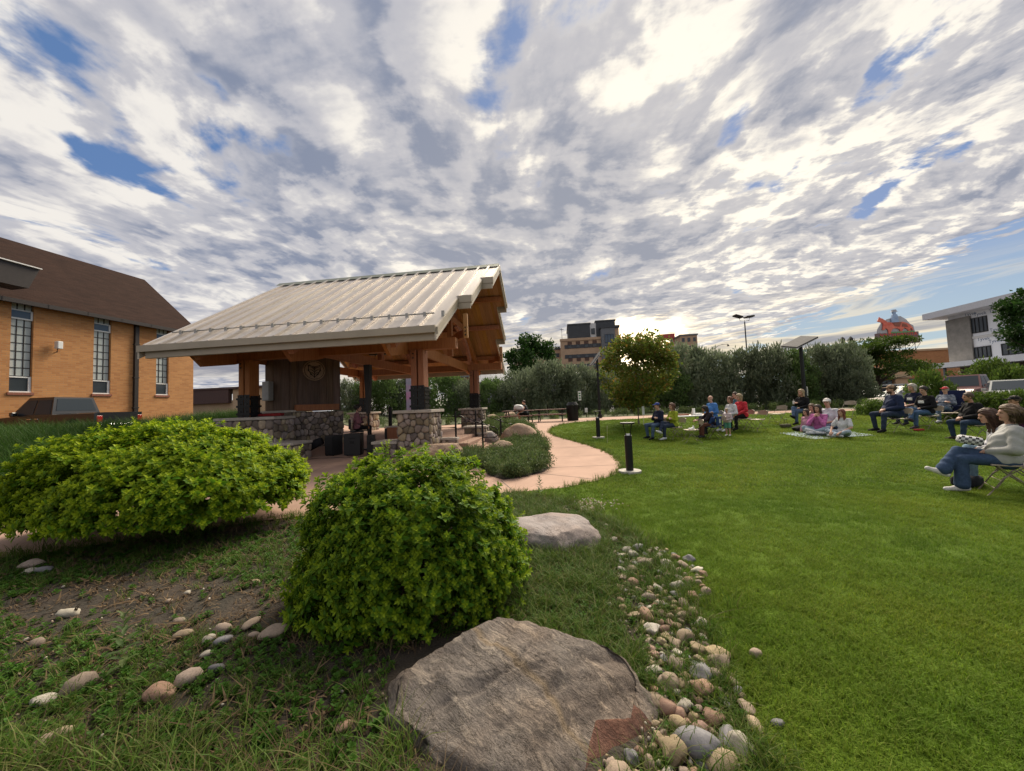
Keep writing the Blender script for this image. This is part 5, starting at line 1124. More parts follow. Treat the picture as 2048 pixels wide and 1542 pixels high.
# ------------------------------------------------------------------ buildings round the park
M['tan_panel'] = mat('tan_stucco', (.46, .31, .20), .85, var=.12, scale=.4)
M['dark_panel'] = mat('charcoal_panel', (.052, .055, .062), .7, var=.15, scale=.5)
M['grey_panel'] = mat('grey_panel', (.15, .155, .165), .7, var=.1, scale=.5)
M['white_panel'] = mat('white_panel', (.62, .61, .60), .7, var=.08)
M['wrap'] = mat('house_wrap', (.86, .87, .90), .55, var=.08, scale=.35, col2=(.78, .79, .83))
M['grey_stone'] = mat('grey_block', (.30, .28, .255), .9, scale=1.6, col2=(.20, .19, .175), bump=.4, bscale=6)
M['print_blue'] = mat('blue_print', (.06, .12, .24), .6)
M['slate_roof'] = mat('slate_metal_roof', (.20, .215, .245), .5, .2, var=.12, scale=.6)
M['tan_siding'] = mat('tan_siding', (.38, .29, .19), .85, var=.15, scale=.6)
M['brown_fascia'] = mat('brown_fascia', (.075, .042, .038), .8, var=.2)
def frame(name, D, px, label, cat='building', rz=-AZ):
    q = at_depth(px, 780, D); return empty(name, (q.x, q.y, 0), rz, label, cat), Matrix.Translation((q.x, q.y, 0)) @ Matrix.Rotation(rz, 4, 'Z')
def win(r, u0, u1, z0, z1, y, fm, gm, axis='v', d=.06, bars=0):
    f = MB()
    B = (lambda a, b, c, e, lo, hi: f.box((a, lo, c), (b, hi, e))) if axis == 'v' else (lambda a, b, c, e, lo, hi: f.box((lo, a, c), (hi, b, e)))
    B(u0, u1, z0, z0+.09, y-d, y); B(u0, u1, z1-.09, z1, y-d, y); B(u0, u0+.09, z0+.09, z1-.09, y-d, y); B(u1-.09, u1, z0+.09, z1-.09, y-d, y)
    for k in range(bars): a = u0+(u1-u0)*(k+1)/(bars+1); B(a-.04, a+.04, z0+.09, z1-.09, y-d, y)
    fo = f.build('window', fm, r); f = MB()
    f.box((u0+.05, y-d*.5, z0+.05), (u1-.05, y-.002, z1-.05)) if axis == 'v' else f.box((y-d*.5, u0+.05, z0+.05), (y-.002, u1-.05, z1-.05))
    f.build('pane', gm, fo)
def hotel():
    r, _ = frame('hotel', 146, 1125, 'tall tan and charcoal hotel with dark banded windows behind the hedge')
    b = MB(); b.box((0, 0, 0), (16.2, 22, 27.0)); b.box((-.2, -.35, 26.4), (16.3, .3, 27.4)); b.build('wall', M['tan_panel'], r)
    b = MB(); b.box((16.25, -1.2, 0), (21.6, 22, 30.6)); b.box((21.6, -.8, 0), (23.2, 20, 30.5)); tw = b.build('tower', M['grey_panel'], r)
    b = MB(); b.box((15.9, -1.5, 30.6), (23.5, 22, 31.4)); b.build('parapet', M['dark_panel'], tw)
    b = MB(); b.box((21.62, -.86, 3), (23.22, -.81, 30.2)); b.build('side_panel', M['tan_panel'], tw)
    b = MB(); b.box((3.4, 2, 27.4), (12.3, 20, 33.2)); b.box((14.7, 2, 27.4), (22.3, 20, 34.0)); b.box((3.1, 1.8, 33.2), (12.6, 20.2, 33.8)); b.box((14.4, 1.8, 34.0), (22.6, 20.2, 34.5)); b.build('upper_storey', M['dark_panel'], r)
    b = MB(); b.box((12.3, 2.3, 27.4), (14.7, 20, 33.6)); b.build('stair_panel', M['white_panel'], r)
    win(r, 12.7, 14.2, 29.0, 31.4, 2.3, M['dark_panel'], M['glass'], d=.2)
    for z in (23.6, 19.6, 15.6, 11.6):
        b = MB(); b.box((1.6, -.16, z-.3), (16.0, -.002, z+1.2)); b.build('window_band', M['dark_panel'], r)
    for k in range(4):
        for z in (24.9, 20.9, 16.9, 12.9): 
            a = 2.9+k*3.3; b = MB(); b.box((a, -.12, z-2.9 if z < 24 else z-.1), (a+1.7, -.003, z-1.62 if z < 24 else z+1.2)) ; b.build('slat_panel', mat('brown_slat', (.10, .055, .04), .8, stretch=(1, 1, 20), scale=2) if 'brown_slat' not in bpy.data.materials else bpy.data.materials['brown_slat'], r)
            win(r, a+.1, a+1.6, z-1.45, z-.25, -.16, M['dark_panel'], M['glass'], d=.12)
    for z in (26.2, 21.8, 17.4): win(r, 17.6, 21.0, z-1.6, z+1.8, -1.2, M['dark_panel'], M['glass_blue'], d=.25, bars=2)
    b = MB(); b.box((-19.5, 4, 0), (-.003, 20, 24.4)); wg = b.build('wing', M['tan_panel'], r)
    b = MB(); b.box((-19.6, 3.6, 23.8), (-.2, 20.1, 25.0)); b.build('parapet', M['dark_panel'], wg)
    for z in (20.6, 16.6, 12.6):
        b = MB(); b.box((-18.5, 3.86, z), (-.6, 3.998, z+1.6)); b.build('window_band', M['dark_panel'], wg)
    b = MB(); b.tube([(.8, 3, 27.4), (.8, 3, 32.4)], .12, 6); b.box((.0, 2.9, 31.8), (1.6, 3.1, 32.0)); b.build('antenna', M['grey_panel'], r)
hotel()
def construction():
    q = Vector((65.02, 53.1, 0)); r = empty('unfinished_building', q, -AZ, 'unfinished three storey building wrapped in white sheeting at the right', 'building')
    # the face towards the park is the local plane u=0, running from v=0 (far end) to v=-22
    b = MB(); b.box((0, -22, 4.6), (14, 0, 12.0)); b.build('wall', M['wrap'], r)
    b = MB(); b.box((-.25, -3.0, 5.16), (-.003, .15, 11.5)); b.build('stone_cladding', M['grey_stone'], r); b = MB(); b.box((-.25, -11.6, 5.16), (-.003, -9.6, 7.6)); b.build('stone_cladding', M['grey_stone'], r)
    b = MB(); b.box((.6, -22, 0), (13, -.3, 4.6)); b.build('ground_storey', mat('bare_sheathing', (.20, .15, .115), .9, var=.3, scale=.7), r)
    b = MB(); b.prism([(-1.9, 12.0), (15, 11.4), (15, 12.6), (-1.9, 12.9)], 1, -24, 1.6); b.build('roof', mat('white_roof_edge', (.62, .62, .66), .5), r)
    b = MB(); b.box((-2.6, -22, 4.45), (.6, 1.0, 5.15)); cn = b.build('canopy', M['wrap'], r)
    b = MB(); b.box((-.12, -22, 8.2), (-.004, -3.0, 8.55)); b.build('ledge', M['white_panel'], r)
    for a, c, z0, z1 in ((-4.9, -2.95, 8.95, 11.1), (-5.0, -2.95, 5.45, 7.0), (-8.95, -6.15, 5.45, 7.0), (-9.4, -7.4, 8.95, 11.6), (-15, -12.5, 5.45, 7.0), (-14.5, -12.3, 8.95, 11.2)):
        win(r, a, c, z0, z1, 0, M['black_metal'], M['glass'], 'u', .10, 3)
    for v in (-1.2, -5, -9): 
        b = MB(); b.box((-2.3, v-.12, 0), (-2.05, v+.12, 4.45)); b.build('column', M['grey_panel'], r)
    b = MB(); b.box((.5, -9.6, .2), (.62, -5.2, 3.9)); b.build('entrance_opening', M['glass'], r)
    # printed sheeting: the same word repeated in slanting rows
    k = 0; words = text_mesh('Tyvek', .62, M['print_blue'])
    for v, z in ((-4.1, 11.5), (-5.9, 11.55), (-6.6, 10.5), (-5.75, 9.0), (-6.7, 9.05), (-4.2, 8.0), (-6.2, 7.95), (-8.0, 7.9), (-7.6, 11.75), (-9.9, 11.3), (-5.5, 7.5), (-9.7, 8.9), (-2.95, 11.75), (-10.4, 10.3)):
        o = link('sheet_lettering', words, r); o.matrix_local = Matrix(((0, 0, -1, -.006), (-1, 0, 0, v), (0, 1, 0, z), (0, 0, 0, 1)))
construction()
def orange_block():
    r, _ = frame('brick_shop_building', 67.6, 1725, 'orange brick shop building carrying the neon horse sign on its roof')
    b = MB(); b.box((-4, 0, 0), (5.2, 12, 5.4)); b.box((5.2, 1.2, 0), (17.5, 14, 8.6)); b.build('wall', M['brick_orange'], r)
    b = MB(); b.box((-4.2, -.25, 5.4), (5.19, 12, 5.9)); b.box((5.0, .95, 8.6), (17.7, 14, 8.95)); b.build('parapet', M['tan_panel'], r)
    b = MB(); b.box((-3.9, -.9, 3.7), (7.5, -.003, 4.3)); b.build('awning', M['tan_siding'], r)
    b = MB(); b.box((5.25, -.4, 0), (7.4, 1.198, 4.8)); b.build('pilaster', M['tan_panel'], r)
    for a, c in ((-2.5, -.6), (.2, 1.4), (3.2, 5.0)): win(r, a, c, 1.1, 3.4, 0, M['black_metal'], M['glass'], d=.12, bars=1)
    b = MB(); b.box((1.9, -.08, .1), (2.9, -.003, 3.1)); d = b.build('door', M['white_panel'], r); b = MB(); b.box((2.05, -.10, 1.2), (2.75, -.082, 2.9)); b.build('pane', M['glass'], d)
    for k in range(3): win(r, 8.6+k*3, 10.4+k*3, 1.2, 3.6, 1.2, M['brick_red'], M['glass'], d=.12)
orange_block()
def horse_sign():
    q = at_depth(1795, 690, 66); r = empty('rooftop_sign', (q.x, q.y, 0), -AZ, 'rooftop sign of a rider on a red horse above lettering panels', 'sign'); K = 1.0
    red = mat('sign_red', (.52, .075, .045), .6, scale=1.2, col2=(.62, .20, .13)); blue = mat('sign_blue', (.26, .36, .52), .6, var=.2, scale=2); grey = mat('sign_grey', (.36, .37, .40), .7, var=.15, scale=1.2); dk = mat('sign_panel', (.16, .10, .10), .7, var=.15); cream = mat('sign_cream', (.78, .70, .60), .6); brn = mat('sign_brown', (.22, .075, .05), .7)
    b = MB(); b.prism([(-3.1, 11.7), (-2.9, 12.9), (-2.2, 14.1), (-1.4, 14.6), (.4, 15.1), (1.0, 15.1), (1.9, 14.4), (2.4, 13.6), (2.95, 13.2), (3.1, 12.0), (3.2, 11.7)], 1, .1, .25); b.build('backing_panel', grey, r)
    horse = [(-3.0, 14.35), (-2.75, 14.75), (-2.6, 15.1), (-2.42, 14.88), (-2.15, 14.8), (-1.75, 14.45), (-1.35, 14.05), (-.7, 13.95), (.2, 13.9), (1.0, 14.0), (1.7, 13.75), (2.25, 13.35), (2.6, 12.9), (2.75, 12.3), (2.55, 12.35), (2.35, 12.75), (2.2, 12.5), (2.3, 11.9), (1.95, 11.9), (1.85, 12.5), (1.3, 12.85), (.95, 12.4), (.9, 11.9), (.55, 11.9), (.55, 12.6), (.0, 12.85), (-.6, 12.8), (-.9, 12.3), (-1.0, 11.9), (-1.35, 11.9), (-1.35, 12.6), (-1.7, 13.0), (-2.0, 12.6), (-2.3, 12.7), (-2.15, 13.3), (-2.1, 13.8), (-2.4, 14.1), (-2.75, 14.2)]
    b = MB(); b.prism(horse, 1, -.12, .06); ho = b.build('horse_panel', red, r)
    b = MB(); b.prism([(-.6, 13.95), (-.2, 13.2), (.5, 13.1), (.9, 13.9)], 1, -.18, -.125); b.prism([(1.0, 13.7), (1.6, 13.5), (1.9, 13.0), (1.5, 12.95), (.9, 13.1)], 1, -.17, -.125); b.build('saddle', brn, ho)
    b = MB(); b.prism([(-.75, 13.95), (.45, 13.95), (.4, 14.6), (.3, 15.35), (-.05, 15.55), (-.45, 15.4), (-.7, 14.7)], 1, -.2, .08); b.prism([(-.35, 15.5), (.1, 15.5), (.12, 15.95), (-.35, 15.95)], 1, -.18, .06); ro = b.build('rider_panel', blue, r)
    b = MB(); b.prism([(-.72, 15.88), (.42, 15.92), (.22, 16.04), (.12, 16.32), (-.38, 16.3), (-.46, 16.02)], 1, -.22, .1); b.build('hat', grey, ro)
    b = MB(); b.box((-3.4, -.1, 11.25), (3.5, .25, 12.05)); b.box((-3.5, -.15, 10.0), (3.6, .3, 11.24)); pn = b.build('lettering_panel', dk, r)
    b = MB(); b.box((-1.0, -.2, 11.95), (2.8, -.105, 12.2)); b.build('green_strip', mat('sign_green', (.12, .26, .10), .6), r)
    X = lambda u, z, y: Matrix(((1, 0, 0, u), (0, 0, -1, y), (0, 1, 0, z), (0, 0, 0, 1)))
    o = link('lettering', text_mesh('SOUTH DAKOTA', .78, mat('neon_red', (.62, .07, .04), .4), .02), pn); o.matrix_local = X(.2, 11.64, -.13)
    o = link('lettering', text_mesh('STOCKGROWERS ASSN', .78, cream, .02), pn); o.matrix_local = X(-.35, 10.62, -.18)
    b = MB()
    for u in (-2.6, -.6, 1.4, 3.0): b.tube([(u, .2, 8.7), (u, .2, 10.0)], .08, 6); b.tube([(u, .2, 8.7), (u+.9, .2, 10.0)], .05, 5); b.tube([(u, .2, 10), (u+.5, 2.2, 8.75)], .05, 5)
    b.build('support_frame', M['grey_panel'], r)
horse_sign()
def low_block():
    r, _ = frame('brown_low_building', 44, 470, 'low tan building with a deep brown fascia behind the church')
    b = MB(); b.box((-9, 0, 0), (-.6, 14, 3.4)); b.box((-.6, -.1, 0), (-.1, 14, 3.4), 0); b.build('wall', M['tan_siding'], r)
    b = MB(); b.box((-9.2, -.5, 3.1), (-.4, -.003, 4.75)); b.box((-9.2, -.6, 4.75), (9, 14, 4.98)); b.build('fascia', M['brown_fascia'], r)
    for k in range(12):
        b = MB(); b.box((-.1+k*.75, -.2 - .03*(k % 2), .1), (.63+k*.75, .1, 4.74)); b.build('wall_panel', mat('cream_siding', (.46, .35, .235), .85, var=.12) if 'cream_siding' not in bpy.data.materials else bpy.data.materials['cream_siding'], r)
    b = MB(); b.tube([(-2.2, 3, 4.9), (-2.2, 3, 11.5)], .035, 5); b.build('antenna', M['grey_panel'], r)
low_block()
def shed(px0, px1, D, z0, z1, label, ridge=.5):
    q0 = at_depth(px0, 770, D); q1 = at_depth(px1, 770, D); w = (q1-q0).length; r = empty('metal_roof_shed', (q0.x, q0.y, 0), -AZ, label, 'building')
    b = MB(); b.box((0, 0, 0), (w, 9, z0)); b.build('wall', M['grey_panel'], r)
    b = MB(); b.prism([(-.5, z0), (4.5, z1), (9.5, z0), (4.5, z1-.25)], 0, -.4, w+.4); ro = b.build('roof', M['slate_roof'], r); b = MB(); k = 0
    for u in np.arange(0, w, .9): bar(b, (u, -.5, z0+.05), (u, 4.5, z1+.05), .06, .08)
    b.build('roof_rib', M['slate_roof'], ro)
shed(958, 1030, 62, 5.6, 8.6, 'grey metal roofed building just right of the pavilion roof')
shed(1100, 1192, 66, 5.6, 7.3, 'long grey metal roofed building below the tan hotel')
def far_block(px0, px1, D, ztop, m, label, name='city_building', stripes=0):
    q0 = at_depth(px0, 760, D); q1 = at_depth(px1, 760, D); w = (q1-q0).length; r = empty(name, (q0.x, q0.y, 0), -AZ, label, 'building')
    b = MB(); b.box((0, 0, 0), (w, 14, ztop)); b.build('wall', m, r); b = MB(); b.box((-.3, -.3, ztop), (w+.3, 14.3, ztop+.6)); b.build('parapet', M['grey_panel'], r)
    for k in range(stripes):
        for j in range(3): win(r, w*(k+.25)/stripes, w*(k+.75)/stripes, ztop-2.6-j*3.4, ztop-.9-j*3.4, 0, M['grey_panel'], M['glass'], d=.1)
    return r
far_block(1352, 1378, 160, 26.5, M['grey_panel'], 'distant grey block right of the maple crown', stripes=2)
r_ = far_block(1366, 1398, 150, 27.5, M['tan_panel'], 'distant pale tan tower between the maple and the street lamp', stripes=3)
far_block(1392, 1412, 170, 23.5, M['brick_red'], 'distant reddish block left of the street lamp', stripes=2)
r_ = empty('red_sign_board', at_depth(1334, 688, 158), -AZ, 'flat red sign board high above the maple crown', 'sign'); r_.location.z = 0
b = MB(); b.box((-3.4, -.2, 27.4), (3.4, .2, 30.0)); b.box((3.0, -.2, 26.6), (5.6, .2, 28.4)); b.build('board_panel', mat('faded_red', (.42, .06, .05), .6), r_); b = MB(); b.tube([(-2, 0, 0), (-2, 0, 27.4)], .2, 6); b.tube([(3.6, 0, 0), (3.6, 0, 26.6)], .2, 6); b.build('support_pole', M['grey_panel'], r_)
far_block(905, 945, 95, 9.2, M['brick_red'], 'low red brick building seen past the rear pavilion post', stripes=0)

# ------------------------------------------------------------------ lamps, signs, street furniture
def pole_lamp(px, by, ty, kind, label, rz=0.):
    q = on_ground(px, by) if not isinstance(by, tuple) else at_depth(px, by[1], by[0]); q.z = Z(q.x, q.y)
    D = float((np.array(q)-CAM) @ FWD); dr = ray(px, ty); top = CAM + dr*(q.y/dr[1]); h = float(top[2]) - q.z
    r = empty('lamp_post', q, rz, label, 'lamp'); b = MB(); b.cyl(0, 0, 0, h, .085, .07, 12); b.cyl(0, 0, 0, .25, .16, .14, 12); b.build('pole', M['black_metal'] if kind != 'street' else M['dark_metal'], r); return r, h
r, h = pole_lamp(1613, 838, 690, 'solar', 'solar panel lamp post standing on the path behind the seated group')
b = MB(); X = Matrix.Translation((-.05, 0, h+.16)) @ Matrix.Rotation(R(-24), 4, 'Y') @ Matrix.Rotation(R(14), 4, 'X'); b.bbox((-.54, -.44, -.02), (.54, .44, .03), .008, 0, X); so2 = b.build('solar_panel', mat('solar_cell', (.10, .098, .10), .75, var=.2, spec=.1), r)
b = MB(); b.bbox((-.56, -.46, -.04), (.56, .46, -.021), .005, 0, X); b.build('panel_frame', mat('panel_back', (.33, .31, .30), .5), so2)
b = MB(); b.cyl(0, 0, h-.02, h+.14, .04, .04, 8); b.build('bracket', M['black_metal'], r)
b = MB(); b.bbox((.10, -.06, 1.05), (.12, .06, 1.45), .003); b.build('notice', M['white_trim'], r)
r, h = pole_lamp(1200, 836, 716, 'solar', 'solar panel lamp post in front of the hotel beside the maple crown')
b = MB(); X = Matrix.Translation((0, 0, h+.1)) @ Matrix.Rotation(R(-52), 4, 'Y'); b.bbox((-.75, -.55, -.02), (.75, .55, .03), .008, 0, X); so2 = b.build('solar_panel', bpy.data.materials['solar_cell'], r); b = MB(); b.bbox((-.77, -.57, -.05), (.77, .57, -.021), .005, 0, X); b.build('panel_frame', mat('panel_face', (.62, .62, .64), .3), so2)
r, h = pole_lamp(1500, (48, 790), 644, 'flood', 'tall floodlight pole with two lamp heads above the bushes')
for s in (-1, 1):
    b = MB(); b.bbox((-.55, -.4, -.12), (.55, .4, .12), .05, 0, Matrix.Translation((s*.75-.1, 0, h+.72+(.1 if s < 0 else 0))) @ Matrix.Rotation(R(18 if s < 0 else -6), 4, 'Y')); b.build('lamp_head', M['dark_metal'], r)
b = MB(); b.tube([(-.75, 0, h+.7), (-.6, 0, h+.2), (.6, 0, h+.2), (.75, 0, h+.7)], .04, 6); b.tube([(0, 0, h), (0, 0, h+.25)], .05, 6); b.build('yoke', M['dark_metal'], r)
r, h = pole_lamp(1436, (60, 790), 696, 'street', 'small street lamp with a curved arm above the bushes', -AZ)
b = MB(); b.tube([(0, 0, h-.1), (.5, 0, h+.35), (1.2, 0, h+.55), (2.1, 0, h+.55)], .05, 6); b.build('arm', M['dark_metal'], r); b = MB(); b.cyl(2.1, 0, h+.2, h+.52, .22, .06, 10); b.build('lamp_head', M['dark_metal'], r)
r, h = pole_lamp(1703, (44, 790), 690, 'globe', 'ornamental street lamp with two lanterns behind the flat topped tree', -AZ)
b = MB(); b.tube([(-.45, 0, h+.1), (-.2, 0, h-.1), (.2, 0, h-.1), (.45, 0, h+.1)], .05, 6); b.build('arm', M['dark_metal'], r)
for s in (-1, 1):
    b = MB(); b.cyl(s*.45, 0, h+.1, h+.75, .16, .24, 8); b.cyl(s*.45, 0, h+.75, h+1.05, .28, .04, 8); b.build('lantern', M['dark_metal'], r)
b = MB(); b.bbox((.25, -.03, h-1.6), (1.3, .03, h-.45), .02); b.build('banner', M['brown_fascia'], r)
r, h = pole_lamp(1523, (90, 790), 680, 'mast', 'thin radio mast far behind the bushes')
def bollard(px, by, label, h=1.07, foot=1, shift=0.):
    q = on_ground(px, by); r = empty('bollard_light', q, 0, label, 'bollard', 'black path bollards'); 
    b = MB(); b.cyl(0, 0, .0, h*.74, .078, .078, 20); b.build('post', M['black_metal'], r)
    b = MB(); b.cyl(0, 0, h*.74+.002, h*.74+.035, .06, .05, 16); b.build('lamp_lens', M['lamp_glass'], r)
    b = MB()
    for k in range(4): a = k*math.pi/2+.5; b.tube([(.062*math.cos(a), .062*math.sin(a), h*.74), (.125*math.cos(a), .125*math.sin(a), h*.975)], .011, 5)
    b.build('cage_bar', M['black_metal'], r)
    b = MB(); b.cyl(0, 0, h*.97, h, .15, .155, 24); b.build('cap', M['black_metal'], r)
    if foot: b = MB(); b.cyl(0, 0, -.1, .05, .25, .235, 24); b.build('footing', M['concrete'], r)
bollard(1260, 945, 'near black bollard light on a round concrete footing at the path edge'); bollard(1197, 876, 'farther black bollard light on a concrete footing beside the thin stake')
q = on_ground(781, 866); r = empty('bollard', q, 0, 'plain black bollard standing on the plaza behind the front stone pier', 'bollard', 'black path bollards'); b = MB(); b.cyl(0, 0, 0, 1.2, .085, .085, 20); b.cyl(0, 0, 1.2, 1.25, .085, .05, 20); b.build('post', M['black_metal'], r); b = MB(); b.cyl(0, 0, 1.08, 1.11, .087, .087, 20); b.build('band', M['dark_metal'], r)
q = on_ground(1216, 886); b = MB(); b.tube([(-.02, 0, -.05), (0, 0, .62)], .014, 6); o = b.build('stake', mat('pale_stake', (.55, .56, .30), .7)); o.location = q; tag(o, 'thin pale stake pushed into the lawn beside the farther bollard', 'stake')
def rail(us, vs, label):
    r = empty('handrail', PAV, -AZ, label, 'handrail'); b = MB(); (u0, v0), (u1, v1) = us, vs
    z0, z1 = .42, .06; h = .92; um = u0-.75
    b.tube([(um, v0, z0+h-.12), (u0+.18, v0, z0+h-.12), (u1, v1, z1+h-.06), (u1+.42, v1, z1+h-.20), (u1+.52, v1, z1+h-.26), (u1+.54, v1, z1+h-.36), (u1+.52, v1, z1+h-.5), (u1+.45, v1, z1+h-.54), (u1+.02, v1, z1+h-.54)], .026, 8); b.build('rail', M['black_metal'], r)
    b = MB(); b.tube([(um, v0, z0+h-.5), (u0, v0, z0+h-.5)], .022, 8); b.build('rail', M['black_metal'], r)
    for u, v, z in ((u0, v0, z0), (u1, v1, z1)):
        b = MB(); b.cyl(u, v, z-.1, z+h+.02, .034, .034, 12); p = b.build('post', M['black_metal'], r); b = MB(); b.tube([(u, v, z+h+.02), (u, v, z+h+.045), (u, v, z+h+.075)], [.03, .042, .02], 8); b.build('finial', M['black_metal'], p)
rail((.42, 1.34), (1.30, 1.62), 'black handrail nearest the front stone pier with a looped end')
rail((.60, 3.55), (1.66, 3.35), 'black handrail nearer the rear pier with a looped end')
b = MB(); st = empty('stone_steps', PAV, -AZ, 'concrete steps with stone cheek blocks between the pavilion piers', 'steps')
for k, (ua, ub, zt) in enumerate(((-1.4, .50, .42), (.50, .88, .30), (.88, 1.26, .18))):
    b = MB(); b.bbox((ua, 1.2, -.2), (ub-.002, 3.75, zt), .012); b.build('step', M['concrete_pink'], st)
for u0, u1, v0, v1, zt in ((.02, .55, .92, 1.18, .52), (.02, .95, 3.78, 4.5, .72), (.6, 1.1, 3.77, 4.3, .46)):
    b = MB(); b.box((u0+.02, v0+.02, -.2), (u1-.02, v1-.02, zt-.08)); cb_ = b.build('cheek_block', M['mortar'], st); masonry(cb_, (u0+.02, v0+.02, 0), (1, 0), u1-u0-.04, zt-.08, 7, .04); masonry(cb_, (u1-.02, v0+.02, 0), (0, 1), v1-v0-.04, zt-.08, 5, .04)
    b = MB(); b.bbox((u0-.03, v0-.03, zt-.078), (u1+.03, v1+.03, zt), .01); b.build('cap_stone', M['capstone'], cb_)
def picnic(px, by, label, rz):
    q = on_ground(px, by); r = empty('picnic_table', q, rz, label, 'picnic table', 'picnic tables under the hedge'); rm = bpy.data.materials.get('red_brown_board') or mat('red_brown_board', (.15, .06, .045), .7, rnd=.15, var=.25)
    for k in range(5): b = MB(); b.box((-.95, -.37+k*.15, .72), (.95, -.235+k*.15, .76)); b.build('top_board', rm, r)
    for s in (-1, 1):
        b = MB(); lo, hi = sorted((s*.62, s*.9)); b.box((-.95, lo, .42), (.95, hi, .46)); b.build('bench', rm, r)
        b = MB(); 
        for y in (-1, 1): bar(b, (s*.7, y*.72, 0), (s*.7, y*.18, .72), .06, .05)
        bar(b, (s*.7, -.85, .39), (s*.7, .85, .39), .05, .05); b.build('leg_frame', M['black_metal'], r)
picnic(1038, 846, 'picnic table where the man in the dark tank top sits', -.25); picnic(1102, 843, 'empty picnic table beside the dark litter bin', -.15)
def bin_(q, label, h=.95, r0=.28):
    r = empty('litter_bin', q, 0, label, 'bin'); b = MB(); b.cyl(0, 0, 0, h*.82, r0*.9, r0, 20); b.build('body', M['black_metal'], r); b = MB(); b.cyl(0, 0, h*.84, h, r0*1.05, r0*.7, 20); b.build('lid', M['black_metal'], r); b = MB()
    for k in range(20): a = k*.314; b.tube([(r0*.92*math.cos(a), r0*.92*math.sin(a), .03), (r0*1.01*math.cos(a), r0*1.01*math.sin(a), h*.8)], .012, 4)
    b.build('slat_ring', M['black_metal'], r)
bin_(on_ground(1146, 841), 'dark round litter bin between the picnic table and the lamp post', 1.15, .36); bin_(P(-2.75, 4.6), 'dark litter bin on the pavilion floor behind the guitarist', .95, .25)
def sign(px, by, pz, w, h, label, txt=None):
    q = on_ground(px, by); r = empty('park_sign', q, -.05, label, 'sign'); b = MB(); b.cyl(0, 0, 0, pz+h, .03, .03, 8); b.build('post', M['dark_metal'], r); b = MB(); b.bbox((-w/2, -.05, pz), (w/2, -.032, pz+h), .004); p = b.build('panel', M['white_trim'], r)
    g = bpy.data.materials.get('sign_green_band') or mat('sign_green_band', (.05, .22, .10), .5)
    if txt:
        b = MB()
        for k in range(3): b.box((-w*.32, -.056, pz+h*(.18+.26*k)), (w*.32, -.051, pz+h*(.32+.26*k)))
        b.build('green_band', g, p)
sign(1161, 833, 1.25, .24, .72, 'narrow white and green sign on a post before the hedge', 1); sign(1173, 834, .35, .2, .32, 'small white sign low in the plants before the hedge')
q = on_ground(1288, 850); b = MB(); b.bbox((-.06, -.012, .5), (.06, .012, .92), .004); b.tube([(0, .02, 0), (0, .02, .9)], .012, 5); o = b.build('tree_tag_post', M['white_trim']); o.location = q; tag(o, 'small white marker post beside the maple trunk', 'marker')
q = P(-3.6, 6.2); r = empty('feather_banner', (q.x-2.6, q.y+9, q.z), -AZ, 'pink and teal feather banner behind the pavilion boards', 'banner'); b = MB(); b.tube([(0, 0, 0), (0, 0, 4.2)], .03, 6); b.build('pole', M['dark_metal'], r); b = MB(); b.prism([(.03, 1.0), (.55, 1.05), (.6, 3.6), (.35, 4.2), (.03, 4.2)], 1, -.012, .012); b.build('flag', mat('banner_cloth', (.55, .18, .42), .8, scale=.7, col2=(.08, .35, .38), stretch=(.1, .1, 1)), r)

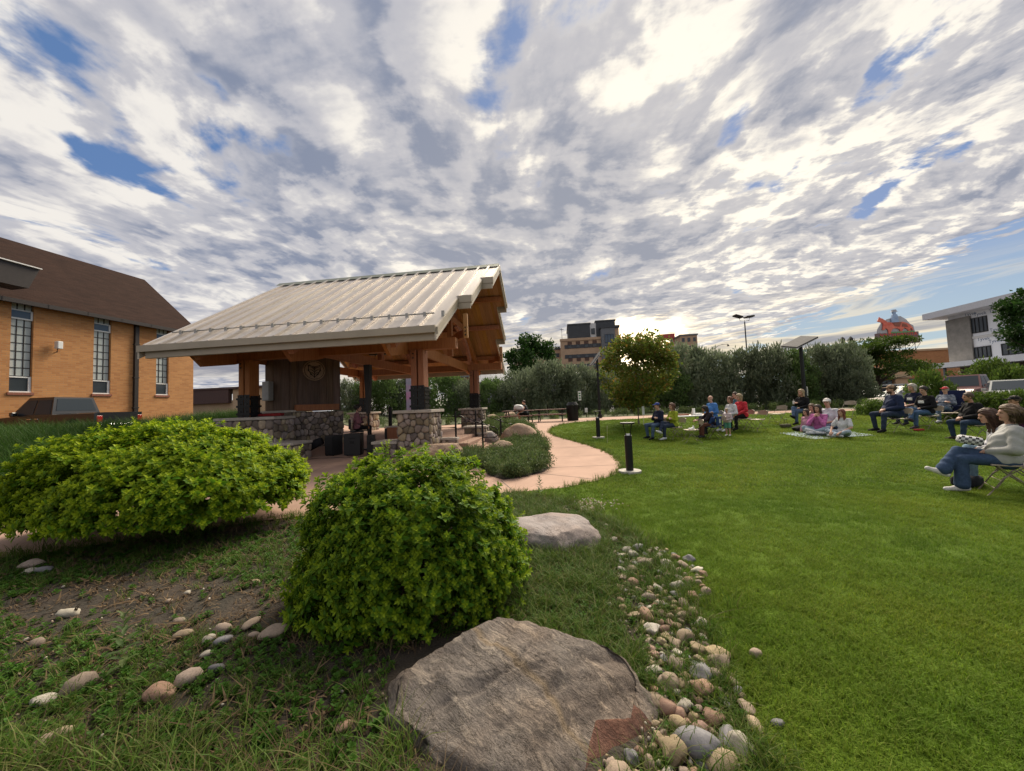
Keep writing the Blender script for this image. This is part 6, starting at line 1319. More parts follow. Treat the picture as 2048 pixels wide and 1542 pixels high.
# ------------------------------------------------------------------ vehicles
def vehicle(kind, px, pos, rz, pm, label, cat='car', name=None, z=None):
    L_, W, H = {'suv': (4.6, 1.86, 1.7), 'sedan': (4.7, 1.82, 1.45), 'pickup': (5.8, 1.98, 1.92)}[kind]
    r = empty(name or {'suv': 'parked_car', 'sedan': 'parked_car', 'pickup': 'pickup_truck'}[kind], pos, rz, label, cat, None); h = L_/2; w = W/2; sh = H*.56; bz = .3
    if kind == 'pickup': prof = [(-h, .5), (-h, sh+.06), (-.75, sh+.06), (-.7, sh), (h-1.75, sh+.02), (h-.25, sh-.08), (h, sh-.25), (h, .55), (h-.1, .36), (-h+.1, .4)]; cab = [(-.72, sh), (-.55, H), (.65, H), (1.32, sh+.01)]
    elif kind == 'suv': prof = [(-h, .45), (-h+.03, sh-.05), (-h+.2, sh), (h-1.35, sh), (h-.25, sh-.14), (h, sh-.35), (h, .45), (h-.15, bz), (-h+.15, bz)]; cab = [(-h+.12, sh-.02), (-h+.45, H-.04), (-h+.8, H), (.35, H), (1.15, sh)]
    else: prof = [(-h, .45), (-h+.03, sh-.03), (-h+.5, sh+.03), (h-1.4, sh+.02), (h-.3, sh-.12), (h, sh-.3), (h, .42), (h-.15, bz), (-h+.15, bz)]; cab = [(-h+.55, sh+.0), (-.95, H), (.1, H), (1.1, sh)]
    b = MB()
    rings = [(-w, .94), (-w+.07, 1.), (w-.07, 1.), (w, .94)]; n = len(prof); cx_, cz_ = 0, sh*.6; vs = []
    for y, s in rings: vs += [(cx_+(x-cx_)*(1-(1-s)*.35), y, cz_+(z_-cz_)*s) for x, z_ in prof]
    fs = [(k*n+i, (k+1)*n+i, (k+1)*n+(i+1) % n, k*n+(i+1) % n) for k in range(3) for i in range(n)] + [tuple(range(n)), tuple(3*n+i for i in range(n-1, -1, -1))]
    b.add(vs, [tuple(reversed(f)) for f in fs]); b.build('body', pm, r)
    def cabpt(i, y): x, z_ = cab[i]; t = (z_-sh)/(H-sh); return (x, y*(w-.06-.20*t), z_)
    m = len(cab); b = MB(); b.add([cabpt(i, -1) for i in range(m)] + [cabpt(i, 1) for i in range(m)], [tuple(range(m)), tuple(range(2*m-1, m-1, -1))] + [(i, m+i, m+(i+1) % m, (i+1) % m) for i in range(m)]); co = b.build('cabin', pm, r)
    def quad(pts, name_, m_, par, out=.012):
        P_ = [Vector(p) for p in pts]; c = sum(P_, Vector())/len(P_); nn = (P_[1]-P_[0]).cross(P_[2]-P_[0]).normalized(); nn = nn if nn.dot(c-Vector((c.x*.7, 0, sh))) > 0 else -nn
        b = MB(); k = len(P_); b.add([p+nn*out for p in P_]+[p-nn*.01 for p in P_], [tuple(range(k)), tuple(range(2*k-1, k-1, -1))]+[(i, k+i, k+(i+1) % k, (i+1) % k) for i in range(k)]); return b.build(name_, m_, par)
    lerp = lambda a, b, t: tuple(a[i]+(b[i]-a[i])*t for i in range(3))
    G = M['car_glass']
    # windscreen and rear window
    a, b_, c, d_ = cabpt(m-1, -.9), cabpt(m-1, .9), cabpt(m-2, .9), cabpt(m-2, -.9); quad([lerp(a, d_, .12), lerp(b_, c, .12), lerp(b_, c, .9), lerp(a, d_, .9)], 'windscreen', G, r)
    a, b_, c, d_ = cabpt(0, -.85), cabpt(0, .85), cabpt(1, .85), cabpt(1, -.85); quad([lerp(a, d_, .25), lerp(b_, c, .25), lerp(b_, c, .9), lerp(a, d_, .9)], 'rear_window', G, r)
    x0, x1, xr0, xr1 = cab[0][0], cab[-1][0], cab[1][0] if m == 4 else cab[2][0], cab[-2][0]
    for y in (-1, 1):
        lo, hi = sh+.06, H-.12
        def sp(x, z_): t = (z_-sh)/(H-sh); return (x, y*(w-.06-.20*t), z_)
        f = lambda z_: (x0+(xr0-x0)*(z_-sh)/(H-sh)+.08, x1+(xr1-x1)*(z_-sh)/(H-sh)-.10)
        (l0, r0), (l1, r1) = f(lo), f(hi); ms = (l0+r0)/2; mt = (l1+r1)/2; ms = mt = (ms+mt)/2
        quad([sp(l0, lo), sp(ms-.04, lo), sp(mt-.04, hi), sp(l1, hi)], 'side_window', G, r); quad([sp(ms+.04, lo), sp(r0, lo), sp(r1, hi), sp(mt+.04, hi)], 'side_window', G, r)
        b = MB(); 
        for x in (l0+.1, ms, r0-.15): b.box((x-.006, y*w-.004, .5), (x+.006, y*w+.004, sh-.06))
        b.build('door_seam', M['black_matte'], r)
        b = MB(); b.bbox((r0-.30, y*w-.03 if y > 0 else -w-.16, sh+.02), (r0-.12, w+.16 if y > 0 else -w+.03, sh+.2), .03); b.build('mirror', pm, r)
        b = MB(); 
        for x in (ms-.35, r0-1.0): b.bbox((x, y*w-.03, sh-.16), (x+.2, y*w+.03, sh-.12), .01)
        b.build('door_handle', M['chrome'], r)
        b = MB(); b.bbox((h-.32, min(y*w*.55, y*w*.95), sh-.36), (h-.02, max(y*w*.55, y*w*.95), sh-.2), .03); b.build('headlight', M['lamp_glass'], r)
        b = MB(); b.bbox((-h-.012, min(y*w*.72, y*w*.95), sh-.4), (-h+.1, max(y*w*.72, y*w*.95), sh-.08), .02); b.build('tail_light', M['tail_red'], r)
        for x in (-h*.62, h*.63):
            RW = .36 if kind != 'pickup' else .41; b = MB(); T = Matrix.Translation((x, y*(w-.12), RW)) @ Matrix.Rotation(R(90), 4, 'X'); b.cyl(0, 0, -.13, .13, RW, RW, 24, 0, T); wo = b.build('wheel', M['tyre'], r); b = MB(); b.cyl(0, 0, -.135, .135, RW*.62, RW*.62, 16, 0, T); b.build('rim', M['rim'], wo)
            b = MB(); b.cyl(0, 0, -.06, .06, RW*1.16, RW*1.16, 24, 0, Matrix.Translation((x, y*(w-.058), RW+.02)) @ Matrix.Rotation(R(90), 4, 'X')); b.build('wheel_arch', M['black_matte'], r)
    b = MB(); b.bbox((h-.03, -w*.5, sh-.44), (h+.02, w*.5, sh-.2), .02); b.build('grille', M['black_matte'], r)
    b = MB(); b.bbox((h-.1, -w*.9, .36), (h+.06, w*.9, .6), .05); b.bbox((-h-.06, -w*.9, .4), (-h+.1, w*.9, .62), .05); b.build('bumper', M['chrome'] if kind == 'pickup' else pm, r)
    if kind == 'pickup': b = MB(); b.box((-h+.12, -w+.1, sh+.062), (-.78, w-.1, sh+.068)); b.build('bed_cover', M['black_matte'], r)
    return r
W_ = paint('white_car_paint', (.72, .72, .73)); SV = paint('silver_car_paint', (.27, .285, .28), .5); BK = paint('black_car_paint', (.012, .013, .016)); RD = paint('dark_red_car_paint', (.13, .035, .03)); GY = paint('grey_car_paint', (.10, .11, .13))
def gp(px, y, py=790): q = at_depth(px, py, y); q.z = Z(q.x, q.y); return q
vehicle('pickup', 0, gp(128, 17.2), R(180-3), BK, 'black pickup truck parked along the church wall behind the tall grass', 'truck')
vehicle('suv', 0, gp(1762, 36), R(168), W_, 'white car parked behind the flat topped tree trunk')
vehicle('sedan', 0, gp(1805, 33.5), R(172), W_, 'white car partly hidden behind the bearded man')
vehicle('pickup', 0, gp(1935, 24.0), R(205), RD, 'dark red pickup parked behind the low green shrubs', 'truck')
vehicle('sedan', 0, gp(2022, 20.5), R(222), SV, 'silver car parked at the right picture edge behind the low shrubs')
vehicle('suv', 0, gp(1872, 40), R(172), GY, 'dark grey car parked far behind the folding camp chair')
def motorhome():
    q = gp(712, 40, 800); r = empty('motorhome', q, R(-86), 'white motorhome parked far behind the pavilion', 'motorhome')
    b = MB(); b.bbox((-6.2, -1.2, .6), (-.2, 1.2, 3.3), .12); b.bbox((-.3, -1.18, 2.05), (1.1, 1.18, 3.25), .25); b.build('body', W_, r)
    b = MB(); b.prism([(-.2, .5), (-.2, 2.0), (.75, 2.0), (1.2, 1.3), (2.0, 1.12), (2.05, .5)], 1, -1.0, 1.0); b.build('cab', W_, r)
    b = MB(); b.add([(.78, -.9, 1.98), (.78, .9, 1.98), (1.21, .93, 1.34), (1.21, -.93, 1.34)], [(0, 3, 2, 1)]); b.build('windscreen', M['glass_blue'], r)
    for y in (-1, 1):
        b = MB(); b.bbox((-4.5, y*1.2-.02, 1.8), (-3.0, y*1.2+.02, 2.6), .01); b.build('side_window', M['glass'], r)
        b = MB(); b.bbox((.0, y*1.0-.02, 1.35), (.85, y*1.0+.02, 1.9), .01); b.build('side_window', M['glass'], r)
        b = MB(); b.bbox((1.98, min(y*.6, y*.95), .8), (2.08, max(y*.6, y*.95), 1.05), .02); b.build('headlight', M['lamp_glass'], r)
        for x in (-4.2, 1.1): b = MB(); b.cyl(0, 0, -.14, .14, .4, .4, 20, 0, Matrix.Translation((x, y*.95, .4)) @ Matrix.Rotation(R(90), 4, 'X')); b.build('wheel', M['tyre'], r)
    b = MB(); b.bbox((2.03, -.6, .68), (2.08, .6, 1.0), .01); b.build('grille', M['black_matte'], r); b = MB()
    for k in range(3): b.bbox((1.1, -.5+k*.4, 2.9), (1.13, -.3+k*.4, 3.0), .005)
    b.build('marker_light', M['lamp_glass'], r)
motorhome()
# ------------------------------------------------------------------ people: one continuous surface per body, clothes and hair as children
class Field:
    """rounded shapes blended together, meshed on a grid"""
    def __init__(s, h): s.h = h; s.pr = []
    def cap(s, a, b, ra, rb=None, k=.02): s.pr.append(('c', np.array(a, float), np.array(b, float), ra, ra if rb is None else rb, k)); return s
    def ell(s, c, r, Rm=None, k=.015, cut=None): s.pr.append(('e', np.array(c, float), np.array(r, float), np.eye(3) if Rm is None else Rm, cut, k)); return s
    def sub(s, c, r, Rm=None): s.pr.append(('s', np.array(c, float), np.array(r, float), np.eye(3) if Rm is None else Rm, None, 0)); return s
    def mesh(s, noise=0., nscale=9.):
        lo = np.full(3, 1e9); hi = -lo
        def bb(p):
            if p[0] == 'c': return np.minimum(p[1], p[2])-max(p[3], p[4]), np.maximum(p[1], p[2])+max(p[3], p[4])
            m = p[2].max(); return p[1]-m, p[1]+m
        for p in s.pr:
            if p[0] == 's': continue
            a, b = bb(p); lo = np.minimum(lo, a); hi = np.maximum(hi, b)
        h = s.h; lo = lo-3*h; n = np.ceil((hi+3*h-lo)/h).astype(int)+1; F = np.full(n, .06, np.float32)
        for p in s.pr:
            a, b = bb(p); mg = .055+p[5]; i0 = np.maximum(0, ((a-mg-lo)/h).astype(int)); i1 = np.minimum(n, ((b+mg-lo)/h).astype(int)+2)
            if np.any(i1 <= i0): continue
            X, Y_, Z_ = [lo[k]+h*np.arange(i0[k], i1[k]) for k in range(3)]
            G = np.stack(np.meshgrid(X, Y_, Z_, indexing='ij'), -1)
            if p[0] == 'c':
                ab = p[2]-p[1]; l2 = max(1e-9, ab@ab); q = G-p[1]; t = np.clip(q@ab/l2, 0, 1); d = np.linalg.norm(q-t[..., None]*ab, axis=-1)-(p[3]+(p[4]-p[3])*t)
            else:
                q = (G-p[1])@p[3]; w = np.linalg.norm(q/p[2], axis=-1); d = (w-1)*p[2].min()
                d = np.where(w > 1e-6, w*(w-1)/np.maximum(1e-6, np.linalg.norm(q/p[2]**2, axis=-1)), d)
                if p[4] is not None: d = np.maximum(d, (G-p[4][0])@p[4][1])
            sl = tuple(slice(i0[k], i1[k]) for k in range(3)); f = F[sl]
            if p[0] == 's': F[sl] = np.maximum(f, -d)
            else: k_ = p[5]; hh = np.maximum(k_-np.abs(f-d), 0)/max(k_, 1e-6); F[sl] = np.minimum(f, d)-hh*hh*k_*.25
        if noise:
            X, Y_, Z_ = [lo[k]+h*np.arange(n[k]) for k in range(3)]; X, Y_, Z_ = np.meshgrid(X, Y_, Z_, indexing='ij', sparse=True)
            F = F + noise*(np.sin(X*nscale*3.1+Z_*nscale*1.7)*np.sin(Y_*nscale*2.3-Z_*nscale*2.9+1.3)+.6*np.sin(X*nscale*6.2-Y_*nscale*5.1+Z_*nscale*4.3)).astype(np.float32)
        return surface_net(F, lo, h)
def surface_net(F, lo, h):
    S = F < 0; n = np.array(F.shape); c8 = [(i, j, k) for i in (0, 1) for j in (0, 1) for k in (0, 1)]
    cnt = sum(S[i:n[0]-1+i, j:n[1]-1+j, k:n[2]-1+k].astype(np.int8) for i, j, k in c8); act = np.argwhere((cnt > 0) & (cnt < 8))
    if len(act) == 0: return np.zeros((0, 3)), np.zeros((0, 4), int)
    val = np.stack([F[act[:, 0]+i, act[:, 1]+j, act[:, 2]+k] for i, j, k in c8], 1); off = np.array(c8, float); P_ = np.zeros((len(act), 3)); W = np.zeros(len(act))
    for a in range(8):
        for b in range(a+1, 8):
            if np.abs(off[a]-off[b]).sum() != 1: continue
            va, vb = val[:, a], val[:, b]; m = (va < 0) != (vb < 0); t = np.where(m, va/np.where(m, va-vb, 1), 0)
            P_[m] += off[a]+(off[b]-off[a])*t[m, None]; W[m] += 1
    V = lo+h*(act+P_/W[:, None]); idx = np.full(n, -1, np.int64); idx[act[:, 0], act[:, 1], act[:, 2]] = np.arange(len(act)); Q = []
    for ax in range(3):
        sl0 = [slice(1, n[k]-1) for k in range(3)]; sl1 = list(sl0); sl1[ax] = slice(2, n[ax]); a = S[tuple(sl0)]; b = S[tuple(sl1)]; e = np.argwhere(a != b)+1
        if len(e) == 0: continue
        u_, v_ = [(1, 2), (2, 0), (0, 1)][ax]; du = np.zeros(3, int); du[u_] = 1; dv = np.zeros(3, int); dv[v_] = 1
        q = np.stack([idx[tuple((e-du-dv).T)], idx[tuple((e-dv).T)], idx[tuple(e.T)], idx[tuple((e-du).T)]], 1); inside = S[tuple(e.T)]; q[~inside] = q[~inside][:, ::-1]; Q.append(q)
    Q = np.concatenate(Q); Q = Q[(Q >= 0).all(1)]; return V, Q
def np_mesh(name, V, Q, mats, mi=None):
    me = bpy.data.meshes.new(name); me.from_pydata(V.tolist(), [], Q.tolist())
    for m in mats: me.materials.append(m)
    if mi is not None: me.polygons.foreach_set('material_index', mi.astype(np.int32))
    me.shade_smooth(); return me
# one relaxed hand: palm, four unequal curled fingers, a thumb from the side; fingers along +Y, palm faces -Z
def hand():
    f = Field(.0045); f.ell((0, .045, 0), (.040, .050, .016), k=.01); f.cap((0, -.02, 0), (0, .03, 0), .026, .03, .015)
    for x, l in ((-.030, .060), (-.010, .072), (.011, .067), (.031, .052)):
        a = np.array((x, .085, 0)); b = a+(x*.12, l*.45, -.010); c = b+(0, l*.33, -.022); d = c+(0, l*.14, -.026)
        f.cap(a, b, .0105, .0095, .004); f.cap(b, c, .0095, .0088, .004); f.cap(c, d, .0088, .0078, .004)
    f.cap((-.034, .02, -.004), (-.062, .055, -.016), .0135, .0115, .01); f.cap((-.062, .055, -.016), (-.060, .085, -.030), .0112, .009, .004)
    return f.mesh()
HAND_V, HAND_Q = hand()
def rotm(yaw=0, pitch=0, roll=0): return np.array(Euler((pitch, roll, yaw)).to_matrix())
POSE = dict(
    sit=dict(hip=.53, kneeL=(-.12, .43, .52), kneeR=(.12, .43, .52), ankL=(-.13, .44, .09), ankR=(.13, .44, .09), toeL=(-.15, .60, .035), toeR=(.15, .60, .035)),
    apart=dict(hip=.53, kneeL=(-.22, .40, .52), kneeR=(.22, .40, .52), ankL=(-.22, .46, .09), ankR=(.20, .36, .09), toeL=(-.26, .61, .035), toeR=(.26, .50, .035)),
    cross=dict(hip=.53, kneeL=(-.10, .44, .52), kneeR=(-.01, .46, .64), ankL=(-.10, .46, .09), ankR=(-.16, .66, .32), toeL=(-.10, .63, .035), toeR=(-.19, .82, .36)),
    floor=dict(hip=.12, kneeL=(-.32, .28, .20), kneeR=(.32, .28, .20), ankL=(.06, .40, .07), ankR=(-.08, .34, .07), toeL=(.20, .44, .05), toeR=(-.22, .40, .05)),
    side=dict(hip=.12, kneeL=(-.42, .26, .13), kneeR=(-.30, .36, .16), ankL=(-.74, .16, .07), ankR=(-.66, .30, .08), toeL=(-.90, .14, .06), toeR=(-.82, .30, .06)),
    stand=dict(hip=.88, kneeL=(-.10, .02, .48), kneeR=(.10, .03, .48), ankL=(-.10, -.02, .08), ankR=(.10, -.02, .08), toeL=(-.12, .14, .035), toeR=(.12, .14, .035)))
ARMS = dict(
    lap=dict(elL=(-.27, .04, -.27), elR=(.27, .04, -.27), wrL=(-.07, .26, -.33), wrR=(.07, .26, -.33)),
    folded=dict(elL=(-.26, .08, -.25), elR=(.26, .08, -.25), wrL=(.10, .22, -.20), wrR=(-.10, .24, -.19)),
    knees=dict(elL=(-.30, .10, -.25), elR=(.30, .10, -.25), wrL=(-.16, .38, -.40), wrR=(.16, .38, -.40)),
    cup=dict(elL=(-.26, .06, -.27), elR=(.26, .08, -.25), wrL=(-.10, .28, -.34), wrR=(.05, .30, -.16)),
    chin=dict(elL=(-.20, .28, -.25), elR=(.20, .28, -.25), wrL=(-.06, .20, -.02), wrR=(.06, .20, -.02)),
    down=dict(elL=(-.25, -.02, -.28), elR=(.25, -.02, -.28), wrL=(-.22, .10, -.50), wrR=(.22, .10, -.50)),
    reach=dict(elL=(-.24, .20, -.22), elR=(.24, .20, -.22), wrL=(-.14, .44, -.24), wrR=(.14, .44, -.24)),
    guitar=dict(elL=(-.30, .10, -.20), elR=(.27, .02, -.27), wrL=(-.38, .32, -.12), wrR=(.06, .24, -.27)))
def person(label, pos, yaw, pose='sit', arms='lap', lean=0., top=(.1, .1, .1), top2=None, legs=(.06, .08, .13), shoes=(.03, .03, .03), hair=(.05, .035, .025), hs='short', scale=1., skin='skin', head=(0., 0.), fat=0., sleeve='long', shorts=False, cap=None, beard=None, res=.0125, extra=None, group=None, name='person', pant_w=1., skirt=False, logo=None):
    r = empty(name, pos, yaw, label, 'person', group); p = POSE[pose]; A = ARMS[arms]; r.scale = (scale,)*3
    hipz = p['hip']; v3 = lambda *a: np.array(a, float)
    Rl = rotm(0, -lean); base = v3(0, 0, hipz)
    tor = lambda x, y, z: base+Rl@v3(x, y, z)
    chest = tor(0, -.01, .33); neck0 = tor(0, -.01, .50); neck1 = tor(0, .01, .60); hc = tor(0, .03, .70)
    shL, shR = tor(-.175, -.02, .455), tor(.175, -.02, .455)
    elL, elR, wrL, wrR = (tor(0, -.02, .455)+v3(*A[k]) for k in ('elL', 'elR', 'wrL', 'wrR'))
    hL, hR = v3(-.09, 0, hipz), v3(.09, 0, hipz); kL, kR, aL, aR, tL, tR = (v3(*p[k]) for k in ('kneeL', 'kneeR', 'ankL', 'ankR', 'toeL', 'toeR'))
    if extra:
        loc = dict(elL=elL, elR=elR, wrL=wrL, wrR=wrR, kL=kL, kR=kR, aL=aL, aR=aR, tL=tL, tR=tR)
        for k, q in extra.items(): loc[k] = v3(*q)
        elL, elR, wrL, wrR, kL, kR, aL, aR, tL, tR = (loc[k] for k in ('elL', 'elR', 'wrL', 'wrR', 'kL', 'kR', 'aL', 'aR', 'tL', 'tR'))
    Rh = rotm(head[0], head[1]-lean*.3); H = lambda x, y, z: hc+Rh@v3(x, y, z)
    # body
    b = Field(res)
    b.cap(hL, hR, .11, .11, .05).cap(tor(0, 0, .06), tor(0, 0, .24), .105, .10, .06).cap(tor(-.06, 0, .30), tor(.06, 0, .30), .105, .105, .06).cap(tor(-.12, -.02, .43), tor(.12, -.02, .43), .062, .062, .06).cap(neck0, neck1+v3(0, 0, .02), .054, .050, .03)
    for h_, k_, a_, t_ in ((hL, kL, aL, tL), (hR, kR, aR, tR)): b.cap(h_, k_, .082, .056, .03).cap(k_, a_, .056, .036, .02).cap(a_+v3(0, 0, -.02), t_, .036, .026, .02)
    for s_, e_, w_ in ((shL, elL, wrL), (shR, elR, wrR)): b.cap(s_, e_, .047, .038, .03).cap(e_, w_, .038, .026, .02)
    b.ell(H(0, -.005, .035), (.074, .094, .088), Rh, .02).ell(H(0, .028, -.035), (.056, .066, .072), Rh, .03).cap(H(0, .088, .010), H(0, .108, -.022), .010, .0135, .012)
    b.cap(H(-.030, .082, .030), H(.030, .082, .030), .012, .012, .015).ell(H(0, .082, -.062), (.022, .014, .008), Rh, .01).ell(H(0, .075, -.092), (.022, .02, .018), Rh, .02)
    for s in (-1, 1): b.ell(H(s*.074, -.005, -.005), (.012, .022, .032), Rh, .008)
    V, Q = b.mesh(); vs = [V]; qs = [Q]; o = len(V); ce = V[Q].mean(1); lc = (ce-hc)@Rh; mi = ((np.abs(lc[:, 0]) < .026) & (np.abs(lc[:, 2]+.062) < .011) & (lc[:, 1] > .07)).astype(int)
    for s in (-1, 1): mi = np.where(((lc[:, 0]-s*.031)/.016)**2+((lc[:, 2]-.006)/.0085)**2+((lc[:, 1] < .05)*9) < 1, 2, mi)
    mis = [mi]
    for e_, w_, s in ((elL, wrL, 1), (elR, wrR, -1)):
        y = w_-e_; y /= np.linalg.norm(y); z = v3(0, .25, 1.); z = z-(z@y)*y; z /= np.linalg.norm(z); x = np.cross(y, z); Rm = np.stack([x*(-s), y, z], 1)
        hv = HAND_V@Rm.T+w_+y*.015; hq = HAND_Q if s == -1 else HAND_Q[:, ::-1]; vs.append(hv); qs.append(hq+o); o += len(hv); mis.append(np.zeros(len(hq), int))
    link('body', np_mesh('body', np.concatenate(vs), np.concatenate(qs), [M[skin], M['lip'], M['eye']], np.concatenate(mis)), r)
    nm = lambda c, t: t+'_%02x%02x%02x' % tuple(int(255*min(1, q)) for q in c)
    gm = lambda c, t, **k: bpy.data.materials.get(nm(c, t)) or cloth(nm(c, t), c, **k)
    # top
    e = .016+fat*.25; f = Field(res)
    f.cap(hL+v3(0, 0, .02), hR+v3(0, 0, .02), .115+e, None, .05).cap(tor(0, .01+fat*.4, .08), tor(0, .01+fat*.25, .24), .11+e+fat*.6, .105+e+fat*.3, .06).cap(tor(-.06, 0, .30), tor(.06, 0, .30), .108+e, None, .06).cap(tor(-.125, -.02, .435), tor(.125, -.02, .435), .064+e*.8, None, .06).cap(neck0, neck0+(neck1-neck0)*.12, .068, .064, .03)
    for s_, e_, w_ in ((shL, elL, wrL), (shR, elR, wrR)):
        if sleeve == 'long': f.cap(s_, e_, .052+e, .044+e, .03).cap(e_, e_+(w_-e_)*.93, .043+e, .031+e*.6, .02)
        elif sleeve == 'short': f.cap(s_, s_+(e_-s_)*.72, .056+e, .054+e, .03)
        else: f.cap(s_, s_+(e_-s_)*.1, .05+e*.5, .05, .03)
    V, Q = f.mesh(.0046, 8); tm = gm(top, 'top', c2=top2) if top2 is not None else gm(top, 'top'); to = link('top', np_mesh('top', V, Q, [tm]), r)
    # trousers and shoes
    f = Field(res); f.cap(hL, hR, .122+fat*.3, None, .05)
    for h_, k_, a_ in ((hL, kL, aL), (hR, kR, aR)):
        if shorts: f.cap(h_, h_+(k_-h_)*.85, .098, .085, .03)
        else: f.cap(h_, k_, .096+fat*.2, .070, .03).cap(k_, k_+(a_-k_)*.90, .067, .052*pant_w, .02)
    if skirt: f.ell((0, .2, .10), (.42, .40, .10), None, .05)
    V, Q = f.mesh(.0038, 8); link('shorts' if shorts else 'trousers', np_mesh('trousers', V, Q, [gm(legs, 'denim', scale=26)]), r)
    for a_, t_ in ((aL, tL), (aR, tR)):
        f = Field(res*.8); d = t_-a_; d /= np.linalg.norm(d); f.cap(a_-d*.05+v3(0, 0, -.035), t_, .040, .034, .02).cap(a_+v3(0, 0, -.01), a_+(t_-a_)*.4+v3(0, 0, -.005), .046, .036, .03); V, Q = f.mesh(); link('shoe', np_mesh('shoe', V, Q, [gm(shoes, 'shoe')]), r)
    # hair, cap, beard
    hm = bpy.data.materials.get(nm(hair, 'hair')) or mat(nm(hair, 'hair'), hair, .6, var=.4, scale=60, bump=.8, bscale=90, stretch=(1, 1, .12), bdist=.01)
    if hs != 'bald':
        f = Field(res*.8); face = (H(0, .052, .03), Rh@(v3(0, .78, -.62))); t = .014 if hs == 'short' else .022
        f.ell(H(0, -.012, .040), (.074+t, .092+t, .088+t*.9), Rh, .01, face)
        if hs == 'bald_top': f.pr = []; f.ell(H(0, -.03, .0), (.084, .090, .075), Rh, .01, (H(0, .02, .03), Rh@v3(0, .75, .66)))
        if hs in ('long', 'longer'):
            dn = -.17 if hs == 'long' else -.36
            f.cap(H(0, -.075, .03), H(0, -.085, dn), .070, .052, .03)
            for s in (-1, 1): f.cap(H(s*.070, -.02, .04), H(s*.088, -.015, dn*.8), .032, .030, .03).cap(H(s*.078, .02, .03), H(s*.09, .02, dn*.75), .018, .02, .02)
        if hs == 'bob':
            f.cap(H(0, -.07, .03), H(0, -.075, -.10), .074, .055, .03)
            for s in (-1, 1): f.cap(H(s*.074, -.01, .05), H(s*.084, -.005, -.10), .032, .030, .03)
        if hs == 'bun': f.ell(H(0, -.125, .03), (.05, .05, .05), None, .02)
        if f.pr:
            V, Q = f.mesh(.0065, 24)
            if len(Q): link('hair', np_mesh('hair', V, Q, [hm]), r)
    if res < .011 and hs in ('bob', 'long', 'longer'):
        g_ = random.Random(5); dn = dict(bob=-.15, long=-.22, longer=-.42)[hs]; b = MB()
        for k in range(230):
            a_ = g_.uniform(R(72), R(288)); sa, ca = math.sin(a_), math.cos(a_); j = lambda s_: g_.gauss(0, s_); rr = g_.uniform(.97, 1.10)
            pts_ = [H(sa*.022, .02+ca*.02, .136), H(sa*.066*rr, -.012+ca*.078*rr, .098), H(sa*.094*rr, -.012+ca*.110*rr, .03), H(sa*.104*rr+j(.006), -.012+ca*.118*rr+j(.006), -.05), H(sa*.100*rr+j(.014), -.015+ca*.115*rr+j(.014), dn*g_.uniform(.75, 1.12))]
            b.tube([Vector(q_) for q_ in pts_], [.003, .0042, .0048, .0045, .0012], 4)
        b.build('hair_strands', hm, r, True)['kind'] = 'stuff'
    if cap is not None:
        f = Field(res*.8); f.ell(H(0, -.005, .050), (.090, .106, .088), Rh, .01, (H(0, 0, .045), Rh@v3(0, 0, -1.))); f.ell(H(0, .125, .052), (.070, .075, .012), Rh, .012); V, Q = f.mesh(); link('cap', np_mesh('cap', V, Q, [gm(cap, 'cap')]), r)
    if beard is not None:
        f = Field(res*.8); f.ell(H(0, .045, -.075), (.062, .064, .062), Rh, .01, (H(0, 0, -.048), Rh@v3(0, .12, 1.))); V, Q = f.mesh(.003, 40); bm_ = bpy.data.materials.get(nm(beard, 'hair')) or mat(nm(beard, 'hair'), beard, .7, var=.4, scale=60, bump=.8, bscale=90); link('beard', np_mesh('beard', V, Q, [bm_]), r)
    if logo is not None:
        c = tor(0, .135+fat, .32); b = MB(); b.bbox((c[0]-.08, c[1]-.012, c[2]-.035), (c[0]+.08, c[1]+.012, c[2]+.045), .01); b.build('shirt_print', logo, r)
    return r
def facing(q, target=(-3.2, 12.4), add=0.):
    return math.atan2(-(target[0]-q[0]), target[1]-q[1]) + add      # turns local +Y towards the target
# folding chair
def make_chair():
    r = empty('folding_chair', (0, 0, 0), 0, 'beige metal folding chair', 'chair', 'folding chairs on the lawn'); w = .215
    b = MB(); b.bbox((-w+.012, -.20, .425), (w-.012, .20, .447), .012); b.build('seat', M['chair_seat'], r)
    b = MB(); n = 9; vs = []
    pts = [(x, -.315-.035*(1-(x/.2)**2)) for x in np.linspace(-.205, .205, n)]
    for dy in (0, .012):
        for z0, z1 in ((.60, .78),):
            for i, (x, y) in enumerate(pts): e = abs(x)/.205; vs += [(x, y+dy-(.02), z0+.02*e**4), (x, y+dy-.045, z1-.055*e**3)]
    fs = []
    for k in range(n-1): fs += [(2*k, 2*k+2, 2*k+3, 2*k+1), (2*n+2*k, 2*n+2*k+1, 2*n+2*k+3, 2*n+2*k+2)]
    fs += [(2*k+1, 2*k+3, 2*n+2*k+3, 2*n+2*k+1) for k in range(n-1)] + [(2*k, 2*n+2*k, 2*n+2*k+2, 2*k+2) for k in range(n-1)] + [(0, 1, 2*n+1, 2*n), (2*n-2, 4*n-2, 4*n-1, 2*n-1)]
    b.add(vs, fs); b.build('backrest', M['chair_seat'], r)
    for s in (-1, 1):
        b = MB(); b.tube([(s*w, .26, 0), (s*w, .10, .27), (s*w, -.10, .43 + .02), (s*w, -.29, .60), (s*w*.97, -.36, .755)], .0125, 7); b.build('frame_leg', M['chair_metal'], r)
        b = MB(); b.tube([(s*(w-.03), -.28, 0), (s*(w-.03), -.02, .26), (s*(w-.03), .14, .425)], .0125, 7); b.build('frame_leg', M['chair_metal'], r)
    for y, z, q in ((.19, .115, w), (-.19, .09, w-.03)): b = MB(); b.tube([(-q, y, z), (q, y, z)], .009, 6); b.build('crossbar', M['chair_metal'], r)
    return r
CH0 = make_chair(); _first = [True]
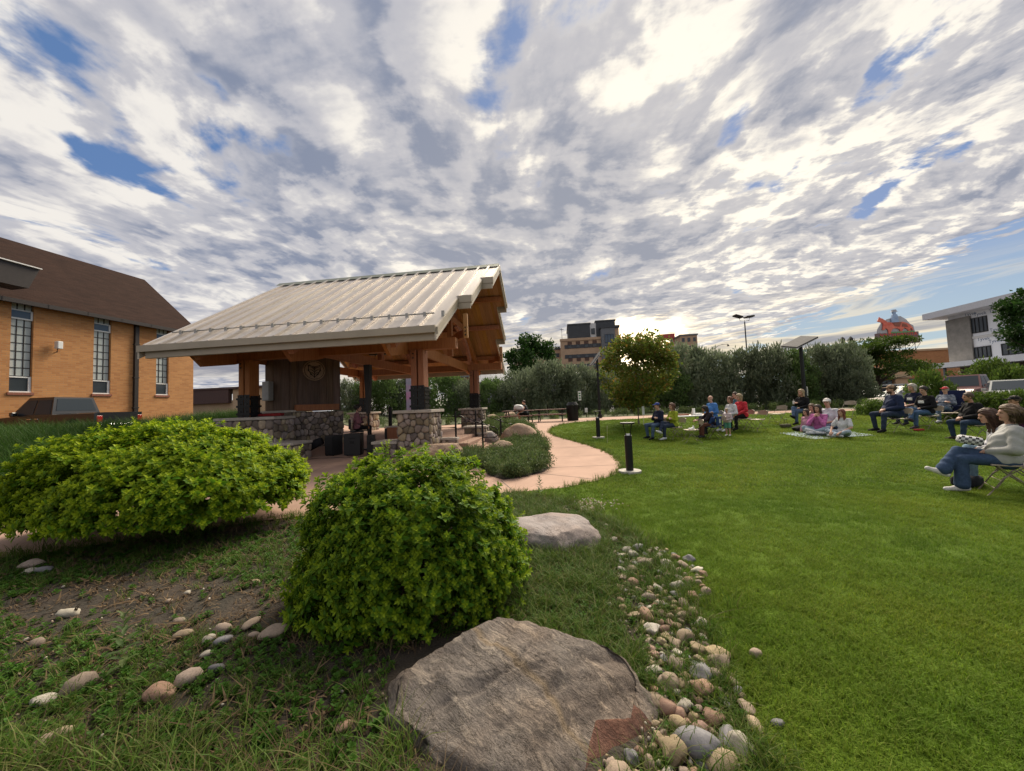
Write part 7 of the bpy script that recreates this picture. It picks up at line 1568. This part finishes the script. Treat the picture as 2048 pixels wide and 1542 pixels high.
def chair(q, yaw, label, col=None):
    o = CH0 if _first[0] else copy_tree(CH0); _first[0] = False; o.location = (q[0], q[1], Z(q[0], q[1])); o.rotation_euler = (0, 0, yaw); o['label'] = label; return o
def seated(px, py, label, back=.44, add=0., chairlabel=None, tgt=(-3.2, 12.4), **k):
    """feet at the picture point; the seat lies behind them"""
    f = on_ground(px, py); yaw = facing(f, tgt, add); d = Vector((-math.sin(yaw), math.cos(yaw), 0)); q = f-d*back; q.z = Z(q.x, q.y)
    if chairlabel: chair(q-d*.03, yaw, chairlabel)
    return person(label, q, yaw, **k), q, yaw
navy = (.016, .02, .045); black = (.012, .012, .014); jean = (.075, .115, .19); djean = (.03, .042, .075); white = (.62, .62, .64)
brown = (.055, .032, .02); blond = (.36, .26, .15); grey = (.36, .34, .31); auburn = (.12, .05, .03); red = (.50, .035, .05)
# --- front group by the maple
seated(1300, 879, 'man in a navy jacket and blue cap sitting with folded arms', .42, .1, 'folding chair under the man in the blue cap', pose='apart', arms='folded', top=navy, legs=jean, shoes=black, hair=brown, cap=(.03, .06, .26), head=(.0, 0), fat=.03)
seated(1326, 880, 'woman in a yellow green jacket with crossed legs beside the man in the blue cap', .46, .05, 'folding chair under the woman in the yellow green jacket', pose='cross', arms='folded', top=(.30, .36, .03), legs=djean, shoes=white, hair=auburn, hs='bob', scale=.98)
T0 = on_ground(1388, 872)
def table():
    q = T0+Vector((.1, .55, 0)); r = empty('folding_table', (q.x, q.y, Z(q.x, q.y)), .12, 'white folding table on the lawn behind the woman in yellow green', 'table'); b = MB(); b.bbox((-.62, -.38, .70), (.62, .38, .74), .015); b.build('tabletop', M['white_trim'], r)
    for s in (-1, 1):
        for y in (-1, 1): b = MB(); b.tube([(s*.5, y*.3, 0), (s*.5, y*.3, .7)], .014, 6); b.build('leg', M['chair_metal'], r)
        b = MB(); b.tube([(s*.5, -.3, .15), (s*.5, .3, .15)], .012, 6); b.build('crossbar', M['chair_metal'], r)
    tz = Z(q.x, q.y)+.741; Rz = Matrix.Translation((q.x, q.y, tz)) @ Matrix.Rotation(.12, 4, 'Z')
    def it(name, label, cat, mesh, x, y): o = link(name, mesh); o.matrix_world = Rz @ Matrix.Translation((x, y, 0)); tag(o, label, cat)
    b = MB(); b.bbox((-.12, -.1, 0), (.12, .1, .07), .01); it('food_box', 'white takeaway box on the folding table', 'box', b.mesh('food_box', M['white_trim']), .35, -.1)
    b = MB(); b.cyl(0, 0, 0, .26, .055, .055, 20); b.cyl(0, 0, .26, .262, .02, .02, 12); it('paper_roll', 'upright white paper towel roll on the folding table', 'paper roll', b.mesh('paper_roll', M['white_trim']), .33, .14)
    b = MB(); b.bbox((-.2, -.12, 0), (.2, .12, .06), .01); it('pizza_box', 'dark brown tray on the folding table', 'tray', b.mesh('tray', M['timber']), -.2, .05)
    b = MB(); b.cyl(0, 0, 0, .14, .03, .032, 14); b.cyl(0, 0, .14, .19, .012, .012, 10); it('bottle', 'small tan bottle on the folding table', 'bottle', b.mesh('bottle', M['capstone']), .08, -.12)
table()
q = on_ground(1387, 886); chair(q+Vector((0, .12, 0)), facing(q, add=-.15), 'empty beige folding chair in front of the white folding table')
b = MB(); b.bbox((-.09, -.07, .0), (.09, .07, .05), .02); b.prism([(-.02, .05), (.1, .05), (.07, .14), (.05, .07)], 1, -.03, .03); o = b.build('napkin', M['white_trim']); o.location = (q.x+.02, q.y+.13, Z(q.x, q.y)+.448); tag(o, 'crumpled white napkin lying on the empty folding chair', 'napkin')
seated(1408, 862, 'bald man in a bright blue shirt sitting behind the white folding table', .44, .0, 'folding chair under the bald man in blue', pose='sit', arms='lap', top=(.07, .20, .50), legs=djean, hair=grey, hs='bald', skin='skin', fat=.05, scale=1.04, res=.014)
seated(1404, 876, 'person in a dark shirt bending over the toddler at the table', .40, -.25, 'folding chair under the person bending over the toddler', pose='sit', arms='reach', lean=.35, top=(.03, .022, .03), legs=(.12, .05, .035), hair=(.02, .014, .012), hs='bob', scale=.9, head=(-.3, -.2), skin='skin_tan', res=.014)
f = on_ground(1432, 877); yw = facing(f, (2, 20)); r_ = empty('toddler_chair', (f.x, f.y+.15, Z(f.x, f.y)), yw, 'blue folding chair with two pale stripes seen from behind at the table', 'chair')
b = MB(); b.bbox((-.2, -.16, .40), (.2, .2, .43), .01); b.build('seat', cloth('navy_seat', (.02, .05, .14)), r_); b = MB(); b.bbox((-.2, -.23, .46), (.2, -.2, .78), .015); bk = b.build('backrest', bpy.data.materials['navy_seat'], r_); b = MB(); b.box((.0, -.236, .55), (.035, -.231, .70)); b.box((.06, -.236, .55), (.095, -.231, .70)); b.build('stripe', M['white_trim'], bk)
for s in (-1, 1):
    b = MB(); b.tube([(s*.22, .2, 0), (s*.22, -.05, .4), (s*.22, -.22, .8)], .012, 6); b.build('frame_leg', M['black_metal'], r_); b = MB(); b.tube([(s*.2, -.26, 0), (s*.2, .12, .4)], .012, 6); b.build('frame_leg', M['black_metal'], r_)
person('toddler with short brown hair sitting in the blue striped chair', (f.x, f.y+.15, Z(f.x, f.y)+.12), yw, 'sit', 'lap', 0, top=(.03, .06, .16), legs=(.05, .05, .06), hair=(.16, .09, .05), scale=.62, res=.018)
seated(1447, 864, 'woman with auburn curly hair in a white cardigan behind the standing child', .42, .05, 'folding chair under the woman in the white cardigan', pose='sit', arms='lap', top=white, legs=jean, shoes=white, hair=(.16, .06, .035), hs='bob', res=.014)
f = on_ground(1457, 872); person('small fair haired girl in a pale sweater and green shorts standing on the grass', f, facing(f, add=.5), 'stand', 'lap', 0, top=(.56, .50, .50), top2=(.50, .36, .36), legs=(.12, .34, .26), shoes=white, hair=(.42, .33, .22), scale=.60, shorts=True, res=.017)
seated(1468, 862, 'blonde woman in a red jacket and black trousers leaning forward', .46, .05, 'folding chair under the woman in the red jacket', pose='sit', arms='knees', lean=.12, top=red, legs=black, shoes=black, hair=blond, hs='bob', scale=1.06)
seated(1458, 854, 'person in a teal shirt mostly hidden behind the woman in red', .44, 0, 'folding chair behind the woman in the red jacket', pose='sit', arms='lap', top=(.06, .14, .19), legs=djean, hair=brown, scale=1.06, res=.016)
q = on_ground(1522, 863); chair(q+Vector((0, .2, 0)), facing(q, add=.15), 'empty folding chair nearest the woman in red')
q = on_ground(1563, 850); chair(q+Vector((0, .2, 0)), facing(q, add=.2), 'empty folding chair left of the woman in black')
q = on_ground(1705, 838); chair(q+Vector((0, .2, 0)), facing(q, add=.3), 'empty folding chair behind the man in the white cap')
(p9, q9, y9) = seated(1588, 850, 'blonde woman in a black sweater and sunglasses holding a cup', .5, .05, 'folding chair under the woman in black', pose='cross', arms='cup', top=black, legs=jean, shoes=black, hair=blond, hs='long', scale=1.04)
b = MB(); b.cyl(0, 0, 0, .13, .033, .042, 14); b.tube([(0, 0, .12), (.01, 0, .2)], .004, 5); o = b.build('drinking_cup', M['white_trim']); d = Vector((-math.sin(y9), math.cos(y9), 0)); sd = Vector((math.cos(y9), math.sin(y9), 0)); o.location = Vector((q9.x, q9.y, Z(q9.x, q9.y)))+(d*.38+sd*.03)*1.04+Vector((0, 0, .82)); tag(o, 'clear cup with a straw in the hand of the woman in black', 'cup')
q = on_ground(1572, 855); r_ = empty('tote_bag', q, .3, 'dark bag with looped handles on the grass beside the woman in black', 'bag'); b = MB(); b.bbox((-.2, -.1, 0), (.2, .1, .14), .05); b.build('pouch', cloth('olive_bag', (.10, .10, .06)), r_); b = MB(); b.tube([(-.1, 0, .12), (-.06, 0, .32), (.04, 0, .34), (.1, 0, .12)], .012, 6); b.build('handle', M['black_matte'], r_)
# --- on the picnic blanket
f = on_ground(1660, 870); b = MB(); n = 14; vs = []; 
for i in range(n+1):
    for j in range(n+1): x, y = -1.0+2.0*i/n, -.75+1.5*j/n; X_ = f.x+x; Y_ = f.y+.2+y; vs.append((X_, Y_, Z(X_, Y_)+.014+.008*math.sin(i*1.7)*math.cos(j*1.3)))
b.add(vs, [(i*(n+1)+j, (i+1)*(n+1)+j, (i+1)*(n+1)+j+1, i*(n+1)+j+1) for i in range(n) for j in range(n)]); o = b.build('picnic_blanket', cloth('striped_blanket', (.20, .28, .34), (.34, .38, .41), 3, (1, 9, 1)), None, True); tag(o, 'blue and white striped blanket spread on the grass under the seated family', 'blanket')
def ground_sitter(px, py, label, add=0., **k): f = on_ground(px, py); f.z += .02; return person(label, f, facing(f, add=add), **k)
ground_sitter(1640, 868, 'woman in a pink knitted sweater sitting on the grass with her chin on her hands', .55, pose='floor', arms='chin', top=(.48, .14, .34), legs=(.30, .38, .46), shoes=white, hair=(.035, .018, .014), hs='long', scale=1.04, head=(-.2, 0))
ground_sitter(1616, 866, 'child in a pink top leaning on the woman in the pink sweater', .1, pose='side', arms='down', top=(.50, .25, .34), legs=white, shoes=white, hair=(.05, .028, .02), hs='bob', scale=.86, res=.014)
ground_sitter(1628, 860, 'child with light brown hair behind the woman in the pink sweater', .2, pose='side', arms='lap', top=(.30, .20, .2), legs=djean, hair=(.12, .07, .04), hs='bob', scale=.98, res=.015)
ground_sitter(1660, 862, 'man in a white polo shirt and white cap sitting on the grass', .35, pose='floor', arms='lap', top=(.58, .58, .62), legs=jean, hair=grey, cap=(.66, .62, .60), scale=1.2, sleeve='short', fat=.04, head=(.15, 0), logo=bpy.data.materials['navy_seat'])
ground_sitter(1688, 874, 'girl with long red hair and a white tee sitting cross legged on the grass', .3, pose='floor', arms='knees', top=white, legs=(.36, .44, .52), shoes=white, hair=(.16, .045, .025), hs='longer', scale=.92, sleeve='short')
q = on_ground(1600, 862); q.z += .02; r_ = empty('black_dog', q, 1.2, 'black bundle of jackets lying on the blanket at the feet of the pink child', 'bundle'); r_.name = 'jacket_bundle'; me = rock('jacket', (.32, .2, .12), 77, .3, 0, 3, gm_ if (gm_ := bpy.data.materials.get('bundle')) else cloth('bundle', black)); link('cloth_heap', me, r_).location = (0, 0, .06)
# --- right group
seated(1756, 864, 'bearded man in a navy sweater and tan cap with clasped hands', .52, -.2, 'folding chair under the bearded man', pose='apart', arms='lap', top=(.02, .03, .07), legs=djean, shoes=black, hair=brown, cap=(.30, .20, .13), beard=(.06, .028, .018), fat=.06, scale=1.16, head=(-.3, 0), skin='skin')
seated(1826, 858, 'woman in a black printed sweatshirt with crossed legs beside the bearded man', .50, -.05, 'folding chair under the woman in the black sweatshirt', pose='cross', arms='lap', top=black, legs=(.06, .11, .20), shoes=(.05, .04, .05), hair=(.025, .016, .013), hs='bun', scale=1.08, head=(.1, -.15), logo=M['white_trim'])
b = MB(); b.bbox((-.14, -.06, 0), (.14, .06, .07), .03); o = b.build('red_shoe', red_m if (red_m := bpy.data.materials.get('red_canvas')) else cloth('red_canvas', (.30, .03, .03))); o.location = on_ground(1838, 862); tag(o, 'red and white shoe standing on the grass by the woman in the black sweatshirt', 'shoe')
seated(1808, 850, 'grey haired person in a navy printed tee behind the bearded man', .44, -.1, 'folding chair under the grey haired person', pose='sit', arms='lap', top=navy, legs=djean, hair=(.42, .38, .32), hs='bob', scale=1.12, sleeve='short', res=.015, logo=M['white_trim'])
(pc, qc, yc) = seated(1868, 846, 'man in a red cap and plaid jacket lounging in a blue camp chair', .56, .1, None, pose='cross', arms='folded', lean=-.25, top=(.03, .05, .10), top2=(.32, .34, .38), legs=(.11, .16, .22), shoes=white, hair=grey, cap=(.52, .05, .06), scale=1.0, fat=.04)
r_ = empty('camp_chair', (qc.x, qc.y, Z(qc.x, qc.y)), yc, 'dark blue fabric camp chair under the man in the red cap', 'chair'); nv = cloth('camp_fabric', (.012, .018, .06)); b = MB(); b.bbox((-.3, -.25, .40), (.3, .28, .43), .01); b.build('seat', nv, r_); b = MB(); X = Matrix.Translation((0, -.28, .42)) @ Matrix.Rotation(R(14), 4, 'X'); b.bbox((-.36, -.03, 0), (.36, .0, .80), .012, 0, X); b.build('backrest', nv, r_)
for s in (-1, 1):
    for a, c in (((s*.34, -.30, 0), (-s*.30, .30, .42)), ((s*.34, .3, 0), (s*.34, -.32, .75)), ((s*.36, -.3, 0), (s*.36, .28, .6))): b = MB(); b.tube([a, c], .012, 6); b.build('leg', M['black_metal'], r_)
    b = MB(); b.bbox((s*.36-.04, -.3, .60), (s*.36+.04, .3, .625), .008); b.build('armrest', nv, r_)
q = on_ground(1902, 850); chair(q, facing(q, add=-.9), 'empty folding chair behind the man in the black jacket')
seated(1912, 881, 'man in a black jacket and jeans with clasped hands', .46, -.15, 'folding chair under the man in the black jacket', pose='apart', arms='lap', lean=.1, top=black, legs=(.03, .05, .09), shoes=(.05, .04, .03), hair=(.09, .055, .035), scale=1.0, head=(-.2, 0), fat=.05, skin='skin_tan')
seated(1985, 900, 'man in a dark cap and purple shirt at the right picture edge', .5, -.1, 'folding chair under the man in the dark cap', pose='sit', arms='lap', top=(.16, .05, .15), legs=djean, hair=brown, cap=black, scale=.95, skin='skin_tan', res=.014)
(pg, qg, yg) = seated(1885, 965, 'girl with long brown hair in a white top behind the woman in grey', .72, -.10, 'folding chair under the girl with long brown hair', pose='cross', arms='lap', lean=.25, top=(.58, .57, .60), legs=(.17, .25, .33), shoes=(.40, .36, .31), hair=(.07, .032, .02), hs='longer', scale=.90, head=(.0, -.1), res=.0105)
(pn, qn, yn) = seated(1872, 978, 'woman in a grey sweater and flared jeans sitting nearest the camera on the right', .68, -.10, 'nearest folding chair under the woman in the grey sweater', pose='cross', arms='lap', lean=-.16, top=(.40, .40, .385), top2=(.34, .34, .33), legs=(.045, .075, .14), shoes=(.62, .60, .58), hair=(.15, .095, .055), hs='bob', scale=.94, head=(.05, -.02), fat=.06, res=.0095, pant_w=1.75)
d = Vector((-math.sin(yn), math.cos(yn), 0)); b = MB(); b.bbox((-.10, -.12, -.06), (.10, .12, .06), .045); o = b.build('checked_bag', None or (lambda m: m)(bpy.data.materials.get('checks') or mat('checks', (.7, .7, .7), .8)), None, True); o.location = Vector((qn.x, qn.y, Z(qn.x, qn.y)))+d*.30+Vector((0, 0, .76)); o.rotation_euler = (.2, 0, yn); tag(o, 'black and white checked bag held in the lap of the woman in grey', 'bag')
nt = bpy.data.materials['checks'].node_tree; ck = nt.nodes.new('ShaderNodeTexChecker'); ck.inputs['Scale'].default_value = 30; ck.inputs[1].default_value = (.7, .7, .7, 1); ck.inputs[2].default_value = (.02, .02, .025, 1); tc_ = nt.nodes.new('ShaderNodeTexCoord'); nt.links.new(tc_.outputs['Object'], ck.inputs[0]); nt.links.new(ck.outputs[0], nt.nodes['Principled BSDF'].inputs['Base Color'])
q = on_ground(1935, 972); b = MB(); b.bbox((-.22, -.12, 0), (.22, .12, .16), .06); o = b.build('backpack', cloth('dark_pack', (.02, .02, .024)), None, True); o.location = q; o.rotation_euler = (0, 0, .4); tag(o, 'dark backpack lying under the chair of the woman in grey', 'bag')
# --- man on the picnic bench
f = on_ground(1052, 845); r_, q, yw = person('man in a dark tank top and red shorts sitting on the picnic bench', f+Vector((.05, .25, 0)), R(80), 'sit', 'knees', .15, top=(.035, .045, .05), legs=black, shoes=black, hair=(.06, .03, .02), scale=1.02, sleeve='none', shorts=True, res=.016), f, 0
me = rock('shopping_bag', (.30, .22, .2), 91, .25, 0, 3, M['white_trim']); o = link('shopping_bag', me); q = on_ground(1040, 846); o.location = (q.x-.05, q.y+.1, Z(q.x, q.y)+.92); tag(o, 'white plastic shopping bag on the picnic table', 'bag')
# --- musician and equipment on the pavilion floor
g = P(-3.62, 1.95); g.z += .06; person('guitarist in a dark pink patterned shirt singing behind the loudspeakers', g+Vector((0, 0, .14)), R(-60), 'sit', 'guitar', .05, top=(.20, .06, .085), top2=(.30, .16, .18), legs=black, shoes=black, hair=(.018, .012, .012), hs='bun', scale=1.03, head=(-.35, 0), skin='skin')
r_ = empty('stage_chair', g, R(-60), 'black chair under the guitarist', 'chair'); b = MB(); b.bbox((-.24, -.22, .50), (.24, .22, .56), .02); b.build('seat', M['black_matte'], r_); b = MB(); b.bbox((-.24, -.27, .62), (.24, -.23, 1.0), .02); b.build('backrest', M['black_matte'], r_)
for s in (-1, 1):
    for y in (-1, 1): b = MB(); b.tube([(s*.2, y*.2, 0), (s*.2, y*.2, .5 if y > 0 else .98)], .014, 6); b.build('leg', M['chrome'], r_)
def guitar():
    r = empty('acoustic_guitar', g, R(-60), 'pale acoustic guitar held across the lap of the guitarist', 'guitar'); out = []
    for k in range(28): a = 2*math.pi*k/28; x = .24*math.cos(a); w = (.17 if x > 0 else .135)*(1-.22*math.exp(-((x+.02)/.07)**2)); out.append((x, w*math.sin(a)))
    X = Matrix.Translation((.05, .27, .86)) @ Matrix.Rotation(R(180), 4, 'Z') @ Matrix.Rotation(R(-14), 4, 'Y') @ Matrix.Rotation(R(90), 4, 'X')
    b = MB(); b.prism(out, 2, -.05, .05, 0, X); b.build('body', mat('spruce_top', (.50, .36, .22), .3), r); b = MB(); b.cyl(.03, 0, .048, .053, .05, .05, 20, 0, X); b.build('sound_hole', M['black_matte'], r)
    b = MB(); b.box((-.62, -.025, .045), (-.2, .025, .068), 0, X); b.bbox((-.78, -.035, .035), (-.62, .035, .055), .005, 0, X); b.build('neck', M['timber'], r)
guitar()
def speaker(u, v, w, d, h, rz, label, grille=0):
    q = P(u, v); r = empty('loudspeaker', q, -AZ+rz, label, 'loudspeaker', 'loudspeakers in front of the guitarist'); b = MB(); b.prism([(-w/2, -d/2), (w/2, -d/2), (w*.38, d/2), (-w*.38, d/2)], 2, .02, h); b.build('cabinet', M['black_matte'], r)
    b = MB(); b.bbox((-w*.36, d/2, .06), (w*.36, d/2+.02, h-.05), .008); b.build('grille', mat('speaker_mesh', (.02, .02, .022), .5, .4, scale=200) if 'speaker_mesh' not in bpy.data.materials else bpy.data.materials['speaker_mesh'], r)
    b = MB(); b.bbox((-.07, -d/2-.012, h*.55), (.07, -d/2+.002, h*.66), .004); b.tube([(-w*.2, -d/2-.002, h*.8), (-w*.15, -d/2-.03, h*.8), (w*.15, -d/2-.03, h*.8), (w*.2, -d/2-.002, h*.8)], .012, 6); b.build('handle', M['black_metal'], r)
    for s in (-1, 1):
        for y in (-1, 1): b = MB(); b.cyl(s*w*.32, y*d*.36, 0, .022, .02, .02, 8); b.build('foot', M['black_metal'], r)
speaker(-3.78, .75, .42, .40, .68, R(170), 'black loudspeaker with shiny panel beside the gig bag'); speaker(-2.98, .75, .56, .42, .74, R(5), 'largest black loudspeaker in front of the guitarist'); speaker(-2.42, .85, .26, .36, .66, R(20), 'narrow black loudspeaker right of the largest one')
q = P(-3.2, 1.6); r_ = empty('microphone_stand', q, 0, 'black microphone stand in front of the guitarist', 'stand'); b = MB(); b.cyl(0, 0, 0, .03, .14, .14, 20); b.tube([(0, 0, 0), (0, 0, 1.25), (-.22, .12, 1.45)], .013, 7); b.build('pole', M['black_metal'], r_); b = MB(); b.tube([(-.20, .11, 1.43), (-.27, .15, 1.49)], [.016, .026], 8); b.build('microphone', M['black_metal'], r_)
q = P(-2.95, 1.6); r_ = empty('column_speaker', q, -AZ, 'tall slim black stand with a tapered column beside the guitarist', 'loudspeaker'); b = MB(); b.cyl(0, 0, 0, 1.35, .03, .03, 10); b.cyl(0, 0, 0, .03, .2, .2, 20); b.build('pole', M['black_metal'], r_); b = MB(); b.prism([(-.11, 3.1), (-.05, 1.75), (-.035, 1.3), (.035, 1.3), (.07, 1.75), (.12, 2.5), (.13, 3.1)], 1, -.09, .09); b.build('column', M['black_matte'], r_)  # slim dark upright shape, built as a tapered column on a pole
q = P(-4.72, .62); r_ = empty('gig_bag', q, -AZ, 'black padded gig bag leaning on the stone seat ledge', 'bag'); b = MB(); X = Matrix.Rotation(R(-24), 4, 'Y'); b.bbox((-.42, -.16, .04), (.12, .16, .52), .08, 0, X); b.bbox((.08, -.10, .10), (.78, .10, .36), .06, 0, X); b.build('case', cloth('nylon', (.014, .014, .017)), r_, True); b = MB(); b.bbox((-.22, -.172, .3), (-.16, -.162, .44), .004, 0, X); b.build('label_patch', M['white_trim'], r_); b = MB(); b.tube([(.1, -.165, .08), (.1, -.175, .3), (.1, -.14, .5)], .012, 5, X=X); b.build('strap', M['black_matte'], r_)
q = P(-2.42, 2.35); r_ = empty('wooden_amplifier', q, -AZ, 'wooden amplifier box on black casters behind the narrow loudspeaker', 'amplifier'); b = MB(); b.bbox((-.05, -.3, .1), (.42, .3, .66), .015); b.build('cabinet', M['timber'], r_); b = MB(); b.bbox((-.16, -.28, .12), (-.055, .28, .64), .01); b.build('front_panel', M['black_matte'], r_); b = MB(); b.bbox((-.16, -.31, .662), (.44, .31, .70), .01); b.build('top_board', M['capstone'], r_)
for s in (0, 1):
    for y in (-1, 1): b = MB(); b.cyl(0, 0, -.025, .025, .05, .05, 12, 0, Matrix.Translation((-.02+.36*s, y*.24, .05)) @ Matrix.Rotation(R(90), 4, 'X')); b.build('caster', M['tyre'], r_)
b = MB(); pts = [P(-5.0, .2), P(-4.2, .05), P(-3.4, .25), P(-2.6, .35), P(-2.2, .6), P(-1.9, 1.4)]
b.tube([p_+Vector((0, 0, .02)) for p_ in pts], .012, 6); o = b.build('audio_cable', M['black_matte']); tag(o, 'black audio cable trailing along the pavilion floor edge', 'cable')
b = MB(); X = Matrix.Translation(P(-6.1, .75, 1.47)); b.bbox((-.5, -.12, 0), (.35, .12, .10), .03, 0, X); o = b.build('red_cloth', bpy.data.materials['red_canvas'], None, True); tag(o, 'red cloth lying on the low stone wall by the left post', 'cloth')
